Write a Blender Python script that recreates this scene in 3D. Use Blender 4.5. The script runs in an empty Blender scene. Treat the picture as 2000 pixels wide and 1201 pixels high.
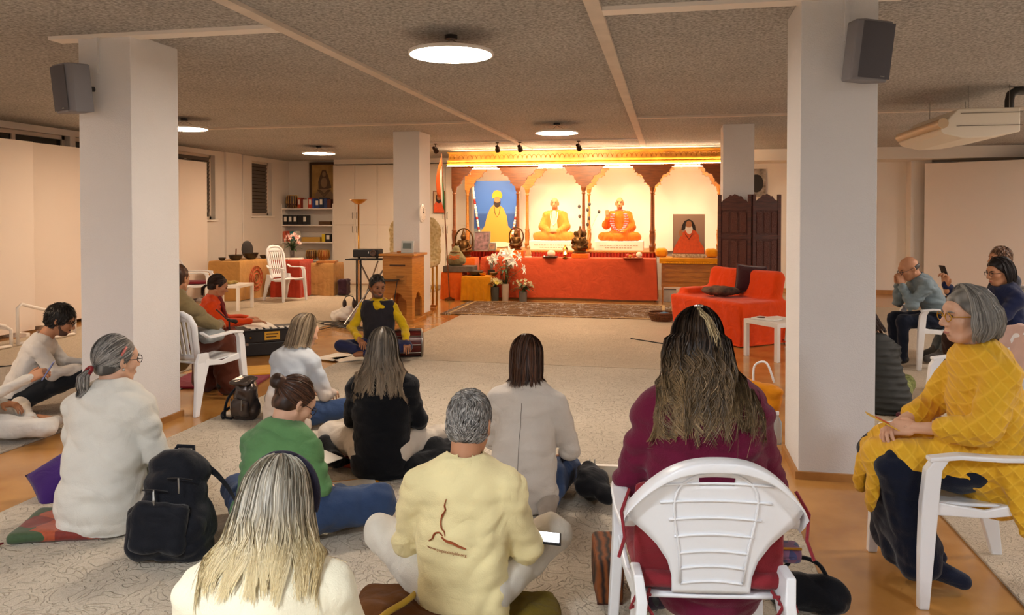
import bpy, bmesh, math, random
import numpy as np
import openvdb as vdb
from mathutils import Vector, Matrix, Euler, noise as mnoise
from mathutils.bvhtree import BVHTree

random.seed(7); rng = np.random.default_rng(7)
sc = bpy.context.scene
COL = sc.collection

# ------------------------------------------------------------------ camera
CAM_H = 1.70                       # phone held at standing eye height
YAW, PITCH, FPX = math.radians(11.5), math.radians(1.1), 1500.0
cam_d = bpy.data.cameras.new('camera'); cam = bpy.data.objects.new('camera', cam_d); COL.objects.link(cam)
cam.location = (0, 0, CAM_H)
cam.rotation_euler = (math.pi/2 - PITCH, 0, YAW)
cam_d.sensor_width = 36.0; cam_d.lens = 36.0*FPX/2000.0
cam_d.shift_y = -(600.5-450.0)/2000.0     # the photograph is the lower part of a taller frame
cam_d.clip_start = .05; cam_d.clip_end = 80
sc.camera = cam

# ------------------------------------------------------------------ world (night outside), exposure
w = bpy.data.worlds.new('night'); sc.world = w; w.use_nodes = True
w.node_tree.nodes['Background'].inputs[0].default_value = (.010, .012, .018, 1)
w.node_tree.nodes['Background'].inputs[1].default_value = .6
vs = sc.view_settings
vs.view_transform = 'Standard'; vs.look = 'None'; vs.gamma = 1.0; vs.use_curve_mapping = False
vs.exposure = 1.38
LAMP_WARM, LAMP_COOL = (1.0, .71, .47), (.90, .95, 1.0)
LAMP_POWER = 30.0

# ------------------------------------------------------------------ pixel -> place helpers (survey of the photograph)
_R = Vector((math.cos(YAW), math.sin(YAW), 0))
_F = Vector((-math.sin(YAW)*math.cos(PITCH), math.cos(YAW)*math.cos(PITCH), -math.sin(PITCH)))
_U = _R.cross(_F); _C = Vector((0, 0, CAM_H))
def ray(px, py): return _R*((px-1000)/FPX) + _U*((450-py)/FPX) + _F
def fl(px, py, z=0.0):
    d = ray(px, py); return _C + d*((z-CAM_H)/d.z)
def aty(px, py, Y):
    d = ray(px, py); return _C + d*(Y/d.y)
def atx(px, py, X):
    d = ray(px, py); return _C + d*(X/d.x)
def atw(px, py, wd): return _C + ray(px, py)*wd

# ------------------------------------------------------------------ materials
def lin(h):
    if isinstance(h, (tuple, list)): return tuple(h[:3])
    h = h.lstrip('#'); h = h if len(h) == 6 else ''.join(c+c for c in h); v = [int(h[i:i+2], 16)/255 for i in (0, 2, 4)]
    return tuple(c/12.92 if c <= .04045 else ((c+.055)/1.055)**2.4 for c in v)
MATS = {}
def mat(name, col, rough=.6, metal=0, vary=0, vscale=8, bump=0, bscale=60, col2=None, emit=None, estr=0, spec=.5, sheen=0, stretch=None, detail=4, trans=0, btype='noise', coat=0):
    """procedural material: base colour with noise variation towards col2 and a fine relief"""
    if name in MATS: return MATS[name]
    m = bpy.data.materials.new(name); m.use_nodes = True; nt = m.node_tree; N = nt.nodes; L = nt.links
    b = N['Principled BSDF']; c = lin(col)
    b.inputs['Base Color'].default_value = (*c, 1); b.inputs['Roughness'].default_value = rough; b.inputs['Metallic'].default_value = metal
    b.inputs['Specular IOR Level'].default_value = spec
    if sheen: b.inputs['Sheen Weight'].default_value = sheen
    if trans: b.inputs['Transmission Weight'].default_value = trans
    if coat: b.inputs['Coat Weight'].default_value = coat
    if emit is not None:
        b.inputs['Emission Color'].default_value = (*lin(emit), 1); b.inputs['Emission Strength'].default_value = estr
    tc = N.new('ShaderNodeTexCoord'); src = tc.outputs['Object']
    if stretch:
        mp = N.new('ShaderNodeMapping'); mp.inputs['Scale'].default_value = stretch; L.new(src, mp.inputs['Vector']); src = mp.outputs['Vector']
    if vary or col2:
        n = N.new('ShaderNodeTexNoise'); n.inputs['Scale'].default_value = vscale; n.inputs['Detail'].default_value = detail; L.new(src, n.inputs['Vector'])
        rp = N.new('ShaderNodeValToRGB'); rp.color_ramp.elements[0].position = .32; rp.color_ramp.elements[1].position = .68
        if col2: c2 = lin(col2)
        else: c2 = tuple(x*(1-vary) for x in c)
        rp.color_ramp.elements[0].color = (*c2, 1); rp.color_ramp.elements[1].color = (*c, 1)
        L.new(n.outputs['Fac'], rp.inputs['Fac']); L.new(rp.outputs['Color'], b.inputs['Base Color'])
    if bump:
        if btype == 'noise':
            n2 = N.new('ShaderNodeTexNoise'); n2.inputs['Scale'].default_value = bscale; n2.inputs['Detail'].default_value = 3; o = n2.outputs['Fac']
        elif btype == 'wave':
            n2 = N.new('ShaderNodeTexWave'); n2.inputs['Scale'].default_value = bscale; n2.inputs['Distortion'].default_value = 2; o = n2.outputs['Fac']
        else:
            n2 = N.new('ShaderNodeTexVoronoi'); n2.inputs['Scale'].default_value = bscale; o = n2.outputs['Distance']
        L.new(src, n2.inputs['Vector'])
        bp = N.new('ShaderNodeBump'); bp.inputs['Strength'].default_value = bump; bp.inputs['Distance'].default_value = .01
        L.new(o, bp.inputs['Height']); L.new(bp.outputs['Normal'], b.inputs['Normal'])
    MATS[name] = m; return m
def cloth(name, col, vary=.12, **k):
    a = dict(rough=.9, vary=vary, vscale=9, bump=.25, bscale=220, spec=.15, sheen=.15); a.update(k)
    if name in MATS: return MATS[name]
    m = mat(name, col, **a); nt = m.node_tree; N = nt.nodes; L = nt.links; b = N['Principled BSDF']
    # soft creases in the weave
    tc = [x for x in N if x.type == 'TEX_COORD'][0]; n = N.new('ShaderNodeTexNoise'); n.inputs['Scale'].default_value = 6.5; n.inputs['Detail'].default_value = 2; n.inputs['Distortion'].default_value = .6; L.new(tc.outputs['Object'], n.inputs['Vector'])
    s1 = N.new('ShaderNodeMath'); s1.operation = 'SUBTRACT'; s1.inputs[1].default_value = .5; L.new(n.outputs['Fac'], s1.inputs[0]); s2 = N.new('ShaderNodeMath'); s2.operation = 'ABSOLUTE'; L.new(s1.outputs[0], s2.inputs[0])
    bp = N.new('ShaderNodeBump'); bp.inputs['Strength'].default_value = .42; bp.inputs['Distance'].default_value = .05; L.new(s2.outputs[0], bp.inputs['Height'])
    fine = b.inputs['Normal'].links[0].from_node if b.inputs['Normal'].links else None
    if fine: L.new(fine.outputs['Normal'], bp.inputs['Normal'])
    L.new(bp.outputs['Normal'], b.inputs['Normal']); return m
def wood(name, col, col2, rough=.4, stretch=(1, 1, 9), vscale=5):
    return mat(name, col, rough=rough, col2=col2, vscale=vscale, stretch=stretch, detail=6, bump=.08, bscale=30)

# ------------------------------------------------------------------ objects, tags
def tag(o, label=None, cat=None, group=None, kind=None):
    if label: o['label'] = label
    if cat: o['category'] = cat
    if group: o['group'] = group
    if kind: o['kind'] = kind
    return o
def empty(name, loc=(0, 0, 0), rz=0, label=None, cat=None, group=None, scale=1):
    o = bpy.data.objects.new(name, None); COL.objects.link(o); o.empty_display_size = .1
    o.location = loc; o.rotation_euler = (0, 0, rz)
    if scale != 1: o.scale = (scale,)*3
    return tag(o, label, cat, group)
def link(name, me, mats=None, parent=None, smooth=None):
    if mats is not None:
        for m in (mats if isinstance(mats, (list, tuple)) else [mats]): me.materials.append(m)
    o = bpy.data.objects.new(name, me); COL.objects.link(o)
    if parent is not None: o.parent = parent
    if smooth is True: me.shade_smooth()
    elif smooth: 
        me.shade_smooth(); me.set_sharp_from_angle(angle=math.radians(smooth))
    return o
def copy_tree(o, parent=None):
    c = o.copy(); COL.objects.link(c); c.parent = parent
    for ch in list(o.children): copy_tree(ch, c)
    return c

class MB:
    """collects simple solids into ONE mesh"""
    def __init__(s): s.v = []; s.f = []; s.mi = []; s.cur = 0
    def add(s, vs_, fs):
        n = len(s.v); s.v += [tuple(p) for p in vs_]; s.f += [tuple(i+n for i in f) for f in fs]; s.mi += [s.cur]*len(fs); return s
    def box(s, c, d, rot=None, bev=0):
        hx, hy, hz = d[0]/2, d[1]/2, d[2]/2
        if bev:
            b = min(bev, hx*.95, hy*.95, hz*.95); bm = bmesh.new()
            bmesh.ops.create_cube(bm, size=1)
            for v in bm.verts: v.co = Vector((v.co.x*d[0], v.co.y*d[1], v.co.z*d[2]))
            bmesh.ops.bevel(bm, geom=bm.edges[:], offset=b, segments=2, affect='EDGES', profile=.6)
            bm.verts.index_update(); vs_ = [v.co.copy() for v in bm.verts]; fs = [[v.index for v in f.verts] for f in bm.faces]; bm.free()
        else:
            vs_ = [Vector((x, y, z)) for x in (-hx, hx) for y in (-hy, hy) for z in (-hz, hz)]
            fs = [(0, 1, 3, 2), (4, 6, 7, 5), (0, 4, 5, 1), (2, 3, 7, 6), (0, 2, 6, 4), (1, 5, 7, 3)]
        M = rot.to_matrix() if isinstance(rot, Euler) else (Euler(rot).to_matrix() if rot else None)
        c = Vector(c)
        return s.add([(M@v if M else v)+c for v in vs_], fs)
    def mm(s, a, b, bev=0):   # box by min / max
        return s.box([(a[i]+b[i])/2 for i in range(3)], [abs(b[i]-a[i]) for i in range(3)], None, bev)
    def tube(s, pts, r, seg=8, cap=True, flat=None):
        pts = [Vector(p) for p in pts]; n = len(pts); rs = r if isinstance(r, (list, tuple)) else [r]*n
        t0 = (pts[1]-pts[0]).normalized(); up = Vector((0, 0, 1)) if abs(t0.z) < .9 else Vector((1, 0, 0))
        x = t0.cross(up).normalized(); vs_ = []
        for i in range(n):
            t = (pts[min(i+1, n-1)]-pts[max(i-1, 0)]).normalized(); x = (x - t*x.dot(t))
            x = x.normalized() if x.length > 1e-6 else t.orthogonal().normalized(); y = t.cross(x)
            for k in range(seg):
                a = 2*math.pi*k/seg; vs_.append(pts[i]+x*math.cos(a)*rs[i]+y*math.sin(a)*rs[i]*(flat or 1))
        fs = [(i*seg+k, i*seg+(k+1) % seg, (i+1)*seg+(k+1) % seg, (i+1)*seg+k) for i in range(n-1) for k in range(seg)]
        if cap: fs += [tuple(range(seg))[::-1], tuple((n-1)*seg+k for k in range(seg))]
        return s.add(vs_, fs)
    def lathe(s, prof, c=(0, 0, 0), seg=20, M=None):
        vs_ = []; c = Vector(c)
        for (r, z) in prof:
            for k in range(seg):
                a = 2*math.pi*k/seg; p = Vector((r*math.cos(a), r*math.sin(a), z)); vs_.append((M@p if M else p)+c)
        n = len(prof); fs = [(i*seg+k, i*seg+(k+1) % seg, (i+1)*seg+(k+1) % seg, (i+1)*seg+k) for i in range(n-1) for k in range(seg)]
        if prof[0][0] > 1e-6: fs.append(tuple(range(seg))[::-1])
        if prof[-1][0] > 1e-6: fs.append(tuple((n-1)*seg+k for k in range(seg)))
        return s.add(vs_, fs)
    def ball(s, c, r, seg=12, M=None):
        rr = r if isinstance(r, (list, tuple)) else (r, r, r); vs_ = []; h = seg//2; c = Vector(c)
        for i in range(h+1):
            a = math.pi*i/h
            for k in range(seg):
                b = 2*math.pi*k/seg; p = Vector((rr[0]*math.sin(a)*math.cos(b), rr[1]*math.sin(a)*math.sin(b), -rr[2]*math.cos(a))); vs_.append((M@p if M else p)+c)
        return s.add(vs_, [(i*seg+k, i*seg+(k+1) % seg, (i+1)*seg+(k+1) % seg, (i+1)*seg+k) for i in range(h) for k in range(seg)])
    def prism(s, poly, y0, y1, ax='xz'):
        """polygon in a plane extruded: 'xz' along y, 'xy' along z, 'yz' along x"""
        n = len(poly)
        def P(p, t): return {'xz': (p[0], t, p[1]), 'xy': (p[0], p[1], t), 'yz': (t, p[0], p[1])}[ax]
        vs_ = [P(p, y0) for p in poly]+[P(p, y1) for p in poly]
        fs = [tuple(range(n))[::-1], tuple(range(n, 2*n))]+[(i, (i+1) % n, n+(i+1) % n, n+i) for i in range(n)]
        return s.add(vs_, fs)
    def grid(s, fn, nu, nv, closed_u=False):
        vs_ = [fn(i/(nu if closed_u else nu-1), j/(nv-1)) for j in range(nv) for i in range(nu)]
        fs = []
        for j in range(nv-1):
            for i in range(nu if closed_u else nu-1):
                a = j*nu+i; b = j*nu+(i+1) % nu; fs.append((a, b, b+nu, a+nu))
        return s.add(vs_, fs)
    def build(s, name, m, parent=None, smooth=None, fix=True):
        me = bpy.data.meshes.new(name); me.from_pydata(s.v, [], s.f)
        mi = s.mi
        if any(mi): me.polygons.foreach_set('material_index', mi)
        if fix:
            bm = bmesh.new(); bm.from_mesh(me); bmesh.ops.remove_doubles(bm, verts=bm.verts[:], dist=1e-6)
            bmesh.ops.recalc_face_normals(bm, faces=bm.faces[:])
            tri = [f for f in bm.faces if len(f.verts) > 4]
            if tri: bmesh.ops.triangulate(bm, faces=tri)
            bm.to_mesh(me); bm.free()
        return link(name, me, m, parent, smooth)
def solid(o, th, off=-1):
    md = o.modifiers.new('thickness', 'SOLIDIFY'); md.thickness = th; md.offset = off; return o

# ------------------------------------------------------------------ implicit surfaces (bodies, cloth, cushions)
def V3(p): return np.array(p, dtype=float)
class SDF:
    def __init__(s, k=.03): s.p = []; s.k = k
    def rc(s, a, b, ra, rb, flat=None, dr=None, k=None, sub=False):
        """tapered capsule, optionally squashed by 'flat' along direction dr"""
        s.p.append(('rc', V3(a), V3(b), ra, rb, flat, None if dr is None else V3(dr)/np.linalg.norm(dr), k, sub)); return s
    def el(s, c, r, R=None, k=None, sub=False):
        r = V3(r) if not np.isscalar(r) else V3((r, r, r)); s.p.append(('el', V3(c), r, None if R is None else np.array(R), None, None, None, k, sub)); return s
    def bx(s, c, h, rr=.01, R=None, k=None, sub=False):
        s.p.append(('bx', V3(c), V3(h), rr, None if R is None else np.array(R), None, None, k, sub)); return s
    def chain(s, pts, rs, **k):
        for i in range(len(pts)-1): s.rc(pts[i], pts[i+1], rs[i], rs[i+1], **k)
        return s
    @staticmethod
    def bbox(p):
        if p[0] == 'rc':
            m = max(p[3], p[4])*max(1, p[5] or 1); return np.minimum(p[1], p[2])-m, np.maximum(p[1], p[2])+m
        if p[0] == 'el':
            m = p[2].max() if p[3] is not None else p[2]; return p[1]-m, p[1]+m
        m = np.linalg.norm(p[2]) if p[4] is not None else p[2]; return p[1]-m, p[1]+m
    @staticmethod
    def ev(p, X, Y, Z):
        if p[0] == 'rc':
            _, a, b, ra, rb, flat, dr, _, _ = p
            x, y, z = X-a[0], Y-a[1], Z-a[2]; ba = b-a; sc_ = 1
            if flat is not None:
                t = (x*dr[0]+y*dr[1]+z*dr[2])*(1/flat-1); x = x+t*dr[0]; y = y+t*dr[1]; z = z+t*dr[2]
                ba = ba+dr*(ba@dr)*(1/flat-1); sc_ = min(flat, 1)
            h = np.clip((x*ba[0]+y*ba[1]+z*ba[2])/max(ba@ba, 1e-9), 0, 1)
            return (np.sqrt((x-ba[0]*h)**2+(y-ba[1]*h)**2+(z-ba[2]*h)**2)-(ra+(rb-ra)*h))*sc_
        if p[0] == 'el':
            _, c, r, R = p[:4]; x, y, z = X-c[0], Y-c[1], Z-c[2]
            if R is not None: x, y, z = (R[0][i]*x+R[1][i]*y+R[2][i]*z for i in range(3))
            k0 = np.sqrt((x/r[0])**2+(y/r[1])**2+(z/r[2])**2); k1 = np.sqrt((x/r[0]**2)**2+(y/r[1]**2)**2+(z/r[2]**2)**2)
            return k0*(k0-1)/np.maximum(k1, 1e-6)
        _, c, h, rr, R = p[:5]; x, y, z = X-c[0], Y-c[1], Z-c[2]
        if R is not None: x, y, z = (R[0][i]*x+R[1][i]*y+R[2][i]*z for i in range(3))
        qx, qy, qz = np.abs(x)-(h[0]-rr), np.abs(y)-(h[1]-rr), np.abs(z)-(h[2]-rr)
        return np.sqrt(np.maximum(qx, 0)**2+np.maximum(qy, 0)**2+np.maximum(qz, 0)**2)+np.minimum(np.maximum(qx, np.maximum(qy, qz)), 0)-rr
    def mesh(s, vox, disp=None, clip=None):
        """-> verts, quads. disp(P, N) moves vertices, clip=(point, normal) planes cut open"""
        bb = [s.bbox(p) for p in s.p if not p[8]]
        lo = np.min([b[0] for b in bb], 0)-4*vox; hi = np.max([b[1] for b in bb], 0)+4*vox
        n = np.ceil((hi-lo)/vox).astype(int)+1; G = np.full(n, 3*vox+.05, np.float32)
        ax = [lo[i]+vox*np.arange(n[i]) for i in range(3)]
        for p in s.p:
            k = s.k if p[7] is None else p[7]; a, b = s.bbox(p); m = k+3*vox
            i0 = np.clip(np.floor((a-m-lo)/vox).astype(int), 0, n); i1 = np.clip(np.ceil((b+m-lo)/vox).astype(int)+1, 0, n)
            if np.any(i1 <= i0): continue
            sl = tuple(slice(i0[i], i1[i]) for i in range(3))
            X = ax[0][sl[0]][:, None, None]; Y = ax[1][sl[1]][None, :, None]; Z = ax[2][sl[2]][None, None, :]
            d = s.ev(p, X, Y, Z); g = G[sl]
            if p[8]:
                h = np.clip(.5-.5*(g+d)/max(k, 1e-5), 0, 1); G[sl] = g+(-d-g)*h+k*h*(1-h)
            else:
                h = np.clip(.5+.5*(d-g)/max(k, 1e-5), 0, 1); G[sl] = d+(g-d)*h-k*h*(1-h)
        if clip:
            for (pt, nr) in clip:
                G = np.maximum(G, (ax[0][:, None, None]-pt[0])*nr[0]+(ax[1][None, :, None]-pt[1])*nr[1]+(ax[2][None, None, :]-pt[2])*nr[2])
        g = vdb.FloatGrid(1.0); g.copyFromArray(G.astype(np.float32)); v, q = g.convertToQuads(0.0)
        v = v*vox+lo; q = np.array(q)[:, ::-1].astype(np.int32)
        if disp is not None:
            N = vnormals(v, q); v = v+disp(v, N)
        return v.astype(float), q
def vnormals(v, q):
    fn = np.cross(v[q[:, 2]]-v[q[:, 0]], v[q[:, 3]]-v[q[:, 1]]); N = np.zeros_like(v)
    for i in range(4): np.add.at(N, q[:, i], fn)
    return N/np.maximum(np.linalg.norm(N, axis=1, keepdims=True), 1e-9)
def nz(P, sc_, seed=0):
    """cheap smooth pseudo-noise in [-1,1] for arrays of points"""
    r = np.random.default_rng(seed); out = 0
    Q = P*sc_
    Q = Q+.35*np.sin(Q[:, [1, 2, 0]]*1.7+r.uniform(0, 6, 3))
    for i in range(5):
        d = r.normal(size=3); d /= np.linalg.norm(d); out = out+np.sin(Q@d*(1+.35*i)+r.uniform(0, 6.28))
    return out/3.2
def folds(amp=.006, sc_=14, seed=0, stretch=(1, 1, 1), amp2=None):
    st = np.array(stretch)
    def f(v, N):
        a = nz(v*st, sc_, seed); b = nz(v*st, sc_*2.3, seed+1)
        rdg = (1-np.abs(a)*1.6)
        return N*((amp*rdg+ (amp*.35 if amp2 is None else amp2)*b)[:, None])
    return f
def qmesh(name, parts, m, parent=None, M=None):
    """list of (verts, quads) -> one smooth mesh object"""
    vs_ = []; qs = []; n = 0
    for v, q in parts: vs_.append(v); qs.append(q+n); n += len(v)
    v = np.concatenate(vs_); q = np.concatenate(qs)
    if M is not None: v = v@np.array(M.to_3x3()).T+np.array(M.translation)
    me = bpy.data.meshes.new(name); me.vertices.add(len(v)); me.vertices.foreach_set('co', v.astype(np.float32).ravel())
    me.loops.add(q.size); me.loops.foreach_set('vertex_index', q.ravel()); me.polygons.add(len(q))
    me.polygons.foreach_set('loop_start', np.arange(0, q.size, q.shape[1], dtype=np.int32)); me.update(calc_edges=True)
    me.shade_smooth()
    return link(name, me, m, parent)
def sdf_obj(name, S, vox, m, parent=None, disp=None, clip=None, M=None):
    return qmesh(name, [S.mesh(vox, disp, clip)], m, parent, M)
def rotm(rx=0, ry=0, rz=0): return np.array(Euler((rx, ry, rz)).to_matrix())

# ================================================================== THE ROOM
XL, XR, YB, YF, HC = -9.6, 9.0, 17.9, -5.0, 3.1
M_wall = mat('wall_paint', '#e9e2da', .85, vary=.04, vscale=1.5, bump=.25, bscale=140)
M_panel = mat('panel_white', '#e8ddd3', .8, vary=.03, vscale=1, bump=.15, bscale=160)
M_col = mat('column_paint', '#e4e3e4', .85, vary=.03, vscale=2, bump=.35, bscale=120)
M_white = mat('white_paint', '#efe9e2', .55)
M_trimw = mat('ceiling_batten', '#ddd2c6', .8, vary=.12, vscale=5)
M_skirt = mat('oak_skirting', '#b98448', .45, col2='#9c6a35', vscale=6)
M_frame = mat('window_frame', '#d8cabb', .5)
M_glassn = mat('night_glass', '#0d0d10', .08, spec=.6)
M_metal = mat('brushed_metal', '#9a9894', .35, metal=1)
M_black = mat('black_plastic', '#17171a', .45)
M_wplast = mat('white_plastic', '#eceef2', .35, spec=.5)

def ceiling_mat():
    m = mat('ceiling_woodwool', '#dad9d7', .95, col2='#95928d', vscale=42, bump=.9, bscale=110)
    nt = m.node_tree; b = nt.nodes['Principled BSDF']
    # broad stains on top of the fine fibre speckle
    n = nt.nodes.new('ShaderNodeTexNoise'); n.inputs['Scale'].default_value = .9; n.inputs['Detail'].default_value = 3
    tc = [x for x in nt.nodes if x.type == 'TEX_COORD'][0]; nt.links.new(tc.outputs['Object'], n.inputs['Vector'])
    mx = nt.nodes.new('ShaderNodeMix'); mx.data_type = 'RGBA'; mx.blend_type = 'MULTIPLY'; mx.inputs[0].default_value = .3
    old = b.inputs['Base Color'].links[0].from_socket
    nt.links.new(old, mx.inputs[6]); nt.links.new(n.outputs['Fac'], mx.inputs[7]); 
    g = nt.nodes.new('ShaderNodeBrightContrast'); g.inputs['Bright'].default_value = .25; nt.links.new(mx.outputs[2], g.inputs['Color']); 
    nt.links.new(mx.outputs[2], b.inputs['Base Color'])
    return m
def floor_mat():
    m = mat('cork_floor', '#c38f4e', .22, col2='#a9763a', vscale=3, detail=8, spec=.5, coat=.2)
    nt = m.node_tree; b = nt.nodes['Principled BSDF']
    return m
def carpet_mat(name, c1, c2, scale=20, dark='#a8977f'):
    """cut-pile carpet with an embossed scrolling pattern"""
    m = bpy.data.materials.new(name); m.use_nodes = True; nt = m.node_tree; N = nt.nodes; L = nt.links; b = N['Principled BSDF']
    b.inputs['Roughness'].default_value = .97; b.inputs['Specular IOR Level'].default_value = .1
    tc = N.new('ShaderNodeTexCoord'); wn = N.new('ShaderNodeTexNoise'); wn.inputs['Scale'].default_value = 5; wn.inputs['Detail'].default_value = 1
    L.new(tc.outputs['Object'], wn.inputs['Vector'])
    ad = N.new('ShaderNodeMix'); ad.data_type = 'RGBA'; ad.blend_type = 'ADD'; ad.inputs[0].default_value = .35
    L.new(tc.outputs['Object'], ad.inputs[6]); L.new(wn.outputs['Color'], ad.inputs[7])
    n1 = N.new('ShaderNodeTexNoise'); n1.inputs['Scale'].default_value = scale; n1.inputs['Detail'].default_value = .6; L.new(ad.outputs[2], n1.inputs['Vector'])
    # thin winding lines: |noise-.5| near zero
    sb = N.new('ShaderNodeMath'); sb.operation = 'SUBTRACT'; sb.inputs[1].default_value = .5; L.new(n1.outputs['Fac'], sb.inputs[0])
    ab = N.new('ShaderNodeMath'); ab.operation = 'ABSOLUTE'; L.new(sb.outputs[0], ab.inputs[0])
    rp = N.new('ShaderNodeValToRGB'); rp.color_ramp.elements[0].position = .0; rp.color_ramp.elements[0].color = (0, 0, 0, 1); rp.color_ramp.elements[1].position = .035; rp.color_ramp.elements[1].color = (1, 1, 1, 1)
    L.new(ab.outputs[0], rp.inputs['Fac'])
    n2 = N.new('ShaderNodeTexNoise'); n2.inputs['Scale'].default_value = 260; n2.inputs['Detail'].default_value = 3; L.new(tc.outputs['Object'], n2.inputs['Vector'])
    r2 = N.new('ShaderNodeValToRGB'); r2.color_ramp.elements[0].color = (*lin(c2), 1); r2.color_ramp.elements[1].color = (*lin(c1), 1); r2.color_ramp.elements[0].position = .3; r2.color_ramp.elements[1].position = .62
    L.new(n2.outputs['Fac'], r2.inputs['Fac'])
    n3 = N.new('ShaderNodeTexNoise'); n3.inputs['Scale'].default_value = 1.1; n3.inputs['Detail'].default_value = 4; L.new(tc.outputs['Object'], n3.inputs['Vector'])
    mx = N.new('ShaderNodeMix'); mx.data_type = 'RGBA'; mx.inputs[6].default_value = (*lin(dark), 1)
    r3 = N.new('ShaderNodeMapRange'); r3.inputs['To Min'].default_value = .66; r3.inputs['To Max'].default_value = 1; L.new(rp.outputs['Color'], r3.inputs['Value'])
    L.new(r3.outputs[0], mx.inputs[0]); L.new(r2.outputs['Color'], mx.inputs[7])
    m3 = N.new('ShaderNodeMix'); m3.data_type = 'RGBA'; m3.blend_type = 'MULTIPLY'; m3.inputs[0].default_value = .22; L.new(mx.outputs[2], m3.inputs[6]); L.new(n3.outputs['Fac'], m3.inputs[7])
    L.new(m3.outputs[2], b.inputs['Base Color'])
    hm = N.new('ShaderNodeMath'); hm.operation = 'MULTIPLY_ADD'; hm.inputs[1].default_value = 1.4; L.new(rp.outputs['Color'], hm.inputs[0]); L.new(n2.outputs['Fac'], hm.inputs[2])
    bp = N.new('ShaderNodeBump'); bp.inputs['Strength'].default_value = .8; bp.inputs['Distance'].default_value = .008; L.new(hm.outputs[0], bp.inputs['Height']); L.new(bp.outputs['Normal'], b.inputs['Normal'])
    return m
def struct(name, mb, m, parent=None, smooth=None):
    o = mb.build(name, m, parent, smooth)
    if parent is None: o['kind'] = 'structure'
    return o

struct('floor', MB().mm((XL-.3, YF-.2, -.2), (XR+.3, YB+.5, 0)), floor_mat())
struct('ceiling', MB().mm((XL-.3, YF-.2, HC), (XR+.3, YB+.5, HC+.2)), ceiling_mat())
struct('wall_rear', MB().mm((XL-.3, YF-.2, 0), (XR+.3, YF, HC)), M_wall)
struct('wall_right', MB().mm((XR, YF, 0), (XR+.2, YB+.4, HC)), M_wall)
# left wall with window openings (y ranges), sill 1.62, head 3.0
WIN = [(8.9, 10.90, 1.4), (11.02, 12.9, 1.4), (13.25, 15.0, 1.62), (16.5, 17.42, 1.70)]
m = MB(); last = YF
for (a, b, s_) in WIN:
    m.mm((XL-.25, last, 0), (XL, a, HC)); m.mm((XL-.25, a, 0), (XL, b, s_)); m.mm((XL-.25, a, 3.0), (XL, b, HC)); last = b
m.mm((XL-.25, last, 0), (XL, YB+.4, HC))
struct('wall_left', m, M_wall)
for i, (a, b, s_) in enumerate(WIN):
    o = empty('window_%d' % (i+1), (XL, (a+b)/2, s_)); o['kind'] = 'structure'; hw = (b-a)/2; hh = 3.0-s_
    f = MB()
    for y in (-hw+.03, hw-.03): f.mm((-.16, y-.03, 0), (-.10, y+.03, hh))
    f.mm((-.16, -hw, 0), (-.10, hw, .06)); f.mm((-.16, -hw, hh-.06), (-.10, hw, hh))
    if hw > .7: f.mm((-.155, -.035, .06), (-.105, .035, hh-.06))
    f.build('window_frame', M_frame, o)
    MB().mm((-.14, -hw+.05, .05), (-.13, hw-.05, hh-.05)).build('pane', M_glassn, o)
    MB().mm((-.16, -hw-.05, -.035), (.05, hw+.05, 0), .006).build('sill', M_white, o)
    if i >= 2:
        for j in range(14): MB().box((-.11, -hw+.06, hh-.06) if 0 else (-.095, 0, hh-.09-j*.085), (.006, 2*hw-.14, .075), (0, .25, 0)).build('blind_slat', mat('blind_grey', '#5b534d', .7), o)
struct('trim_1', MB().mm((XL, 15.35, 0), (XL+.05, 15.98, HC)), M_wall)
o = MB().tube([(XL+.035, 16.03, 0), (XL+.035, 16.03, HC)], .022, 10).build('heating_pipe', M_white, None, True)
tag(o, 'thin white heating pipe running up the left wall between the windows', 'pipe')
# back wall: niche on the left, then plain
struct('wall_back', MB().mm((XL, YB+.4, 0), (XR, YB+.6, HC)).mm((-8.2, YB+.05, 2.98), (-4.6, YB+.4, HC)).mm((-4.7, YB+.02, 0), (XR, YB+.4, HC)), M_wall)
struct('trim_2', MB().mm((1.35, 16.9, 2.86), (XR, YB+.02, HC)), M_wall)
struct('trim_3', MB().mm((5.02, YB-.32, 0), (5.42, YB+.02, 2.86)), M_wall)
struct('baseboard_back', MB().mm((1.2, YB-.005, 0), (XR, YB+.02, .09)), M_skirt)
struct('baseboard_left', MB().mm((XL, 7, 0), (XL+.015, 15.3, .08)), M_skirt)

# ceiling battens (flat cover strips)
k = 4
for x in (-2.8, -.49): struct('trim_%d' % k, MB().mm((x-.05, YF, HC-.03), (x+.05, 15.7, HC)), M_trimw); k += 1
for (x0, x1, y, wd) in [(-4.75, -2.85, 5.25, .14), (-.44, 1.45, 5.25, .14), (-9.5, -2.85, 11.05, .10), (-.44, 9, 11.05, .10), (-9.5, -4.6, -1, .14)]:
    struct('trim_%d' % k, MB().mm((x0, y-wd/2, HC-.028), (x1, y+wd/2, HC)), M_trimw if y > 6 else M_white); k += 1

# columns
for i, (x, y, lbl) in enumerate([(-4.275, 5.5, ''), (1.06, 5.5, ''), (-4.275, 12.48, ''), (1.05, 12.5, '')]):
    o = struct('column_%d' % (i+1), MB().box((x, y, HC/2), (.46, .58, HC), None, .006), M_col)
    b = MB()
    b.mm((x-.25, y-.31, 0), (x+.25, y-.29, .05)); b.mm((x-.25, y+.29, 0), (x+.25, y+.31, .05))
    b.mm((x-.25, y-.29, 0), (x-.23, y+.29, .05)); b.mm((x+.23, y-.29, 0), (x+.25, y+.29, .05))
    b.build('baseboard', M_skirt, o)

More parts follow.
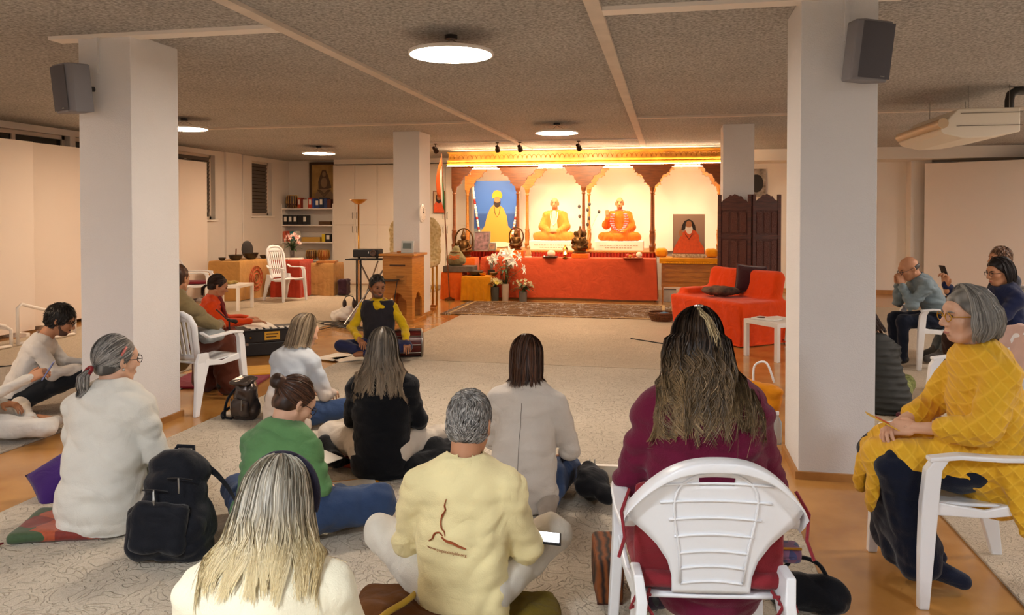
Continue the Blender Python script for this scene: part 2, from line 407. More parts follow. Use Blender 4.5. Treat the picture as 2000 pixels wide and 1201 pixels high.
# ------------------------------------------------------------------ carpets
M_cream = carpet_mat('carpet_cream', '#e6dccb', '#c9baa5')
M_cream2 = carpet_mat('carpet_cream_plain', '#e2d4bf', '#cbb9a0', 40)
M_greyc = carpet_mat('carpet_grey', '#d0c6ba', '#aaa093')
def carpet(name, x0, x1, y0, y1, m, label, th=.014, group=None):
    o = MB().mm((x0, y0, 0), (x1, y1, th), .004).build(name, m); return tag(o, label, 'carpet', group)
carpet('carpet', -3.72, .70, -2.0, 8.55, M_cream, 'large cream embossed carpet under the seated group in the foreground')
carpet('carpet', -3.45, .62, 8.572, 12.62, M_cream2, 'plain cream carpet between the drummer and the patterned rug')
carpet('carpet', -8.75, -4.66, 2.0, 7.3, M_greyc, 'grey beige carpet beneath the dark haired man at far left')
carpet('carpet', -8.75, -5.16, 7.33, 17.6, M_cream2, 'cream carpet in front of the bookshelf and white cupboards')
carpet('carpet', 1.52, 8.8, -2.0, 15.2, M_cream2, 'cream carpet under the chairs on the right side')
# patterned rug in front of the altar
def rug_mat():
    m = bpy.data.materials.new('oriental_rug'); m.use_nodes = True; nt = m.node_tree; N = nt.nodes; L = nt.links; b = N['Principled BSDF']; b.inputs['Roughness'].default_value = .95
    tc = N.new('ShaderNodeTexCoord'); v = N.new('ShaderNodeTexVoronoi'); v.inputs['Scale'].default_value = 4.2; v.feature = 'SMOOTH_F1'; L.new(tc.outputs['Object'], v.inputs['Vector'])
    n = N.new('ShaderNodeTexNoise'); n.inputs['Scale'].default_value = 7; n.inputs['Detail'].default_value = 5; n.inputs['Distortion'].default_value = 1.5; L.new(tc.outputs['Object'], n.inputs['Vector'])
    ad = N.new('ShaderNodeMath'); ad.operation = 'ADD'; L.new(v.outputs['Distance'], ad.inputs[0]); L.new(n.outputs['Fac'], ad.inputs[1])
    rp = N.new('ShaderNodeValToRGB'); cr = rp.color_ramp
    for p, c in ((.55, '#3a2415'), (.68, '#7a5a34'), (.76, '#4d2f1a'), (.86, '#8f6c44'), (.95, '#4a2e1a'), (1.0, '#6f5030')):
        e = cr.elements.new(p); e.color = (*lin(c), 1)
    cr.elements.remove(cr.elements[0]); cr.elements.remove(cr.elements[-1]) if cr.elements[-1].color[0] > .9 else None
    L.new(ad.outputs[0], rp.inputs['Fac']); L.new(rp.outputs['Color'], b.inputs['Base Color'])
    return m
rug = empty('patterned_rug', (-1.9, 13.75, .001), 0, 'brown and gold oriental patterned rug lying before the altar', 'rug')
MB().box((0, 0, .006), (3.9, 2.1, .012), None, .003).build('pile', rug_mat(), rug)
bm_ = MB()
for (c, d) in [((0, -.97, .0135), (3.6, .05, .002)), ((0, .97, .0135), (3.6, .05, .002)), ((-1.82, 0, .0135), (.05, 1.9, .002)), ((1.82, 0, .0135), (.05, 1.9, .002))]: bm_.box(c, d)
bm_.build('border', mat('rug_border', '#c2a473', .95), rug)

# ------------------------------------------------------------------ partition screens
def panel(p0, p1, z1, label, th=.05):
    a = Vector((*p0, 0)); b = Vector((*p1, 0)); d = b-a
    o = empty('partition_panel', (a+b)/2, math.atan2(d.y, d.x), label, 'partition', 'white movable partitions')
    MB().mm((-d.length/2, -th/2, .06), (d.length/2, th/2, z1), .004).build('board', M_panel, o)
    for s_ in (-1, 1): MB().mm((s_*(d.length/2-.3)-.03, -.2, 0), (s_*(d.length/2-.3)+.03, .2, .06)).build('foot', M_white, o)
    return o
panel((-9.0, 7.2), (-8.96, 9.45), 2.76, 'white partition panel at the far left edge, nearest of its row')
panel((-9.2, 9.55), (-9.2, 11.8), 2.78, 'white partition panel behind the dark haired man at left')
panel((-9.2, 11.83), (-9.2, 14.05), 2.78, 'white partition panel before the window beside the left white chairs')
panel((5.22, 17.35), (6.98, 16.3), 2.78, 'white partition panel on the right behind the woman holding a phone')
panel((7.0, 16.28), (8.7, 15.25), 2.78, 'white partition panel at far right, only its near edge showing')
# tall dark framed picture cut by the left frame edge
o = empty('tall_picture', (-8.925, 8.35, .85), 0, 'tall dark gold framed picture on the leftmost partition', 'picture')
f = MB(); 
for y in (-.3, .3): f.mm((-.01, y-.035, 0), (.025, y+.035, 1.9))
for z in (0, 1.83): f.mm((-.01, -.3, z), (.025, .3, z+.07))
f.build('frame', mat('old_gold_frame', '#4a3416', .5), o)
MB().mm((-.01, -.27, .06), (.005, .27, 1.84)).build('canvas', mat('dark_canvas', '#2a1d12', .7, col2='#5a4426', vscale=5), o)

# ------------------------------------------------------------------ ceiling disc lamps
def diffuser_mat(name, c, s_): return mat(name, '#ffffff', .4, emit=c, estr=s_)
DW = diffuser_mat('lamp_diffuser_warm', LAMP_WARM, LAMP_POWER); DC = diffuser_mat('lamp_diffuser_neutral', LAMP_COOL, LAMP_POWER*1.6)
def lamp(x, y, label, dm, z=2.95, r=.33):
    o = empty('disc_lamp', (x, y, z), 0, label, 'ceiling lamp', 'round disc ceiling lamps')
    MB().lathe([(r-.03, .022), (r, .022), (r+.003, .012), (r, -.003), (r-.012, -.004), (r-.012, .004), (r-.03, .008)], seg=48).build('rim', M_white, o, 40)
    MB().lathe([(.0, .006), (r-.02, .006), (r-.012, .001), (r-.04, -.004), (0, -.006)], seg=48).build('diffuser', dm, o, True)
    MB().lathe([(0, .03), (r-.03, .026), (r-.02, .02), (0, .018)], seg=48).build('back_plate', M_white, o, 40)
    MB().lathe([(.05, HC-z-.03), (.05, HC-z), (0, HC-z)], seg=20).build('canopy', M_black, o, 40)
    for a in (.3, 2.4, 4.5): MB().tube([(0, 0, HC-z-.03), (.17*math.cos(a), .17*math.sin(a), .03)], .003, 5).build('cable', M_metal, o)
    return o
lamp(-1.66, 5.78, 'large round disc lamp glowing over the front of the group', diffuser_mat('lamp_diffuser_soft', (1, .84, .68), LAMP_POWER))
lamp(-1.66, 11.56, 'round disc lamp hanging just before the altar cornice', DW)
lamp(-6.9, 14.4, 'round disc lamp above the bookshelf and framed portrait', DW)
lamp(-6.85, 9.94, 'round disc lamp half hidden behind the left front column', DW)
for q_, (x, y) in enumerate([(-1.66, -.2), (-6.9, 4.2), (3.6, -.2), (-6.9, -.6), (4.9, 5.0), (8.2, 11.5), (-1.66, -3.6), (5.7, 8.8)]):  # unseen lamps added for plausible lighting, the last to brighten the right side
    lamp(x, y, 'added round disc lamp out of view, ' + ('just behind the viewer', 'left of the left front column', 'behind the viewer to the right', 'behind the viewer to the left', 'right of the right front column', 'at the far right wall', 'far behind the viewer', 'over the seats at the far right')[q_], DC if y < 4 else (DW if x < 0 else diffuser_mat('lamp_diffuser_rose', (1, .86, .77), LAMP_POWER*1.5)))

# ------------------------------------------------------------------ loudspeakers on the columns
def speaker(x, y, z, rz, label):
    o = empty('wall_speaker', (x, y, z), rz, label, 'loudspeaker', 'grey loudspeakers on the columns')
    pr = [(-.075, .09), (.075, .09), (.125, -.07), (.09, -.115), (-.09, -.115), (-.125, -.07)]
    m = MB().prism(pr, -.18, .18, 'xy'); ob = m.build('cabinet', mat('speaker_grey', '#807e84', .6, bump=.2, bscale=200), o)
    md = ob.modifiers.new('round', 'BEVEL'); md.width = .012; md.segments = 2
    MB().grid(lambda u, v: (-.108+.216*u, -.117-.012*math.sin(math.pi*u), -.165+.33*v), 13, 2).build('grille', mat('speaker_grille', '#626067', .8, bump=.8, bscale=600), o, True)
    MB().tube([(0, .09, 0), (0, .14, 0)], .02, 10).build('bracket', M_black, o)
    MB().box((.05, -.127, -.15), (.03, .004, .006)).build('badge', M_metal, o)
    return o
s1 = speaker(-4.40, 5.055, 2.66, math.radians(-24), 'dark grey loudspeaker on the left front column'); s1.rotation_euler = (math.radians(6), 0, math.radians(-24))
s2 = speaker(1.17, 5.055, 2.70, math.radians(22), 'dark grey loudspeaker on the right front column'); s2.rotation_euler = (math.radians(6), math.radians(3), math.radians(24))
for x, lb in ((-4.33, 'left'), (1.1, 'right')):
    tag(MB().mm((x-.012, 5.185, 2.8), (x+.012, 5.21, HC)).build('cable_duct', M_col), 'thin white cable duct above the speaker on the %s column' % lb, 'cable duct')

# ------------------------------------------------------------------ air conditioner
M_ac = mat('ac_cream', '#ece4d4', .45)
o = empty('air_conditioner', (3.27, 9.83, 2.56), 0, 'cream ceiling hung air conditioner with angled outlet at upper right', 'air conditioner')
pr = [(-.30, .21), (-.22, .29), (.38, .29), (.38, .03), (.1, -.02), (-.16, -.03), (-.36, .02), (-.40, .06)]
ob = MB().prism([(x, z) for x, z in pr], -.77, .77, 'xz').build('casing', M_ac, o); md = ob.modifiers.new('round', 'BEVEL'); md.width = .012; md.segments = 2
MB().mm((-.24, -.78, .10), (.40, -.772, .106)).build('seam', mat('ac_seam', '#7a7061', .6), o)
MB().mm((-.20, -.78, .235), (.40, -.774, .242)).build('seam', mat('ac_seam', '#7a7061', .6), o)
MB().tube([(-.375, -.79, .135), (-.375, .79, .135)], .055, 14, flat=1.0).build('outlet_flap', mat('ac_flap', '#cdb28e', .35), o, 40)
for y in (-.7, .55):
    for x in (-.1, .3): MB().tube([(x, y, .27), (x, y, .54)], .004, 5).build('hanger', M_metal, o)
MB().tube([(.33, -.62, .26), (.33, -.62, .38), (.35, -.60, .45), (.42, -.55, .49), (.6, -.5, .5)], .045, 12).build('hose', mat('ac_hose', '#2b2a2a', .5), o, 50)

# ------------------------------------------------------------------ spotlights on a rail
rail = tag(MB().mm((-4.45, 14.08, HC-.025), (-.55, 14.12, HC)).build('spotlight_rail', M_white), 'thin white rail on the ceiling carrying the altar spotlights', 'rail')
def spot(x, y, z, aim, label, en=60):
    o = empty('spotlight', (x, y, z), 0, label, 'spotlight', 'small spotlights before the altar')
    d = (Vector(aim)-Vector((x, y, z))).normalized(); q = d.to_track_quat('Z', 'Y').to_matrix()
    bm2 = mat('spot_bronze', '#3a2a20', .4, metal=.6)
    MB().lathe([(.012, -.09), (.028, -.085), (.03, -.03), (.045, .0), (.05, .05), (.046, .05), (.04, .01), (0, .0)], (0, 0, -.13), 16, q).build('lamp_head', bm2, o, 40)
    MB().tube([(0, 0, 0), (0, 0, -.06), (.035, 0, -.10), (.035, 0, -.13)], .008, 6).build('arm', bm2, o)
    MB().box((0, 0, -.008), (.06, .03, .03)).build('mount', bm2, o)
    ld = bpy.data.lights.new('spot_light', 'SPOT'); ld.energy = en; ld.color = (1, .72, .42); ld.spot_size = math.radians(110); ld.spot_blend = .6; ld.shadow_soft_size = .04
    lo = bpy.data.objects.new('spot_light', ld); COL.objects.link(lo); lo.parent = o; lo.location = Vector((0, 0, -.13))+d*.07; lo.rotation_euler = (-d).to_track_quat('Z', 'Y').to_euler()
    return o
spot(-4.36, 14.1, HC-.02, (-3.6, 17, 1.2), 'small bronze spotlight at the left end above the flag', 15)
spot(-3.15, 14.1, HC-.02, (-3.3, 17, 1.3), 'small bronze spotlight left of the ceiling batten')
spot(-2.72, 14.1, HC-.02, (-2.4, 17, 1.3), 'small bronze spotlight right beside the ceiling batten')
spot(-1.62, 14.1, HC-.02, (-.9, 17, 1.3), 'small bronze spotlight before the middle of the cornice')

# ================================================================== THE ALTAR
M_teak = wood('carved_teak', '#8a4a18', '#6b3611')
M_gold = mat('gilded_wood', '#d89a2c', .4, col2='#b9781c', vscale=6)
M_hon = wood('honey_wood', '#b9772f', '#9a5c20', stretch=(1, 9, 9))
M_red = cloth('red_satin', '#b9301a', rough=.6); M_redc = cloth('red_orange_cloth', '#c8502e')
M_orange = cloth('orange_cloth', '#e2651c'); M_yelcl = cloth('saffron_cloth', '#e39414')
M_skin = mat('skin_paint', '#b97a4c', .55); M_bronze = mat('old_bronze', '#6d4a22', .4, metal=.75, col2='#4a3016', vscale=20)
M_led = mat('led_strip', '#ffffff', .4, emit=(1, .80, .52), estr=34)
M_paper = mat('paper_white', '#efe9df', .7)

can = empty('altar_canopy', (-1.7, 15.8, 0), 0, 'carved wooden altar canopy with scalloped arches and gold cornice', 'altar')
OX, OY = -1.7, 15.8
CXS = [-4.47, -3.09, -1.71, -.32, 1.06]
def lobe(p0, p1, bulge, n=5):
    """arc between two outline points"""
    p0 = Vector(p0); p1 = Vector(p1); d = p1-p0; nr = Vector((d.y, -d.x)); out = []
    for i in range(n): t = i/n; out.append(p0+d*t+nr*bulge*math.sin(math.pi*t))
    return out
half = [(.055, 2.28), (.10, 2.33), (.17, 2.37), (.19, 2.46), (.28, 2.54), (.36, 2.57), (.375, 2.66), (.44, 2.69), (.44, 2.75)]
hp = []
for i in range(len(half)-1): hp += lobe(half[i], half[i+1], -.28 if i not in (7,) else 0)
hp.append(Vector(half[-1]))
def bracket_poly(l=True, r=True):
    R_ = [(p.x, p.y) for p in hp]; L_ = [(-p.x, p.y) for p in hp][::-1]
    return (R_ if r else [(.055, 2.28), (.055, 2.75)]) + (L_ if l else [(-.055, 2.75), (-.055, 2.28)])
colprof = [(.052, .97), (.052, 1.04), (.06, 1.05), (.06, 1.09), (.042, 1.11), (.05, 1.2), (.055, 1.3), (.045, 1.36), (.055, 1.385), (.04, 1.41), (.034, 1.5), (.032, 1.9), (.028, 2.14), (.045, 2.16), (.03, 2.19), (.048, 2.23), (.055, 2.28)]
for row, (y, mm_) in enumerate(((0, M_teak), (1.1, M_hon))):  # rear row gets paler wood: its brighter lighting is put into the colour
    for i, x in enumerate(CXS):
        MB().lathe(colprof, (x-OX, y, 0), 14).build('turned_column', mm_, can, 50)
        ob = MB().prism([(px+x-OX, z) for px, z in bracket_poly(i > 0, i < 4)], y-.03, y+.03, 'xz').build('arch_bracket', mm_, can)
# cornice
MB().mm((-2.88, -.06, 2.86), (2.84, .10, 3.03), .01).build('cornice_board', M_gold, can)
MB().prism([(-.06, 2.75), (-.11, 2.775), (-.11, 2.80), (-.075, 2.82), (-.10, 2.845), (-.10, 2.87), (.1, 2.87), (.1, 2.75)], -2.90, 2.86, 'yz').build('cornice_moulding', M_gold, can)
MB().mm((-2.90, -.09, 3.02), (2.86, .1, 3.045)).build('cornice_cap', M_gold, can)
m = MB(); n = 58
for i in range(n):
    x = -2.8+i*5.58/(n-1)
    m.tube([(x+.045*math.cos(a), -.066, 2.90+.075*math.sin(a)) for a in [math.pi*j/8 for j in range(9)]], .006, 4)
m.build('scallop_carving', mat('gilded_carving', '#b06f16', .5), can)['kind'] = 'stuff'
MB().mm((-2.88, -.165, 2.728), (2.84, -.06, 2.738)).build('added_light_baffle', M_gold, can)  # board added beneath the strip so its light only goes upward
MB().mm((-2.88, -.155, 2.738), (2.84, -.14, 2.752)).build('light_strip', M_led, can)
MB().mm((-2.8, .13, 3.0), (2.7, .17, 3.02)).build('light_strip', mat('led_top', '#fff', emit=(1, .66, .33), estr=14), can)
for z_, e in ((2.70, .55),): MB().mm((-2.8, .16, z_), (2.7, .22, z_+.02)).build('light_strip', mat('led_inner', '#fff', emit=(1, .82, .55), estr=34), can)
MB().mm((-2.9, .1, 2.95), (2.86, 2.0, 3.0)).build('canopy_roof', M_wall, can)
MB().mm((-2.9, 1.96, .9), (2.86, 2.0, 2.95)).build('back_board', mat('altar_back', '#fbf3e6', .8), can)
MB().mm((-2.9, .06, 2.76), (-2.86, 1.98, 2.96)).build('side_board', M_hon, can)

# raised platform with pleated red curtain
pl = empty('altar_platform', (-2.35, 16.7, 0), 0, 'long raised altar platform with pleated red curtain front', 'platform')
MB().mm((-2.15, -.75, .06), (2.1, .9, .93)).build('body', M_hon, pl)
MB().mm((-2.17, -.79, .93), (2.12, .92, .965), .006).build('top', M_hon, pl)
MB().grid(lambda u, v: (-2.14+4.24*u, -.785-.018*math.sin(u*2*math.pi*62)-.01*math.sin(u*300), .945-.25*v), 500, 4).build('pleated_curtain', M_red, pl, True)

# front table with hanging cloth
def draped_box(name, c, size, z1, m, label, cat, fold=.02, wav=14, drop=.02, group=None, rz=0, seed=0, top=0):
    """cloth over a block: top sheet with rounded edge and falling sides with soft folds"""
    o = empty(name, (c[0], c[1], 0), rz, label, cat, group); hx, hy = size[0]/2, size[1]/2; r = np.random.default_rng(seed); ph = r.uniform(0, 6, 6)
    MB().mm((-hx+.03, -hy+.03, 0), (hx-.03, hy-.03, z1-.03)).build('block', M_hon, o)
    per = []; n = 44
    for (a, b) in (((-hx, -hy), (hx, -hy)), ((hx, -hy), (hx, hy)), ((hx, hy), (-hx, hy)), ((-hx, hy), (-hx, -hy))):
        L_ = math.hypot(b[0]-a[0], b[1]-a[1]); k_ = max(6, int(n*L_/max(size)))
        for i in range(k_): per.append((a[0]+(b[0]-a[0])*i/k_, a[1]+(b[1]-a[1])*i/k_, L_))
    N_ = len(per); nv = 10; m_ = MB()
    def fn(u, v):
        i = int(round(u*N_)) % N_; x, y, _ = per[i]; nx, ny = (x/hx, y/hy); 
        s_ = i/N_*2*math.pi
        if v < .15: t = v/.15; z = z1-.012*t; e = .008*t
        else:
            t = (v-.15)/.85; z = z1-.012-(z1-.012-drop-.01*math.sin(3*s_+ph[0]))*t
            e = .012+fold*t*(.6+.5*math.sin(wav*s_+ph[1]+.8*math.sin(3*s_+ph[2]))+.35*math.sin(wav*2.3*s_+ph[3]))
        ax_, ay_ = abs(nx), abs(ny); cx_ = (1 if ax_ > .985 else 0)*math.copysign(1, nx); cy_ = (1 if ay_ > .985 else 0)*math.copysign(1, ny)
        return (x+cx_*e, y+cy_*e, z)
    m_.grid(fn, N_, nv, True); m_.add([(x, y, z1) for x, y, _ in per], [tuple(range(N_))])
    m_.build('cloth_cover', m, o, 60)
    return o
table = draped_box('altar_table', (-1.99, 15.50), (3.50, .50), .85, M_redc, 'long altar table covered by red cloth', 'table', .04, 30, .05)

# ------------------------------------------------------------------ seated marble figures
def robed_statue(x, y, z, label, raised=False):
    o = empty('robed_statue', (x, y, z), 0, label, 'statue', 'painted seated statues on the altar')
    pb = MB().box((0, 0, .10), (1.02, .62, .20), None, .012).build('plinth', mat('plinth_marble', '#efe5d8', .5, vary=.05), o)
    m = MB(); r = random.Random(3)
    for row in range(2):
        t = -.40+.12*row
        while t < .40-.12*row:
            l = r.uniform(.02, .06); m.box((t+l/2, -.312, .11-.05*row), (l, .004, .018)); t += l+.015
    m.build('inscription', mat('engraving', '#a5917a', .7), pb)
    b = .20; S = SDF(.05)
    # crossed legs under the robe, torso, upper arms
    S.rc((-.36, -.06, b+.09), (.0, -.20, b+.07), .10, .09).rc((.36, -.06, b+.09), (.0, -.20, b+.07), .10, .09).el((0, .02, b+.10), (.34, .24, .12))
    S.rc((0, .05, b+.12), (0, .04, b+.50), .19, .17, .72, (0, 1, 0)).rc((-.17, .05, b+.55), (.17, .05, b+.55), .085, .085)
    S.rc((.19, .05, b+.54), (.26, -.02, b+.30), .085, .085).rc((.26, -.02, b+.30), (.10, -.20, b+.19), .08, .065)
    if raised: S.rc((-.19, .05, b+.54), (-.29, -.0, b+.33), .085, .085).rc((-.29, 0, b+.33), (-.25, -.13, b+.47), .075, .05)
    else: S.rc((-.19, .05, b+.54), (-.26, -.02, b+.30), .085, .085).rc((-.26, -.02, b+.30), (-.10, -.20, b+.19), .08, .065)
    robe = cloth('statue_robe_%d' % raised, '#e0701f' if raised else '#e08a3a', vary=.2)
    sdf_obj('robe', S, .016, robe, o, folds(.009, 26, 4+raised, (1, 1, .5)), [((0, 0, b), (0, 0, -1))])
    H_ = SDF(.02); hz = b+.80
    H_.el((0, .01, hz+.02), (.083, .10, .10)).el((0, -.03, hz-.05), (.062, .065, .075)).rc((0, .04, hz-.08), (0, .05, hz-.2), .055, .065)
    H_.rc((0, -.10, hz), (0, -.115, hz-.035), .012, .018).el((.085, .01, hz-.01), (.014, .022, .04)).el((-.085, .01, hz-.01), (.014, .022, .04)).el((0, -.09, hz-.085), (.03, .012, .012))
    if raised:
        H_.rc((-.25, -.14, b+.48), (-.25, -.16, b+.56), .035, .04, .5, (0, 1, 0), k=.01)
        for j in range(4): H_.rc((-.28+.02*j, -.16, b+.58), (-.285+.023*j, -.165, b+.66-.01*abs(j-1.5)), .012, .01, k=.005)
        H_.rc((-.215, -.15, b+.54), (-.19, -.17, b+.60), .012, .01, k=.005)
        H_.el((.08, -.22, b+.19), (.07, .045, .03))
    else: H_.el((0, -.23, b+.19), (.12, .05, .03))
    sdf_obj('figure', H_, .009, M_skin, o)
    f = MB()
    for s_ in (-1, 1): f.ball((s_*.032, -.083, hz+.012), (.016, .008, .006), 8); f.tube([(s_*.014, -.096, hz+.034), (s_*.05, -.082, hz+.036)], .005, 5)
    f.tube([(-.022, -.106, hz-.075), (0, -.112, hz-.078), (.022, -.106, hz-.075)], .004, 5)
    f.build('face_features', mat('dark_paint', '#3a2417', .6), o, True)
    g = MB()
    if raised:
        for k_ in range(3):
            for j in range(26):
                a = math.pi*2*j/26; p = Vector(((.125+.03*k_)*math.sin(a), -.13-.05*math.cos(a)-.02*k_*0, b+.47+.22*math.cos(a)*(-1 if 0 else 1)-.03))
                p.y = -.10-.08*max(0, -math.cos(a))-.04*k_*.5+ (.14 if math.cos(a) > .7 else 0)
                g.ball(p, .02, 6)
        g.build('flower_garland', mat('garland_pink', '#e9a0a0', .7, col2='#d6506a', vscale=20), o, True)
    else:
        S2 = SDF(.02).rc((0, -.075, b+.60), (0, -.13, b+.26), .05, .085, .5, (0, 1, 0)); sdf_obj('shirt_front', S2, .012, cloth('statue_shirt', '#f0cfa6'), o)
        for s_ in (-1, 1): g.tube([(s_*.07, -.07, b+.62), (s_*.075, -.12, b+.5), (s_*.05, -.155, b+.38), (0, -.165, b+.33)], .009, 6)
        g.ball((0, -.17, b+.33), .02, 8); g.ball((0, -.185, b+.25), .012, 8)
        g.build('bead_necklace', mat('beads_cream', '#f4e2c4', .5), o, True)
    return o
robed_statue(-2.42, 16.55, .965, 'seated statue with bald head, pale orange robe and hands in lap')
robed_statue(-1.02, 16.55, .965, 'seated statue raising one hand, orange robe and pink garland', True)

# ------------------------------------------------------------------ flat pictures (prints built as thin layers in their own plane)
def flat(o, name, poly, y0, m, th=.002):
    return MB().prism(poly, y0-th, y0, 'xz').build(name, m, o)
def ell(cx, cz, rx, rz_, n=22): return [(cx+rx*math.cos(2*math.pi*i/n), cz+rz_*math.sin(2*math.pi*i/n)) for i in range(n)]
def grad_mat(name, stops, lo, hi):
    m = bpy.data.materials.new(name); m.use_nodes = True; nt = m.node_tree; b = nt.nodes['Principled BSDF']; b.inputs['Roughness'].default_value = .45
    tc = nt.nodes.new('ShaderNodeTexCoord'); sp = nt.nodes.new('ShaderNodeSeparateXYZ'); nt.links.new(tc.outputs['Object'], sp.inputs[0])
    mr = nt.nodes.new('ShaderNodeMapRange'); mr.inputs['From Min'].default_value = lo; mr.inputs['From Max'].default_value = hi; nt.links.new(sp.outputs['Z'], mr.inputs['Value'])
    rp = nt.nodes.new('ShaderNodeValToRGB')
    for p, c in stops[1:-1]: e = rp.color_ramp.elements.new(p); e.color = (*lin(c), 1)
    rp.color_ramp.elements[0].color = (*lin(stops[0][1]), 1); rp.color_ramp.elements[-1].color = (*lin(stops[-1][1]), 1)
    nt.links.new(mr.outputs[0], rp.inputs['Fac']); nt.links.new(rp.outputs['Color'], b.inputs['Base Color']); return m
# big blue portrait
o = empty('large_portrait', (-3.82, 17.0, .97), 0, 'large blue portrait of a robed seated figure in yellow turban', 'picture')
MB().mm((-.52, 0, 0), (.52, .03, 1.52)).build('print_panel', grad_mat('lake_print', [(0, '#7c6a4a'), (.28, '#6f8088'), (.30, '#2f5290'), (.5, '#2f5298'), (.53, '#4a73bc'), (.56, '#3f6cbc'), (1, '#3a68ba')], 0, 1.52), o)
P_r = mat('print_robe', '#d89a3c', .5); P_s = mat('print_skin', '#b5764a', .5); P_b = mat('print_beard', '#2a1c14', .6); P_t = mat('print_turban', '#e09a1a', .5)
flat(o, 'printed_robe', [(-.36, .18), (-.1, .06), (.2, .06), (.42, .2), (.38, .38), (.27, .5), (.24, .72), (.16, .9), (.06, .98), (-.06, .98), (-.14, .9), (-.22, .72), (-.27, .5), (-.36, .36)], -.001, P_r)
flat(o, 'printed_cloth', ell(.03, .08, .33, .06), -.004, mat('print_cloth', '#e9dcc0', .5))
flat(o, 'printed_hand', ell(-.33, .30, .05, .035), -.004, P_s); flat(o, 'printed_hand', ell(.39, .30, .05, .035), -.004, P_s)
flat(o, 'printed_face', ell(.02, 1.08, .075, .10), -.004, P_s); flat(o, 'printed_beard', [(-.055, 1.07), (-.06, 1.0), (-.03, .93), (.02, .91), (.07, .93), (.10, 1.0), (.095, 1.07), (.05, 1.03), (-.01, 1.03)], -.007, P_b)
flat(o, 'printed_turban', [(-.09, 1.12), (-.10, 1.2), (-.05, 1.29), (.02, 1.31), (.10, 1.28), (.14, 1.2), (.12, 1.12), (.02, 1.16)], -.007, P_t)
MB().tube([(-.05, -.006, .93), (-.03, -.006, .78), (.02, -.006, .70), (.07, -.006, .78), (.09, -.006, .93)], .006, 5).build('printed_beads', P_b, o)
for s_ in (-1, 1):
    g = MB(); pts = [Vector((s_*(.55-.13*t-.04*t*t), -.03, 1.45-1.15*t)) for t in [i/20 for i in range(21)]]
    gm = mat('garland_white', '#f3ece0', .7); gr = mat('garland_red', '#a8342c', .7)
    ob = empty('x') if 0 else None
    for i in range(20):
        g.cur = 1 if i in (6, 7, 13, 17) else 0
        g.tube([pts[i], pts[i+1]], .022+.006*(i % 2), 8)
    g.build('flower_garland', [gm, gr], o, True)
# framed orange portrait on the wooden seat at right
o = empty('guru_portrait', (.40, 15.62, .87), 0, 'portrait print of a bearded seated figure in orange on the bench', 'picture')
MB().mm((-.31, 0, .06), (.31, .025, .86)).build('print_panel', grad_mat('dusk_print', [(0, '#6e4a35'), (.3, '#9d7f6c'), (1, '#c9a78e')], .06, .86), o)
P_o = mat('print_orange', '#e4561a', .5, vary=.2, vscale=20)
flat(o, 'printed_robe', [(-.30, .08), (.30, .08), (.29, .2), (.21, .32), (.19, .45), (.12, .54), (-.03, .56), (-.12, .5), (-.17, .4), (-.23, .3), (-.29, .18)], -.001, P_o)
flat(o, 'printed_hair', [(-.15, .52), (-.13, .64), (-.08, .73), (0, .76), (.07, .73), (.12, .64), (.14, .52), (.08, .56), (-.08, .56)], -.003, P_b)
flat(o, 'printed_face', ell(0, .65, .06, .085), -.005, P_s); flat(o, 'printed_beard', [(-.06, .63), (-.07, .55), (-.03, .48), (.02, .46), (.06, .5), (.075, .57), (.06, .63), (.03, .6), (-.03, .6)], -.007, mat('print_white_beard', '#e9ddd0', .6))
flat(o, 'printed_hand', [(-.18, .42), (-.19, .5), (-.165, .56), (-.14, .55), (-.12, .5), (-.125, .42)], -.005, P_s)
MB().tube([(-.07, -.008, .47), (0, -.008, .36), (.07, -.008, .47)], .006, 5).build('printed_beads', P_b, o)
MB().mm((-.32, -.05, 0), (.32, .05, .07), .01).build('carved_base', mat('carved_base', '#8d6f4e', .6, col2='#d8c7a8', vscale=30), o)
# wooden bench under it
o = empty('wooden_bench', (.45, 15.72, 0), 0, 'honey wood bench with yellow fringed cover right of the red table', 'bench')
MB().mm((-.58, -.30, .34), (.52, .35, .80), .008).build('front_panel', M_hon, o)
for z in (.40, .50, .60, .70): MB().mm((-.52, -.315, z), (.46, -.30, z+.055), .004).build('moulding', M_hon, o)
MB().mm((-.58, -.35, .30), (.52, .35, .35), .006).build('rail', M_hon, o)
MB().mm((-.57, -.33, 0), (-.54, -.27, .34)).build('leg', M_hon, o); MB().mm((.44, -.33, 0), (.50, -.27, .34)).build('leg', M_hon, o)
MB().grid(lambda u, v: (-.62+1.18*u, -.37+.012*math.sin(u*190) if v > .5 else -.34, .865-.10*v), 160, 3).build('fringe', M_yelcl, o, True)
MB().mm((-.62, -.36, .80), (.56, .36, .868), .012).build('seat_cover', M_yelcl, o)
for x, lb in ((-.13, 'left'), (.85, 'right')):
    S = SDF(.02).bx((0, 0, .09), (.12, .22, .085), .07); sdf_obj('bolster_cushion', S, .016, M_yelcl, None, folds(.004, 30, 2), M=Matrix.Translation((x, 15.78, .868)))
for o_, lb in zip([q for q in COL.objects if q.name.startswith('bolster_cushion')], ('left', 'right')): tag(o_, 'yellow bolster cushion %s of the orange portrait' % lb, 'cushion')
tag(MB().mm((-.08, 15.42, 0), (.16, 15.66, .24), .01).build('stone_step', mat('grey_stone', '#b9b0a2', .8, vary=.2)), 'pale stone block under the bench beside the red table', 'block')

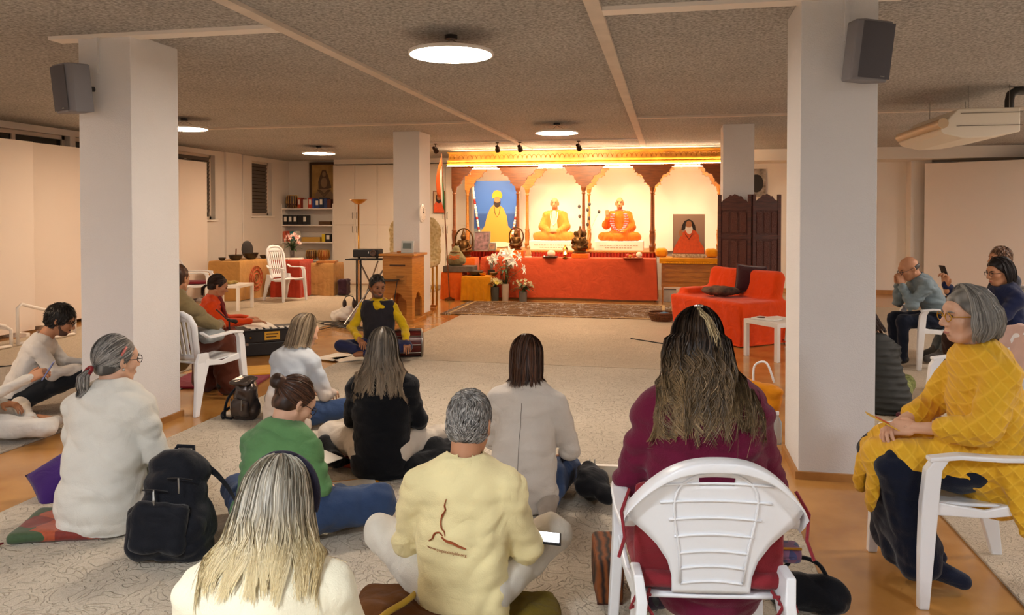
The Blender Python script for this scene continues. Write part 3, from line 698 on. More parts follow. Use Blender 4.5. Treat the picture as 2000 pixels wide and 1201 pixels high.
# ------------------------------------------------------------------ bronzes and altar things
def bronze(x, y, z, s_, label, ears=False, halo=False):
    o = empty('bronze_figurine', (x, y, z), 0, label, 'figurine', 'bronze figurines on the altar', s_)
    MB().lathe([(.15, 0), (.16, .03), (.12, .05), (.14, .09), (.0, .09)], seg=18).build('base', M_bronze, o, 40)
    S = SDF(.02).rc((-.13, -.02, .14), (.02, -.10, .12), .05, .04).rc((.13, -.02, .14), (-.02, -.10, .12), .05, .04).el((0, 0, .23), (.10 if not ears else .13, .08, .12))
    S.rc((-.09, 0, .32), (.09, 0, .32), .04, .04).rc((-.1, 0, .32), (-.16, -.04, .22), .03, .025).rc((-.16, -.04, .22), (-.14, -.1, .30), .024, .02)
    S.rc((.1, 0, .32), (.16, -.04, .22), .03, .025).rc((.16, -.04, .22), (.10, -.11, .18), .024, .02)
    S.el((0, -.01, .42), (.06, .065, .07)).rc((0, 0, .47), (0, 0, .58), .045, .012)
    if ears: S.el((-.09, .01, .42), (.055, .012, .06)).el((.09, .01, .42), (.055, .012, .06)).chain([(0, -.07, .41), (.01, -.11, .33), (.04, -.12, .26), (.07, -.11, .24)], [.03, .024, .018, .014])
    sdf_obj('figure', S, .012, M_bronze, o)
    if halo: MB().tube([(.19*math.sin(a), .05, .36+.24*math.cos(a)) for a in [math.pi*2*i/24 for i in range(25)]], .018, 6).build('halo', M_bronze, o, True)
    return o
bronze(-4.20, 15.55, .83, 1.0, 'gilded bronze figurine at the left end behind the grey pouch', halo=True)
bronze(-3.08, 15.55, .99, .78, 'bronze figurine in front of the second altar column on orange block', halo=True)
bronze(-1.74, 15.42, .94, .95, 'bronze elephant headed figurine on orange block in mid altar', True)
def block(x, y, z, d, m, label, name='cloth_block', cat='block'):
    o = MB().box((x, y, z+d[2]/2), d, None, .012).build(name, m); return tag(o, label, cat)
block(-3.07, 15.45, .85, (.40, .34, .14), M_orange, 'orange cloth block carrying the second bronze figurine')
block(-1.72, 15.38, .85, (.34, .26, .09), M_orange, 'low orange cloth block under the elephant headed figurine')
draped_box('cloth_pedestal', (-4.12, 15.55), (.40, .36), .83, M_orange, 'orange draped pedestal behind the grey pouch', 'pedestal', .008, 12, .0, seed=4)
draped_box('cloth_pedestal', (-4.27, 15.1), (.42, .40), .56, M_orange, 'tall orange draped pedestal at the left end of the altar', 'pedestal', .012, 10, .0, seed=2)
draped_box('cloth_pedestal', (-3.73, 14.94), (.56, .40), .50, M_yelcl, 'saffron yellow draped pedestal left of the lilies', 'pedestal', .02, 12, .01, seed=3)
tag(MB().box((-4.14, 15.08, .625), (.62, .40, .12), None, .01).build('stone_slab', mat('slab_stone', '#6f6258', .8, vary=.3, vscale=14, bump=.5)), 'rough grey slab beneath the grey green pouch', 'slab')
o = empty('tied_pouch', (-4.22, 15.05, .685), 0, 'grey green tied cloth pouch with three orange stripes', 'pouch')
S = SDF(.05).el((0, 0, .12), (.21, .16, .14)).el((0, 0, .24), (.13, .10, .09)).rc((0, 0, .30), (0, 0, .34), .05, .07)
sdf_obj('pouch_body', S, .014, cloth('pouch_cloth', '#8a7f5c'), o, folds(.006, 22, 9, (2, 2, .6)), [((0, 0, 0), (0, 0, -1))])
for j in range(3): MB().tube([(-.11+.22*t, -.155-.02*math.sin(math.pi*t)+.01*j, .17+.028*j-.03*math.sin(math.pi*t)) for t in [i/8 for i in range(9)]], .007, 5).build('stripe', M_orange, o)
MB().tube([(-.1, -.06, .27), (0, -.12, .285), (.1, -.06, .27)], .012, 6).build('tie_cord', M_bronze, o)
# dishes, lamp, fruit
M_brass = mat('brass', '#c58c34', .28, metal=1); M_silver = mat('silver', '#c9c4bc', .3, metal=1)
def bowl(x, y, z, r, h, m, label, name='bowl', fill=None):
    o = empty(name, (x, y, z), 0, label, 'bowl')
    MB().lathe([(r*.45, 0), (r*.8, h*.35), (r, h), (r*.95, h), (r*.74, h*.4), (0, h*.12)], seg=20).build('vessel', m, o, 50)
    MB().lathe([(r, h-.005), (r*1.05, h), (r, h+.006), (r*.94, h)], seg=20).build('lip', m, o, 50)
    if fill: MB().lathe([(r*.86, h*.7), (r*.5, h*.85), (0, h*.9)], seg=16).build('contents', fill, o, True)
    return o
bowl(-3.78, 14.95, .50, .15, .09, mat('dark_basin', '#3b342c', .4), 'dark oval basin on the saffron pedestal'); bowl(-3.62, 14.86, .50, .07, .06, M_brass, 'small brass bowl on the saffron pedestal')
bowl(-3.42, 14.98, .50, .08, .06, mat('brown_bowl', '#7a5528', .5), 'brown bowl with flowers at the saffron pedestal corner', fill=mat('petals', '#c9a36a', .8))
o = empty('offering_tray', (-2.33, 15.32, .85), 0, 'dark tray with a round pale pink offering', 'tray')
MB().lathe([(.10, 0), (.16, .012), (.17, .03), (.155, .016), (0, .01)], seg=20).build('dish', mat('dark_tray', '#3a2a22', .4), o, 50); MB().ball((.02, 0, .085), (.085, .085, .075), 14).build('round_offering', mat('pink_offering', '#e8b6a0', .6), o, True); MB().ball((-.11, -.06, .03), .02, 8).build('flower', M_paper, o, True)
o = empty('oil_lamp', (-2.02, 15.28, .85), 0, 'small brass lamp with lit flame on the red table', 'lamp')
MB().lathe([(.06, 0), (.062, .015), (.02, .03), (.02, .05), (.05, .06), (.052, .07), (0, .07)], seg=16).build('base', M_brass, o, 50)
for a in range(4): MB().tube([(.045*math.cos(a*1.57+.8), .045*math.sin(a*1.57+.8), .07), (.045*math.cos(a*1.57+.8), .045*math.sin(a*1.57+.8), .17)], .005, 5).build('post', M_brass, o)
MB().lathe([(.06, .17), (.055, .19), (.02, .23), (.012, .26), (0, .28)], seg=14).build('cap', M_brass, o, 50); MB().lathe([(.0, .07), (.018, .085), (.012, .11), (0, .135)], seg=8).build('flame', mat('flame', '#fff', emit=(1, .6, .2), estr=30), o, True)
o = empty('fruit_plate', (-.68, 15.3, .85), 0, 'flat plate with fruit at the right of the red table', 'plate')
MB().lathe([(.12, 0), (.2, .012), (.21, .025), (.18, .016), (0, .012)], seg=20).build('plate', mat('brown_plate', '#9a4c28', .5), o, 50)
for q, (x, y, c, r) in enumerate([(-.1, 0, '#b5341f', .04), (-.05, -.06, '#c8862a', .035), (.12, .0, '#efe6c9', .06), (.02, .04, '#c0532a', .04)]): MB().ball((x, y, .02+r), r, 10).build('fruit', mat('fruit%d' % q, c, .5), o, True)
o = empty('small_figurine', (-2.78, 15.35, .85), 0, 'small pale figurine beside the second orange block', 'figurine')
S = SDF(.02).rc((0, 0, .03), (0, 0, .14), .05, .04).el((0, 0, .2), (.035, .04, .045)).rc((.03, 0, .14), (.06, -.03, .06), .015, .012).rc((-.03, 0, .14), (-.06, -.03, .06), .015, .012); sdf_obj('figure', S, .01, mat('figurine_clay', '#b98a58', .6), o); MB().box((0, 0, .015), (.14, .1, .03), None, .005).build('foot', mat('figurine_foot', '#cfc2ae', .6), o)
def small_frame(x, y, z, wd, ht, label, tilt=.15, inner='#b98c6a'):
    o = empty('photo_frame', (x, y, z), 0, label, 'photo frame'); o.rotation_euler = (-tilt, 0, 0)
    f = MB()
    for s_ in (-1, 1): f.mm((s_*wd/2-.012, -.01, 0), (s_*wd/2+.012, .01, ht))
    f.mm((-wd/2, -.01, 0), (wd/2, .01, .022)); f.mm((-wd/2, -.01, ht-.022), (wd/2, .01, ht)); f.build('frame', M_silver, o)
    MB().mm((-wd/2+.01, -.002, .015), (wd/2-.01, .006, ht-.015)).build('photo', mat('photo_'+inner, inner, .5, col2='#5a4a48', vscale=14), o)
    return o
small_frame(-3.86, 15.75, .95, .34, .42, 'silver framed photograph behind the gilded figurine', inner='#a9828a'); small_frame(-3.63, 15.72, .965, .15, .17, 'small silver framed photograph standing on the platform edge'); small_frame(-4.02, 15.80, .965, .12, .15, 'tiny framed photograph next to the gilded figurine', inner='#8a6a4a')
tag(MB().lathe([(.035, 0), (.045, .03), (.05, .1), (.03, .15), (0, .16)], (-3.62, 15.95, .965), 14).build('white_vessel', M_paper, None, True), 'small white domed vessel under the blue portrait', 'vessel')

# ------------------------------------------------------------------ flowers
M_leaf = mat('leaf_green', '#37552a', .55, vary=.3, vscale=10); M_petal = mat('lily_petal', '#f6efe6', .5)
def petal_flower(mb, c, d, r, n=6, curl=.35):
    d = Vector(d).normalized(); x = d.orthogonal().normalized(); y = d.cross(x); c = Vector(c)
    for i in range(n):
        a = 2*math.pi*i/n; e = x*math.cos(a)+y*math.sin(a); s_ = d.cross(e)
        p = [c, c+d*r*.35+e*r*.35+s_*r*.2, c+d*r*.42+e*r*.75+s_*r*.13, c+d*r*(.42-curl*.5)+e*r*1.05, c+d*r*.42+e*r*.75-s_*r*.13, c+d*r*.35+e*r*.35-s_*r*.2]
        mid = c+d*r*.32+e*r*.5; mb.add(p+[mid], [(0, 1, 6), (1, 2, 6), (2, 3, 6), (3, 4, 6), (4, 5, 6), (5, 0, 6)])
def leaf(mb, a, d, L_, wd, droop=.4):
    a = Vector(a); d = Vector(d).normalized(); s_ = d.cross(Vector((0, 0, 1))); s_ = s_.normalized() if s_.length > .01 else Vector((1, 0, 0)); vs_ = []
    for i in range(5):
        t = i/4; p = a+d*L_*t-Vector((0, 0, droop*L_*t*t)); ww = wd*math.sin(math.pi*min(1, .12+t*.88)); vs_ += [p+s_*ww, p-s_*ww]
    mb.add(vs_, [(2*i, 2*i+1, 2*i+3, 2*i+2) for i in range(4)])
def bouquet(x, y, z, label, vh, vr, vm, heads, spread, hgt, fl_r, fm, nleaf, name='flower_vase', seed=1, n=6):
    o = empty(name, (x, y, z), 0, label, 'flower vase'); r = random.Random(seed)
    MB().lathe([(vr*.85, 0), (vr*.9, vh*.2), (vr, vh*.8), (vr*.95, vh), (vr*.85, vh), (vr*.8, vh*.3), (0, vh*.2)], seg=18).build('vase', vm, o, 50)
    st = MB()
    for i in range(heads):
        a = 2*math.pi*i/heads*2.4+r.uniform(-.3, .3); q = spread*math.sqrt((i+.6)/heads); p = Vector((q*math.cos(a), q*.7*math.sin(a), vh+hgt*(1-.55*(q/spread)**2*r.uniform(.5, 1.2))))
        st.tube([(0, 0, vh*.6), (p.x*.4, p.y*.4, vh+(p.z-vh)*.55), p], .005, 5)
        f = MB(); dd = Vector((p.x*1.4, p.y-.16, .10)); petal_flower(f, p, dd, fl_r*r.uniform(.85, 1.15), n); f.build('flower_head', fm, o)
    st.build('stems', M_leaf, o, True)
    for i in range(nleaf):
        a = r.uniform(0, 6.28); zz = vh+hgt*r.uniform(.0, .55); l = MB(); leaf(l, (.04*math.cos(a), .04*math.sin(a), zz), (math.cos(a), math.sin(a), r.uniform(.1, .8)), r.uniform(.14, .28), .025); l.build('leaf', M_leaf, o)
    return o
bouquet(-3.16, 14.86, .012, 'white lilies in a tall pale vase before the red table', .34, .075, mat('pale_vase', '#cbb49a', .4), 12, .36, .62, .13, M_petal, 26, 'lily_vase', 5)
bouquet(-3.36, 14.82, .012, 'dark vase with yellow and white blossoms left of the lilies', .28, .085, mat('dark_vase', '#4c4a40', .5), 9, .13, .14, .055, mat('yellow_petal', '#e9d23a', .6, col2='#f4ecd8', vscale=9), 8, seed=8, n=8)
bouquet(-2.80, 14.86, .012, 'bushy green pot plant with small cream flowers right of lilies', .2, .085, mat('stone_pot', '#7b756a', .6), 14, .22, .22, .04, mat('cream_petal', '#d9cfa6', .6), 40, 'flowering_plant', 11, 7)
bouquet(-3.52, 15.22, .60, 'slim glass vase with two roses at the table corner', .16, .035, mat('clear_vase', '#cfd6d2', .1, trans=.7), 3, .08, .14, .05, mat('rose_petal', '#efd9c0', .6), 4, seed=14, n=9)
block(-3.52, 15.22, .50, (.12, .12, .10), mat('dark_case', '#2a2420', .5), 'small dark box under the slim rose vase', 'dark_box', 'box') if 0 else block(-3.52, 15.24, 0, (.14, .14, .60), mat('dark_case', '#2a2420', .5), 'narrow dark stand behind the saffron pedestal', 'vase_stand', 'stand')
# peacock feathers in a slim vase between the statues
o = empty('peacock_feathers', (-1.70, 16.35, .965), 0, 'peacock feathers fanned between the two statues', 'feathers')
MB().lathe([(.04, 0), (.055, .08), (.03, .2), (.035, .22), (.028, .22), (.02, .1), (0, .05)], seg=14).build('vase', M_brass, o, 50)
for i, (dx, zz) in enumerate([(-.16, .93), (.02, .86), (-.15, .72), (.05, .68), (.02, .55), (.26, .82), (.06, .98)]):
    MB().tube([(0, 0, .1), (dx*.4, 0, zz*.6), (dx, -.03, zz)], .004, 5).build('quill', mat('quill', '#c9b58a', .6), o)
    MB().ball((dx, -.03, zz), (.032, .008, .042), 10).build('feather_eye', mat('feather_eye', '#2c2a3e', .4, col2='#5c4a22', vscale=30), o, True)

# ------------------------------------------------------------------ flag, wall portrait, brocade chair
o = empty('flag', (-4.42, 14.75, 0), 0, 'tricolour flag of orange, white and green on a slanted pole', 'flag')
p0 = Vector((0, 0, 0)); top = aty(862, 300, 14.6)-Vector((-4.42, 14.75, 0)); foot = Vector((.12, .1, .0))
MB().tube([foot, top], .012, 8).build('pole', M_teak, o); MB().lathe([(.10, 0), (.10, .03), (.03, .06), (0, .06)], tuple(foot), 16).build('foot', M_bronze, o)
fm = [mat('flag_orange', '#e0662a', .8), mat('flag_white', '#ece6da', .8), mat('flag_green', '#2c6a3a', .8)]
for j in range(3):
    g = MB()
    def fn(u, v, j=j):
        s_ = (j+u)/3; d = (foot-top).normalized(); base = top+d*(.04+.52*s_); L_ = .78*(1-.25*s_)
        return base+Vector((-.10*v*(1-s_)-.06*math.sin(v*3+s_*3)*v, -.07*math.sin(6*s_+4*v)*v, -L_*v*(.55+.45*v)))
    g.grid(fn, 8, 12); solid(g.build(('orange_band', 'white_band', 'green_band')[j], fm[j], o, True), .004)
o = empty('wall_portrait', (-5.45, 17.86, 1.76), 0, 'small framed portrait on the back wall left of the altar', 'picture')
MB().mm((-.13, -.02, 0), (.17, .01, .54)).build('frame', M_teak, o); flat(o, 'printed_ground', [(-.11, .02), (.15, .02), (.15, .52), (-.11, .52)], -.02, mat('print_ground', '#d8b48e', .5)); flat(o, 'printed_robe', [(-.11, .02), (.15, .02), (.15, .2), (.06, .3), (-.04, .3), (-.11, .2)], -.023, P_o); flat(o, 'printed_hair', ell(.02, .36, .08, .12), -.025, P_b); flat(o, 'printed_face', ell(.015, .38, .045, .065), -.028, P_s)
M_broc = mat('cream_brocade', '#d9c79c', .7, col2='#b89f6a', vscale=22, bump=.6, bscale=40)
o = empty('brocade_chair', (-4.62, 13.55, 0), 0, 'tall rounded cream brocade chair with gold legs behind the column', 'chair')
S = SDF(.05).bx((0, .1, 1.15), (.50, .06, .35), .06).el((0, .1, 1.45), (.50, .07, .30)).bx((0, -.14, .83), (.46, .30, .07), .06)
sdf_obj('upholstery', S, .025, M_broc, o, folds(.012, 18, 3))
for x in (-.42, -.34, .34, .42):
    for y in (-.38, .1): MB().lathe([(.02, 0), (.018, .3), (.032, .36), (.018, .42), (.02, .78)], (x, y, 0), 10).build('leg', M_brass, o, 50)
MB().box((0, -.15, .05), (.98, .06, .05)).build('stretcher', M_brass, o); MB().box((.4, -.38, .03), (.26, .16, .06), None, .008).build('foot_block', M_hon, o)

# ------------------------------------------------------------------ carved folding screen, right
M_dark = wood('dark_carved', '#5e2c1c', '#3c1a10', .5)
o = empty('folding_screen', (1.2, 12.1, 0), 0, 'dark carved wooden folding screen behind the orange couch', 'screen')
def screen_panel(x0, y0, x1, y1):
    d = Vector((x1-x0, y1-y0, 0)); L_ = d.length; e = empty('screen_panel', (x0-1.2, y0-12.1, 0), math.atan2(d.y, d.x)); e.parent = o
    for x in (.025, L_-.025): MB().mm((x-.025, -.02, 0), (x+.025, .02, 2.02)).build('stile', M_dark, e)
    for z in (.1, .75, 1.35, 1.78): MB().mm((.05, -.015, z), (L_-.05, .015, z+.06)).build('rail', M_dark, e)
    top = [(.05, 1.84), (L_-.05, 1.84), (L_-.05, 1.90)] + [(L_-.05-(L_-.1)*i/12, 1.90+.12*math.sin(math.pi*i/12)+.012*math.sin(i*2.5)) for i in range(1, 12)] + [(.05, 1.90)]
    MB().prism(top, -.014, .014, 'xz').build('crest', M_dark, e)
    for z0, z1 in ((.16, .75), (.81, 1.35), (1.41, 1.78)):
        MB().mm((.05, -.006, z0), (L_-.05, .006, z1)).build('panel', mat('screen_panel_wood', '#4c2317', .6, bump=1, bscale=35), e)
        n_ = 3
        for i in range(n_): MB().mm((.05+(L_-.1)*(i+.12)/n_, -.013, z0+.03), (.05+(L_-.1)*(i+.88)/n_, .013, z1-.03), .006).build('carved_field', mat('carved_field', '#582a1b', .55, bump=1.2, bscale=60), e)
a = aty(1402, 500, 12.14); b = aty(1467, 500, 12.0); c = aty(1469, 500, 12.0); d = aty(1524, 500, 12.16)
screen_panel(a.x, 12.14, b.x, 12.0); screen_panel(c.x, 12.0, d.x, 12.16)
o = empty('abstract_picture', (1.92, 17.88, 2.12), 0, 'black and white abstract picture on the wall beyond the screen', 'picture')
MB().mm((-.2, -.02, 0), (.2, .01, .62)).build('canvas', mat('grey_canvas', '#b5aca2', .7, col2='#4a4644', vscale=7), o); flat(o, 'printed_shape', ell(.0, .3, .15, .2), -.02, mat('ink', '#211f20', .6))

# ================================================================== FURNITURE
def sweep(mb, pts, wv, tv, wd, th):
    """rectangular strip along pts; wd/th half widths along vectors wv/tv"""
    n = len(pts); vs_ = []
    for i in range(n):
        p = Vector(pts[i]); W = Vector(wv[i] if isinstance(wv, list) else wv); T = Vector(tv[i] if isinstance(tv, list) else tv)
        a = wd[i] if isinstance(wd, (list, tuple)) else wd; b = th[i] if isinstance(th, (list, tuple)) else th
        vs_ += [p+W*a+T*b, p-W*a+T*b, p-W*a-T*b, p+W*a-T*b]
    fs = [(4*i+k, 4*i+(k+1) % 4, 4*i+4+(k+1) % 4, 4*i+4+k) for i in range(n-1) for k in range(4)]
    mb.add(vs_, fs+[(3, 2, 1, 0), (4*n-4, 4*n-3, 4*n-2, 4*n-1)])
def bev(o, wd=.006, seg=2):
    md = o.modifiers.new('round', 'BEVEL'); md.width = wd; md.segments = seg; md.limit_method = 'ANGLE'; return o
def garden_chair(name, x, y, rz, label, back='fan', m=M_wplast, high=0, group='white plastic chairs'):
    """stackable plastic armchair facing local +y"""
    o = empty(name, (x, y, .0142 if (x < .7 and x > -3.7) or x > 1.8 or x < -5.2 else 0), rz, label, 'chair', group); bz = (.90 if back == 'fan' else .86)+high; rk = .10+high*.25
    MB_ = MB()
    # seat with rolled front edge
    MB_.grid(lambda u, v: ((u-.5)*(.42+.07*v), -.20+.45*v, .43+.02*v-.03*math.sin(math.pi*u)*math.sin(math.pi*min(1, v*1.1))-(.05*max(0, v-.9)*10)**2), 13, 15)
    solid(MB_.build('seat', m, o, True), .012)
    for s_ in (-1, 1):
        # front leg + arm + rear leg
        f = MB(); sweep(f, [(s_*.285, .27, 0), (s_*.272, .255, .25), (s_*.262, .24, .45), (s_*.262, .225, .60), (s_*.262, .19, .652)], (0, 1, 0), (1, 0, 0), [.022, .032, .036, .034, .030], [.018, .02, .022, .022, .026]); bev(f.build('leg', m, o))
        r = MB(); sweep(r, [(s_*.275, -.33, 0), (s_*.255, -.27, .25), (s_*.235, -.215, .44), (s_*.245, -.215, .52)], (0, 1, 0), (1, 0, 0), [.024, .045, .075, .05], [.016, .018, .018, .016]); bev(r.build('leg', m, o))
        a = MB(); sweep(a, [(s_*.262, .245, .645), (s_*.27, .12, .662), (s_*.275, -.05, .655), (s_*.272, -.18, .655), (s_*.255, -.245, .70)], (1, 0, 0), (0, 0, 1), [.026, .032, .03, .026, .022], .010); bev(a.build('armrest', m, o))
        g = MB(); sweep(g, [(s_*.245, -.20, .44), (s_*.25, 0, .405), (s_*.258, .225, .43)], (0, 0, 1), (1, 0, 0), [.03, .018, .03], .010); bev(g.build('side_rail', m, o))
    def bp(t, s_, wd):            # back surface: t 0..1 upward, s_ -1..1 across
        z = .44+(bz-.44)*t; xx = s_*wd; return Vector((xx, -.205-rk*t+.22*xx*xx*0.9+.0*t, z))
    def wid(t): return .135+.03*t+.075*max(0, t-.35)**1.3*2.2
    if back == 'fan':
        # solid shell: narrow waist, wide crown that sweeps to the armrests
        def outer(t): return float(np.interp(t, [0, .2, .4, .6, .73, .85, 1], [.128, .130, .147, .185, .222, .262, .285]))
        Mh = MB(); nu, nv = 29, 33
        def top(s_): return 1-.36*abs(s_)**2.5
        vs_ = []; fs = []
        for j in range(nv):
            for i in range(nu):
                s_ = -1+2*i/(nu-1); vv = j/(nv-1); t = vv*top(s_); vs_.append(bp(t, s_, outer(vv)))
        for j in range(nv-1):
            for i in range(nu-1):
                # the lifting slot near the top
                if nv-6 <= j <= nv-5 and 11 <= i <= 16: continue
                fs.append((j*nu+i, j*nu+i+1, (j+1)*nu+i+1, (j+1)*nu+i))
        Mh.add(vs_, fs); solid(Mh.build('back_shell', m, o, True), .010, 0)
        rim = MB(); pts = []
        for i in range(25):
            s_ = -1+2*i/24; p = bp(top(s_), s_, .286); p.y -= .012; pts.append(p)
        ext = lambda sg: [Vector((sg*.293, -.215, .69)), Vector((sg*.292, -.17, .655))]
        pts = ext(-1)[::-1]+pts+ext(1)
        sweep(rim, pts, (0, 1, .1), [(0, 0, 1)]*2+[Vector((1 if abs(p.x) < 0 else -p.x*1.6, 0, 1)).normalized() for p in pts[2:-2]]+[(0, 0, 1)]*2, .028, .016); bev(rim.build('top_rail', m, o, True), .005)
        def inner(t): return outer(t)*.80
        for k_, t in enumerate((.10, .22, .34, .47, .60, .73, .86)):
            rb = MB(); pts = []
            for i in range(13):
                s_ = -1+2*i/12; tt = t-.025*abs(s_)**2; p = bp(tt, s_, inner(t)*(1 if k_ < 6 else .85)); p.y -= .008; pts.append(p)
            rb.tube(pts, .0045, 5); rb.build('rib', m, o, True)
        eb = MB(); pts = []
        for i in range(31):
            a = math.pi*i/30; s_ = -math.cos(a); t = .08+.86*math.sin(a)**.7*(1-.06*0); p = bp(min(t, .95*top(s_)), math.copysign(min(1, abs(s_)), s_), inner(t)*1.0 if t < .9 else outer(t)*.8); p.y -= .008; pts.append(p)
        eb.tube(pts, .0045, 5); eb.build('rib', m, o, True)
    else:
        # frame with vertical slats
        W = .20
        fr = MB(); pts = [bp(0, -1, .17), bp(.4, -1, .19), bp(.75, -1, .205), bp(.92, -.85, .205), bp(1.0, -.5, .205), bp(1.02, 0, .2), bp(1.0, .5, .205), bp(.92, .85, .205), bp(.75, 1, .205), bp(.4, 1, .19), bp(0, 1, .17)]
        fr.tube(pts, [.022]*11, 8, flat=1.3); fr.build('back_frame', m, o, True)
        tr = MB(); tr.grid(lambda u, v: bp(.84+.16*v-.05*abs(2*u-1)**2*v, -1+2*u, .195), 15, 4); solid(tr.build('back_top', m, o, True), .014, 0)
        for i in range(7):
            s_ = -.78+1.56*i/6; q = MB(); sweep(q, [bp(t, s_, .17+.03*t) for t in (.05, .3, .6, .86)], (1, 0, 0), (0, 1, 0), .0135, .006); bev(q.build('slat', m, o), .003)
        br = MB(); br.grid(lambda u, v: bp(.02+.12*v, -1+2*u, .175), 11, 3); solid(br.build('back_foot', m, o, True), .014, 0)
    return o
ch_maroon = garden_chair('plastic_chair', .11, 2.80, math.radians(9), 'white plastic chair with ribbed shell back under the woman in maroon', 'fan')
ch_yellow = garden_chair('plastic_chair', 1.32, 3.90, math.radians(97), 'white plastic armchair under the woman in the yellow tunic', 'slat')
garden_chair('plastic_chair', -4.11, 6.16, math.radians(-10), 'white plastic armchair beside the left front column holding a person in khaki', 'slat')
garden_chair('plastic_chair', 2.92, 9.36, math.radians(96), 'white plastic armchair under the bald man in grey blue', 'slat')
garden_chair('plastic_chair', 3.05, 7.95, math.radians(98), 'white plastic chair under the woman holding up a phone', 'slat')
garden_chair('plastic_chair', 3.70, 9.72, math.radians(96), 'white plastic chair under the man half hidden at the right edge', 'slat')
garden_chair('plastic_chair', 2.16, 5.85, math.radians(97), 'white plastic chair with pale pink cardigan behind the woman in yellow', 'slat')
cl = garden_chair('plastic_chair', -8.45, 12.6, math.radians(-65), 'white plastic chair with red seat pad by the left partition', 'slat')
garden_chair('plastic_chair', -7.45, 14.05, math.radians(-112), 'tall white slatted garden chair in front of the red draped table', 'slat', high=.2)
tag(sdf_obj('seat_pad', SDF(.02).bx((0, 0, 0), (.21, .20, .025), .022), .014, cloth('red_pad', '#7a2430'), None, None, None, Matrix.Translation((-8.43, 12.62, .485))@Matrix.Rotation(math.radians(-65), 4, 'Z')), 'dark red seat pad on the chair by the left partition', 'cushion')
# seat cushion tied to the near chair: back pad, seat pad, ribbons
o = empty('chair_cushion', (.11, 2.80, 0), math.radians(9), 'dark red tie-on cushion between the woman in maroon and chair', 'cushion')
M_cush = cloth('cushion_red', '#8c2b33', vary=.2)
S = SDF(.02).bx((0, -.172, .63), (.25, .020, .19), .018, rotm(.16)); sdf_obj('back_pad', S, .014, M_cush, o, folds(.004, 20, 1))
S = SDF(.02).bx((0, .03, .485), (.25, .24, .028), .025); sdf_obj('seat_pad', S, .014, M_cush, o, folds(.004, 20, 2))
for s_ in (-1, 1):
    MB().tube([(s_*.27, -.22, .80), (s_*.30, -.26, .74), (s_*.29, -.27, .66), (s_*.31, -.28, .60)], .006, 5).build('ribbon', M_cush, o)
    MB().tube([(s_*.2, -.2, .46), (s_*.22, -.26, .44), (s_*.17, -.27, .36), (s_*.19, -.27, .30)], .006, 5).build('ribbon', M_cush, o)
    MB().tube([(s_*.2, -.22, .45), (s_*.25, -.26, .47), (s_*.27, -.25, .42), (s_*.21, -.24, .44)], .006, 5).build('ribbon', M_cush, o)

def lack_table(x, y, rz, label, s_=.55, h=.45):
    o = empty('side_table', (x, y, 0), rz, label, 'side table', 'white square side tables')
    MB().box((0, 0, h-.025), (s_, s_, .05), None, .003).build('table_top', M_white, o)
    for i in (-1, 1):
        for j in (-1, 1): MB().box((i*(s_/2-.025), j*(s_/2-.025), (h-.05)/2), (.05, .05, h-.05), None, .003).build('leg', M_white, o)
    return o
lack_table(1.29, 9.66, math.radians(-52.5), 'white square side table standing beside the orange couch')
lack_table(-7.75, 12.55, math.radians(6), 'white square side table with folded cloth near the left chairs', .62, .47)
tag(MB().box((1.17, 9.66, .462), (.30, .21, .02), (0, 0, -.6), .003).build('booklet', M_paper), 'white booklet with dark picture on the couch side table', 'booklet')
tag(MB().lathe([(.05, 0), (.05, .004), (0, .004)], (1.10, 9.66, .472), 14).build('dark_coaster', M_black), 'small dark round coaster on the white booklet', 'coaster')
o = empty('plant_jar', (1.45, 9.72, .45), 0, 'glass jar with green plant on the couch side table', 'jar')
MB().lathe([(.05, 0), (.055, .02), (.055, .13), (.045, .15), (.05, .16), (.04, .15), (0, .01)], seg=16).build('jar', mat('jar_glass', '#c9cfc8', .15, trans=.5), o, 50); MB().ball((0, 0, .19), (.06, .06, .045), 10).build('greenery', M_leaf, o, True)
o = tag(MB().box((1.62, 10.0, .60), (.26, .18, .02), (0, 0, -.4), .003).box((1.62, 10.0, .622), (.24, .17, .02), (0, 0, -.3), .003).build('books', M_hon), 'two flat books at the arm of the orange couch', 'books'); bpy.data.objects.remove(o)
S = SDF(.02).bx((0, 0, .03), (.13, .10, .028), .02).el((.1, .05, .03), (.1, .06, .03)).el((-.12, -.04, .025), (.1, .06, .025))
tag(sdf_obj('folded_cloth', S, .014, cloth('ochre_cloth', '#b59a55', vary=.4), None, folds(.006, 30, 3), None, Matrix.Translation((-7.78, 12.5, .47))), 'crumpled ochre cloth on the white side table at left', 'cloth')

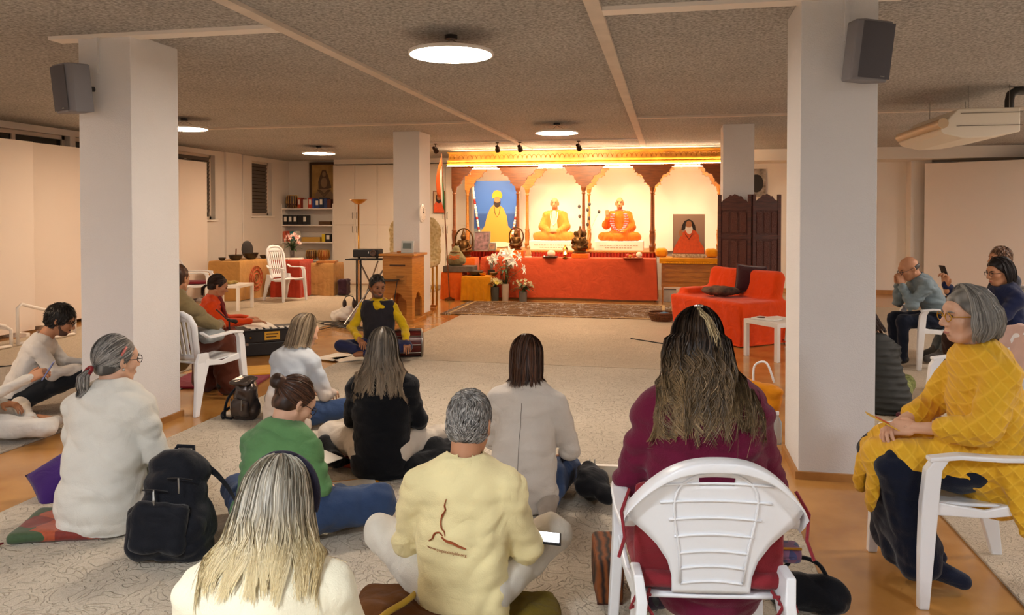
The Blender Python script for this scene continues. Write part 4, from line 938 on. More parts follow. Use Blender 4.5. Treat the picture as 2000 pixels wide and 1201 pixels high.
# ------------------------------------------------------------------ orange couch with cushions
o = empty('draped_couch', (.80, 11.0, 0), math.radians(-51.6), 'couch covered completely by a bright orange red cloth', 'couch')
M_vivid = cloth('vivid_orange', '#e84a10', vary=.08)
S = SDF(.06).bx((0, 0, .28), (.72, .43, .30), .05).bx((-.02, .32, .62), (.68, .10, .34), .09, rotm(-.22)).bx((-.60, .05, .62), (.10, .34, .05), .04)
def drape(v, N):
    r = folds(.006, 9, 5, (1, 1, .25))(v, N); fl_ = np.clip(.55-v[:, 2], 0, 1)[:, None]*np.array([[.10, .10, 0]])*np.sign(N)*(np.abs(N) > .5); return r+fl_
sdf_obj('cloth_cover', S, .022, M_vivid, o, drape, [((0, 0, .01), (0, 0, -1))])
MB().mm((-.64, -.36, 0), (.64, .36, .06)).build('base', M_dark, o)
def cushion(name, loc, rot, hx, hz, th, m, label, piping=None, seed=0, parent=None):
    o = empty(name, loc, 0, label, 'cushion'); o.rotation_euler = rot
    def fn(u, v, sg):
        x = 2*u-1; z = 2*v-1; e = (max(0, 1-abs(x)**2.5)*max(0, 1-abs(z)**2.5))**.55; pin = 1-.05*(1-abs(x)**2)*abs(z)**3-.0
        return (x*hx*(1-.06*(1-x*x*0)*(1-abs(z))**0*0)*(1-.07*(1-z*z))*1.0, sg*th*e, z*hz*(1-.07*(1-x*x)))
    mb = MB(); mb.grid(lambda u, v: fn(u, v, 1), 17, 17); mb.grid(lambda u, v: fn(u, v, -1), 17, 17); mb.build('cover', m, o, True)
    if piping:
        pts = [fn(t, 0, 0) for t in np.linspace(0, 1, 12)]+[fn(1, t, 0) for t in np.linspace(0, 1, 12)]+[fn(1-t, 1, 0) for t in np.linspace(0, 1, 12)]+[fn(0, 1-t, 0) for t in np.linspace(0, 1, 12)]
        MB().tube(pts, .008, 6).build('piping', piping, o, True)
    return o
cushion('velvet_cushion', (1.13, 11.12, .81), (math.radians(-16), math.radians(4), math.radians(-8)), .21, .21, .085, cloth('maroon_velvet', '#3b1018', sheen=.4), 'dark maroon velvet cushion leaning on the orange couch', cloth('maroon_piping', '#6a4038'))
o = empty('fur_cushion', (.72, 10.98, .60), math.radians(-8), 'flat dark patterned furry cushion lying on the orange couch', 'cushion')
S = SDF(.03).el((0, 0, .06), (.27, .18, .07)); sdf_obj('cover', S, .016, mat('dark_fur', '#2a1f1c', .95, col2='#80604c', vscale=6, bump=.8, bscale=90), o, folds(.006, 30, 2))

# basket by the rug
o = empty('round_basket', tuple(fl(1292, 628)), 0, 'low round wicker basket with blue contents by the rug', 'basket')
M_wick = mat('wicker', '#7a4a24', .7, col2='#573014', vscale=40, bump=.8, bscale=60)
for i in range(6): MB().tube([((.15+.012*i)*math.cos(a), (.15+.012*i)*math.sin(a), .014+.026*i) for a in np.linspace(0, 2*math.pi, 29)], .015, 6).build('wicker_coil', M_wick, o, True)
MB().lathe([(.16, .02), (.15, .012), (0, .012)], seg=20).build('bottom', M_wick, o); S = SDF(.02).el((.05, 0, .12), (.09, .07, .04)).el((-.04, .03, .11), (.07, .06, .03)); sdf_obj('blue_bag', S, .014, mat('blue_plastic', '#2d6f9a', .4), o, folds(.006, 30, 3))

# ------------------------------------------------------------------ lectern cabinet
o = empty('wooden_lectern', (-4.2, 11.84, 0), 0, 'honey coloured wooden lectern with arched openings beside the column', 'lectern')
M_lec = wood('lectern_wood', '#c98a3c', '#ad6f28', .35); hx, hy, hz = .245, .30, 1.06
MB().mm((-hx-.04, -hy-.04, 0), (hx+.04, hy+.02, .06), .006).build('plinth', M_lec, o)
MB().mm((-hx-.05, -hy-.05, hz), (hx+.05, hy+.03, hz+.035), .006).build('top', M_lec, o)
def arch_panel(wd, z0, z1, aw, ah):
    """panel polygon with an arched opening from the bottom"""
    pts = [(-wd, z0), (-aw, z0), (-aw, z0+ah*.62)]
    for (x, z) in [(-aw*.95, ah*.72), (-aw*.55, ah*.80), (-aw*.5, ah*.9), (0, ah), (aw*.5, ah*.9), (aw*.55, ah*.80), (aw*.95, ah*.72)]: pts.append((x, z0+z))
    return pts+[(aw, z0+ah*.62), (aw, z0), (wd, z0), (wd, z1), (-wd, z1)]
MB().prism(arch_panel(hx, .06, hz, hx*.62, .42), -hy, -hy+.03, 'xz').build('front_panel', M_lec, o)
MB().prism(arch_panel(hy-.03, .06, hz, hy*.6, .42), hx-.03, hx, 'yz').build('side_panel', M_lec, o); MB().prism(arch_panel(hy-.03, .06, hz, hy*.6, .42), -hx, -hx+.03, 'yz').build('side_panel', M_lec, o)
MB().mm((-hx, hy-.03, .06), (hx, hy, hz)).build('back_panel', M_lec, o); MB().mm((-hx+.03, -hy+.03, .52), (hx-.03, hy-.03, .54)).build('shelf', M_lec, o)
MB().mm((-.13, -hy-.004, .90), (.13, -hy+.004, .925)).build('slot', mat('slot_dark', '#4a2c12', .6), o)
pn = MB().mm((-.02, -hy-.006, .60), (.15, -hy, .76)).build('notice', mat('notice_wood', '#b07630', .5), o)
for i in range(6): MB().mm((-.01, -hy-.008, .74-.022*i), (.12-.02*(i % 3), -hy-.006, .745-.022*i)).build('printed_line', mat('print_dark', '#4a3014', .6), pn)
MB().mm((-.10, -.05, hz+.035), (.10, .12, hz+.065), .004).build('book', M_hon, o)
o = empty('weather_display', (-4.12, 11.80, 1.095), math.radians(-8), 'small pale digital display standing on the lectern', 'display')
MB().box((0, 0, .10), (.22, .03, .20), (-.15, 0, 0), .01).build('housing', mat('pale_blue_plastic', '#b9c4c8', .4), o); MB().box((0, -.017, .12), (.15, .006, .09), (-.15, 0, 0)).build('screen', mat('lcd', '#6b7d80', .3), o); MB().box((0, .02, .02), (.1, .08, .02)).build('foot', M_wplast, o)
o = empty('wall_clock', (-4.045, 12.30, 1.74), 0, 'oval looking white wall clock on the middle column side', 'clock')
MB().lathe([(.0, 0), (.15, 0), (.155, .015), (.14, .025), (0, .022)], seg=32, M=Matrix.Rotation(math.pi/2, 3, 'Y')).build('clock_face', mat('clock_white', '#f2efe8', .3), o, 40)
MB().tube([(.028, 0, 0), (.028, .0, .09)], .004, 5).build('minute_hand', M_black, o); MB().tube([(.028, 0, 0), (.028, .05, .02)], .005, 5).build('hour_hand', M_black, o)
for i in range(12): MB().box((.026, .12*math.sin(i*math.pi/6), .12*math.cos(i*math.pi/6)), (.003, .008, .008)).build('hour_mark', M_black, o)

# ------------------------------------------------------------------ projector on its stand, floor lamp
def Pw(px, py, w_): return atw(px, py, w_)
o = empty('projector_stand', tuple(fl(718, 612)), 0, 'black projector stand with crossing silver legs', 'stand'); b = Vector(o.location)
def loc(px, py, w_): return Pw(px, py, w_)-b
W0 = 12.4
MB().box(loc(716, 506, W0), (.60, .36, .02), (0, 0, math.radians(5)), .004).build('tray', M_black, o)
MB().tube([loc(697, 508, W0+.1), loc(697, 600, W0+.3)], .016, 8).build('post', M_black, o); MB().tube([loc(705, 508, W0), loc(705, 606, W0)], .012, 8).build('post', M_black, o)
MB().tube([loc(768, 500, W0), loc(668, 640, 11.7)], .014, 8).build('leg', M_metal, o); MB().tube([loc(702, 510, W0), loc(752, 612, 12.6)], .014, 8).build('leg', M_metal, o)
MB().tube([loc(738, 510, W0), loc(704, 606, 12.7)], .012, 8).build('leg', M_metal, o); MB().ball(loc(667, 641, 11.68), .03, 8).build('foot', mat('red_rubber', '#8c1f1f', .6), o)
MB().box(loc(752, 547, 12.1), (.42, .30, .018), (0, 0, .05), .004).build('lower_tray', M_black, o); MB().tube([loc(776, 548, 12.1), loc(768, 600, 12.1)], .008, 6).build('brace', M_black, o); MB().tube([loc(742, 548, 12.1), loc(735, 606, 12.2)], .008, 6).build('brace', M_black, o)
pj = empty('projector', tuple(Pw(719, 502, W0)+Vector((0, 0, -.02))), math.radians(6), 'black video projector on the tall stand', 'projector')
MB().box((0, 0, .085), (.42, .30, .13), None, .02).build('casing', M_black, pj); MB().lathe([(.05, 0), (.05, .03), (.04, .04), (.03, .03), (0, .028)], (.13, -.15, .09), 16, Matrix.Rotation(math.pi/2, 3, 'X')).build('lens', mat('lens_ring', '#5a4438', .3), pj, 40)
MB().box((.05, -.152, .10), (.012, .004, .03)).build('indicator', M_wplast, pj)
for x in (-.15, .15): MB().tube([(x, 0, 0), (x, 0, .03)], .02, 8).build('foot', M_black, pj)
lp = Pw(701, 600, 13.2); o = empty('floor_lamp', (lp.x, lp.y, 0), 0, 'brass uplighter floor lamp with shallow bowl', 'floor lamp')
zt = CAM_H+(421-398)*13.2/1500
MB().lathe([(.13, 0), (.13, .015), (.02, .03), (0, .03)], seg=24).build('base', M_brass, o, 40); MB().tube([(0, 0, .02), (0, 0, zt)], .014, 10).build('pole', M_brass, o, True)
MB().lathe([(.02, zt-.01), (.07, zt+.01), (.15, zt+.075), (.145, zt+.078), (.06, zt+.025), (0, zt+.02)], seg=28).build('bowl_shade', M_brass, o, 40)
# things lying at the stand's foot
S = SDF(.04).el((0, 0, .09), (.22, .16, .12)).el((-.12, .05, .06), (.14, .12, .08)).el((.08, -.04, .17), (.10, .09, .10))
p = fl(672, 628); tag(sdf_obj('white_cloth_bag', S, .018, cloth('white_linen', '#e6dfd6'), None, folds(.022, 16, 3), [((0, 0, .0), (0, 0, -1))], Matrix.Translation((p.x, p.y, .014))), 'crumpled white cloth bag on the floor by the projector stand', 'bag')
o = empty('headphones', (p.x+.10, p.y-.02, .25), .3, 'pair of black and red headphones on the white cloth bag', 'headphones')
for s_ in (-1, 1): MB().ball((s_*.075, 0, .04), (.035, .06, .075), 12).build('ear_cup', mat('cup_dark', '#2a1a1c', .5), o, True)
MB().tube([(-.075, 0, .1), (-.06, 0, .15), (0, 0, .17), (.06, 0, .15), (.075, 0, .1)], .008, 6).build('headband', M_black, o, True)
r = random.Random(5)
for i in range(4):
    q = fl(655+18*i, 632+4*i, .02); pts = [(q.x+.45*math.sin(t*2+i), q.y+.16*math.cos(t*3+i*1.3), .024+.006*math.sin(t*5+i)+.012) for t in np.linspace(0, 3, 24)]
    tag(MB().tube(pts, .008, 6).build('cable', M_black, None, True), 'black cable ' + ('looped left of the white bag', 'coiled before the white bag', 'trailing from the stand foot', 'running toward the drummer')[i], 'cable')
# cable along the carpet edge
c0, c1 = fl(560, 662), fl(700, 628)
tag(MB().tube([(c0.x-2.2, c0.y-2.6, .02), (c0.x, c0.y, .02), (c1.x, c1.y, .02)], .007, 6).build('cable', M_black, None, True), 'thin dark cable along the edge of the left carpet', 'cable')

# ------------------------------------------------------------------ left back corner: tables, shelf, cupboards
M_cab = mat('cupboard_white', '#e6dcd0', .5)
for i in range(6):
    x0 = -8.2+.583*i; o = empty('tall_cupboard', (x0+.2915, 17.9, 0), 0, 'tall white cupboard unit, ' + ('next to the bookshelf niche', 'second from the bookshelf niche', 'third from the niche, beside the column', 'hidden behind the middle column', 'right of the middle column', 'last before the altar')[i], 'cupboard', 'tall white cupboards')
    MB().mm((-.29, .02, 0), (.29, .36, 2.96)).build('body', M_cab, o)
    for (z0, z1, hzz) in ((.02, 1.46, 1.28), (1.48, 2.94, 1.62)):
        d = MB().mm((-.285, -.002, z0), (.285, .02, z1), .003).build('door', M_cab, o); s_ = 1 if i % 2 == 0 else -1
        MB().tube([(s_*.24, -.01, hzz), (s_*.24, -.035, hzz+.02), (s_*.24, -.035, hzz+.14), (s_*.24, -.01, hzz+.16)], .009, 6).build('handle', M_metal, d)
sh = empty('wall_shelf', (-8.9, 18.1, 0), 0, 'white shelves built into the niche beside the cupboards', 'shelf')
for z in (1.89, 1.47, 1.04, .59, .27): MB().mm((-.69, -.20, z-.03), (.69, .18, z), .003).build('shelf_board', M_white, sh)
for x in (-.695, .69): MB().mm((x-.01, -.2, 0), (x+.01, .18, 2.0)).build('side_board', M_white, sh)
def on_shelf(px, z): return aty(px, 450, 17.98).x
def binder(px0, px1, z, h, c, label, lean=0, spine=True):
    x0, x1 = on_shelf(px0, z), on_shelf(px1, z); wd = x1-x0
    o = empty('binder', ((x0+x1)/2, 17.98, z), 0, label, 'binder', 'binders and books in the niche'); o.rotation_euler = (0, lean, 0)
    MB().mm((-wd/2, -.05, 0), (wd/2, .16, h), .003).build('cover', mat('binder_'+c, c, .5), o)
    if spine: MB().mm((-wd*.3, -.053, h*.35), (wd*.3, -.05, h*.85)).build('spine_label', M_paper, o)
for i, (a, b_, c, sp) in enumerate([(583, 589, '#c9502c', 1), (589, 594, '#7a2a20', 0), (594, 603, '#d8d0c4', 0), (604, 611, '#c8402a', 1), (612, 616, '#2a4fa0', 0), (617, 625, '#26407c', 1), (625, 633, '#20304e', 1), (634, 640, '#2c3c6a', 0), (641, 648, '#5a2c1e', 0)]):
    binder(a, b_, 1.89, .26-.02*(i % 3), c, ('orange red binder at the left end of the top shelf', 'dark red book beside the leftmost orange binder', 'white box file on the top shelf', 'bright red binder in the middle of the top shelf', 'slim blue book on the top shelf', 'blue binder with white label on the top shelf', 'dark blue binder with white label on the top shelf', 'navy book near the right end of the top shelf', 'brown book at the right end of the top shelf')[i], 0, sp)
for i in range(5): binder(555+9.4*i, 563.5+9.4*i, 1.47, .24, '#1e1d1f', 'black ring binder with white label on the second shelf, number %s from left' % ('one', 'two', 'three', 'four', 'five')[i], 0, i != 3)
for i, (a, b_, c, ln, lb) in enumerate([(557, 563, '#d86a4a', -.25, 'salmon folder leaning at the left of the third shelf'), (565, 571, '#c0503a', -.22, 'red folder leaning on the third shelf'), (571, 577, '#2a8a90', -.2, 'teal folder leaning on the third shelf'), (578, 584, '#e6dfd2', -.15, 'white folder leaning on the third shelf'), (630, 636, '#e0c22c', 0, 'yellow booklet upright on the third shelf'), (637, 647, '#24201f', 0, 'black binder at the right of the third shelf')]): binder(a, b_, 1.04, .27 if i < 4 else .2, c, lb, ln, i == 5)
def shelf_box(px0, px1, z, h, m, label, name='box', cat='box'):
    x0, x1 = on_shelf(px0, z), on_shelf(px1, z); return tag(MB().mm((x0, 17.93, z), (x1, 18.1, z+h), .01).build(name, m), label, cat)
shelf_box(624, 646, 1.47, .09, mat('brown_case', '#6a4a2c', .6, vary=.4), 'flat brown case at the right of the second shelf'); shelf_box(590, 626, 1.04, .12, mat('yellow_carton', '#c9a04a', .7), 'long yellow carton on the third shelf')
def barrel(px, z, r, h, m, label, name='hand_drum', y=17.98):
    x = on_shelf(px, z); o = empty(name, (x, y, z), 0, label, 'drum')
    MB().lathe([(r*.75, 0), (r, h*.3), (r, h*.6), (r*.85, h), (0, h)], seg=20).build('shell', m, o, 40); MB().lathe([(r*.87, h-.01), (r*.9, h), (r*.6, h+.012), (0, h+.012)], seg=20).build('drum_head', mat('hide', '#c8a878', .7), o, 40)
    for i in range(14): a = 2*math.pi*i/14; MB().tube([(r*.78*math.cos(a), r*.78*math.sin(a), .01), (r*1.03*math.cos(a), r*1.03*math.sin(a), h*.45), (r*.88*math.cos(a), r*.88*math.sin(a), h)], .006, 4).build('lacing', mat('lacing', '#d9b05a', .6), o)
barrel(608, .59, .14, .24, wood('drum_wood', '#7a4420', '#4f2a12'), 'wooden hand drum left on the fourth shelf'); barrel(632, .59, .155, .25, mat('copper_drum', '#a8622c', .35, metal=.5), 'copper coloured hand drum right on the fourth shelf')
barrel(571, 1.89, .15, .32, wood('drum_dark', '#4a2416', '#2c140c'), 'dark wooden barrel drum on the top shelf at left')
shelf_box(556, 580, .59, .06, mat('paper_pile', '#b5a58c', .7), 'low pile of papers on the fourth shelf at left', 'paper_pile', 'papers'); shelf_box(590, 645, .0, .12, mat('dark_bag', '#3a2a28', .8), 'dark flat bag on the floor of the niche', 'flat_bag', 'bag')
o = empty('framed_deity_print', (-8.60, 18.26, 2.06), 0, 'tall sepia framed print of a meditating figure above the shelves', 'picture')
f = MB()
for x in (-.37, .37): f.mm((x-.03, -.03, 0), (x+.03, .01, 1.0))
for z in (0, .94): f.mm((-.37, -.03, z), (.37, .01, z+.06))
f.build('frame', mat('dark_frame', '#4a3420', .5), o); MB().mm((-.34, -.012, .06), (.34, .0, .94)).build('print_panel', mat('sepia_print', '#bd9a5e', .6, col2='#9a7842', vscale=4), o)
Sd = mat('sepia_dark', '#5e4a38', .6); Sm = mat('sepia_mid', '#94785a', .6)
flat(o, 'printed_body', [(-.27, .06), (.27, .06), (.24, .2), (.15, .3), (.05, .34), (-.05, .34), (-.15, .3), (-.24, .2)], -.013, Sm); flat(o, 'printed_hair', [(-.15, .32), (-.16, .5), (-.11, .66), (-.05, .8), (.05, .8), (.11, .66), (.16, .5), (.2, .35), (.1, .32), (-.1, .32)], -.015, Sd); flat(o, 'printed_face', ell(0, .48, .09, .13), -.018, Sm); flat(o, 'printed_crescent', ell(0, .70, .05, .07), -.018, Sm)
for i in range(3): MB().tube([(-.12-.03*i, -.016, .30), (0, -.016, .2-.04*i), (.12+.03*i, -.016, .30)], .008, 5).build('printed_necklace', Sd, o)
# draped table with emblem
tb = draped_box('emblem_table', (-8.60, 14.32), (.66, 1.18), .80, cloth('tan_cloth', '#d3a05c'), 'tan draped table with red lotus emblem, holding metal bowls', 'table', .008, 10, .02, seed=6)
em = empty('emblem'); em.parent = tb; em.location = (.345, -.0, .42)
Me = mat('emblem_red', '#c0562e', .8)
def ring(name, r, t, par, m, n=40): return MB().tube([(.008, r*math.sin(a), r*math.cos(a)) for a in np.linspace(0, 2*math.pi, n)], t, 4).build(name, m, par)
ring('emblem_ring', .25, .008, em, Me); ring('emblem_ring', .17, .012, em, Me); ring('emblem_ring', .10, .014, em, Me)
for i in range(16): a = 2*math.pi*i/16; MB().box((.008, .21*math.sin(a), .21*math.cos(a)), (.004, .055, .03), (a, 0, 0)).build('emblem_petal', Me, em)
for (py, pz, a_) in [(0, .03, 0), (0, -.03, .6), (.035, 0, 1.2), (-.035, 0, .3)]: MB().box((.01, py, pz), (.004, .05, .018), (a_, 0, 0)).build('emblem_sign', mat('emblem_dark', '#7a3a1c', .8), em)
M_steel = mat('dark_steel', '#4a453f', .3, metal=.7)
bowl(-8.72, 13.85, .80, .07, .06, M_steel, 'small dark bowl at the near edge of the emblem table'); bowl(-8.50, 13.98, .80, .14, .11, M_steel, 'larger steel singing bowl on the emblem table', fill=mat('bowl_fill', '#6e5f4a', .8)); bowl(-8.42, 14.42, .80, .15, .13, M_steel, 'second steel bowl further back on the emblem table'); bowl(-8.33, 14.78, .80, .09, .07, M_steel, 'small steel bowl at the far end of the emblem table')
o = tag(MB().ball((0, 0, 0), (.015, .13, .19), 20).build('oval_gong', mat('gong_dark', '#2a2320', .5), None, True), 'black oval gong standing upright on the emblem table', 'gong'); o.location = (-8.62, 14.62, .99); o.rotation_euler = (0, -.12, -.6)
o = tag(MB().tube([(-8.50, 13.98, .86), (-8.44, 13.9, 1.04)], .012, 6).build('mallet', M_teak), 'wooden mallet standing in the larger singing bowl', 'mallet')
draped_box('red_draped_table', (-7.72, 14.85), (.62, .6), .78, cloth('brick_cloth', '#b8402a'), 'brick red draped table behind the tall slatted chair', 'table', .012, 12, .02, seed=9)
for i, (x, y) in enumerate([(-7.85, 14.75), (-7.62, 14.82)]): tag(MB().box((x, y, .80), (.28, .2, .035), (0, 0, .3*i), .004).build('paper_stack', M_paper), 'white paper stack on the red draped table, ' + ('left one', 'right one')[i], 'papers')
draped_box('wood_low_table', (-7.15, 15.3), (.5, .5), .70, cloth('tan_cloth2', '#b98c54'), 'small tan covered table beside the red draped table', 'table', .008, 9, .02, seed=12)
tag(MB().box((-7.1, 15.2, .72), (.4, .3, .04), (0, 0, .2), .004).build('book_stack', M_hon), 'flat stack of booklets on the small tan table', 'books')
bouquet(-7.98, 15.35, .75, 'vase of pink and white flowers beneath the second window', .2, .05, mat('grey_vase', '#6f6a64', .4), 16, .20, .34, .055, mat('pink_petal', '#d9867a', .6, col2='#f0e0d6', vscale=12), 18, seed=21, n=6)
block(-7.98, 15.42, 0, (.34, .34, .75), M_hon, 'wooden plinth beneath the pink flower vase', 'flower_plinth', 'plinth')
o = small_frame(-8.2, 15.12, .80, .24, .30, 'framed triangle diagram beside the pink flowers', .2, '#d8c9ae')
S = SDF(.02).bx((0, 0, .18), (.10, .13, .17), .03); tag(sdf_obj('dark_handbag', S, .02, cloth('plum_bag', '#3a2230'), None, folds(.008, 20, 3), None, Matrix.Translation((-6.72, 15.2, .014))), 'plum coloured handbag on the floor near the niche', 'bag')
# white tubular frames by the left partition
def tube_frame(px, py, label, flip=1):
    b = fl(px, py); o = empty('tube_frame', (b.x, b.y, 0), math.radians(70), label, 'metal frame', 'white tubular frames by the left wall')
    MB().tube([(-.45, 0, .03), (-.45, 0, .50), (-.40, 0, .55), (.35, .25, .30), (.42, .25, .24), (.42, .25, .03)], .022, 8).build('side_tube', M_white, o, True)
    MB().tube([(-.45, 0, .04), (.42, .25, .04)], .02, 8).build('floor_tube', M_white, o, True); MB().tube([(.42, .25, .25), (.42, .95, .25)], .02, 8).build('cross_tube', M_white, o, True); MB().tube([(.42, .95, .25), (.42, .95, .03)], .02, 8).build('leg', M_white, o, True)
    return o
tube_frame(105, 668, 'white tubular bed frame behind the dark haired man'); tube_frame(-30, 695, 'white tubular frame at the left picture edge')

# ------------------------------------------------------------------ music: harmonium, drum, microphone, papers
hb = fl(505, 697); o = empty('harmonium', (hb.x, hb.y+.25, .014), math.radians(38), 'black harmonium with yellow label and sheet music on top', 'harmonium')
MB().mm((-.30, -.17, 0), (.30, .17, .15), .008).build('lower_case', M_black, o); MB().mm((-.31, -.175, .155), (.31, .175, .30), .008).build('upper_case', M_black, o)
MB().mm((-.38, -.20, .30), (.36, .20, .312), .003).build('lid', M_black, o)
for i in range(18): MB().mm((-.26+.028*i, -.16, .312), (-.236+.028*i, -.05, .322)).build('key', M_paper if i % 3 else M_black, o)
MB().mm((-.08, -.181, .18), (.10, -.175, .28)).build('yellow_label', mat('label_yellow', '#d9a52c', .6), o)
for i in range(2): MB().mm((-.06, -.183, .245-.035*i), (.08-.02*i, -.181, .258-.035*i)).build('printed_line', mat('print_dark', '#4a3014', .6), o)
for x in (-.24, .24): MB().ball((x, -.18, .22), .014, 8).build('stop_knob', M_brass, o)
for x, z_ in ((-.28, .14), (.28, .14)): MB().box((x, -.172, z_), (.03, .008, .03)).build('corner_plate', M_metal, o)
MB().box((-.12, .05, .33), (.34, .24, .012), (.1, 0, .2)).build('sheet_music', M_paper, o)
ms = fl(432, 720); o = empty('microphone_stand', (ms.x-.02, ms.y+.2, .0), 0, 'black microphone on a low stand before the woman in orange', 'microphone')
MB().lathe([(.10, 0), (.10, .012), (.015, .03), (0, .03)], seg=18).build('base', M_black, o, 40); MB().tube([(0, 0, .02), (0, 0, .50)], .010, 8).build('pole', M_black, o); MB().tube([(0, 0, .5), (-.2, .06, .62)], .008, 6).build('boom', M_black, o); MB().tube([(-.02, 0, .52), (.10, -.02, .50)], [.016, .024], 10).build('microphone', M_black, o, True)
db = fl(795, 698); o = empty('hand_drum', (db.x-.07, db.y-.02, .175), math.radians(20), 'dark red two headed drum beside the man in yellow', 'drum')
Md = Matrix.Rotation(math.pi/2, 3, 'Y'); MB().lathe([(.115, -.26), (.15, -.10), (.165, .05), (.155, .24)], (0, 0, 0), 24, Md).build('shell', wood('drum_red', '#5e1616', '#3f0c0c', .3), o, 60)
for r_, x in ((.16, .245), (.12, -.265)): MB().lathe([(0, -.004), (r_, -.004), (r_+.006, .012), (r_-.01, .02), (0, .014)], (x, 0, 0), 24, Md).build('drum_head', mat('drum_skin', '#2a2020', .5), o, 60); MB().tube([(x, (r_+.004)*math.cos(a), (r_+.004)*math.sin(a)) for a in np.linspace(0, 2*math.pi, 25)], .010, 6).build('hoop', M_metal, o, True)
for i in range(10): a = 2*math.pi*i/10; MB().tube([(-.26, .125*math.cos(a), .125*math.sin(a)), (0, .17*math.cos(a), .17*math.sin(a)), (.24, .165*math.cos(a), .165*math.sin(a))], .006, 5).build('tension_rod', M_metal, o)
for i, (px, py, rz_, lb) in enumerate([(655, 700, .3, 'open song sheet on the floor left of the drummer'), (688, 703, -.2, 'second song sheet nearer the drummer'), (1118, 728, .1, 'thin sheet of paper on the mid carpet seam')][:2]):
    q = fl(px, py); tag(MB().box((q.x, q.y, .022), (.30, .42, .006), (0, 0, rz_-.6)).build('song_sheet', M_paper), lb, 'paper')
tag(MB().tube([tuple(fl(1232, 661, .02)), tuple(fl(1300, 672, .02))], .008, 6).build('stick', M_black), 'thin dark stick lying on the carpet before the couch', 'stick')
# mats under the seated musicians
def mat_flat(name, px, py, sx, sy, rz_, m, label, th=.03, cat='cushion', z=.014):
    q = fl(px, py); o = tag(MB().box((0, 0, th/2), (sx, sy, th), None, th*.45).build(name, m), label, cat); o.location = (q.x, q.y, z); o.rotation_euler = (0, 0, rz_); return o
mat_flat('floor_mat', 430, 745, .9, .7, .2, cloth('wine_mat', '#8a1f3a'), 'wine red mat under the woman in orange', .025, 'mat', .001)
mat_flat('floor_mat', 505, 728, .5, .5, .5, cloth('yellow_mat', '#d9a022'), 'yellow cloth beside the harmonium', .02, 'mat', .016)

# ================================================================== PEOPLE
def skin(name, c): return mat('skin_'+name, c, .5, vary=.06, vscale=12, spec=.35)
SK_L, SK_M, SK_B = skin('light', '#d7a98d'), skin('warm', '#c08a68'), skin('brown', '#8f5f42')
def hair_mat(name, c1, c2, tip=None, rough=.45, tipmin=.7):
    m = bpy.data.materials.new('hair_'+name); m.use_nodes = True; nt = m.node_tree; N = nt.nodes; L = nt.links; b = N['Principled BSDF']; b.inputs['Roughness'].default_value = rough; b.inputs['Specular IOR Level'].default_value = .35
    a = N.new('ShaderNodeAttribute'); a.attribute_name = 'hv'; r = N.new('ShaderNodeValToRGB'); r.color_ramp.elements[0].color = (*lin(c1), 1); r.color_ramp.elements[1].color = (*lin(c2), 1); r.color_ramp.elements[0].position = .15; r.color_ramp.elements[1].position = .9
    L.new(a.outputs['Fac'], r.inputs['Fac']); out = r.outputs['Color']
    if tip:
        t = N.new('ShaderNodeAttribute'); t.attribute_name = 'ht'; mx = N.new('ShaderNodeMix'); mx.data_type = 'RGBA'; mx.inputs[7].default_value = (*lin(tip), 1)
        cv = N.new('ShaderNodeMapRange'); cv.inputs['From Min'].default_value = .5; cv.inputs['From Max'].default_value = 1.0; L.new(t.outputs['Fac'], cv.inputs['Value']); pr_ = N.new('ShaderNodeMath'); pr_.operation = 'MULTIPLY'; hb_ = N.new('ShaderNodeMapRange'); hb_.inputs['To Min'].default_value = tipmin; L.new(a.outputs['Fac'], hb_.inputs['Value']); L.new(cv.outputs[0], pr_.inputs[0]); L.new(hb_.outputs[0], pr_.inputs[1]); L.new(pr_.outputs[0], mx.inputs[0]); L.new(out, mx.inputs[6]); out = mx.outputs[2]
    L.new(out, b.inputs['Base Color']); return m
def strands(name, P, r0, m, parent, hv=None, taper=.35, stuff=True):
    """P (n, k, 3) strand paths -> thin ribbons in one mesh"""
    n, k, _ = P.shape; T = np.gradient(P, axis=1); T /= np.maximum(np.linalg.norm(T, axis=2, keepdims=True), 1e-9)
    ctr = P.mean(axis=(0, 1)); ctr = np.stack([np.full(P.shape[:2], ctr[0]), np.full(P.shape[:2], ctr[1]), P[:, :, 2]], -1); W = np.cross(T, P-ctr+np.array([0, 0, .02])); W /= np.maximum(np.linalg.norm(W, axis=2, keepdims=True), 1e-6)
    tw = rng.normal(0, .5, (n, 1, 1)); Nn = np.cross(W, T); W = W*np.cos(tw)+Nn*np.sin(tw)
    rr = (1.25*r0*(1-(1-taper)*np.linspace(0, 1, k)**2))[None, :, None]
    V = np.stack([P-rr*W, P+rr*W], 2).reshape(-1, 3)
    i = np.arange(n)[:, None]; j = np.arange(k-1)[None, :]; a = (i*k+j)*2
    Q = np.stack([a, a+1, a+3, a+2], -1).reshape(-1, 4).astype(np.int32)
    o = qmesh(name, [(V, Q)], m, parent); me = o.data
    hv = rng.random(n) if hv is None else hv
    at = me.attributes.new('hv', 'FLOAT', 'POINT'); at.data.foreach_set('value', np.repeat(hv, k*2).astype(np.float32))
    at = me.attributes.new('ht', 'FLOAT', 'POINT'); at.data.foreach_set('value', np.tile(np.repeat(np.linspace(0, 1, k), 2), n).astype(np.float32))
    if stuff: o['kind'] = 'stuff'
    return o
def xf(M, P):
    A = np.array(M.to_3x3()); return np.asarray(P)@A.T+np.array(M.translation)

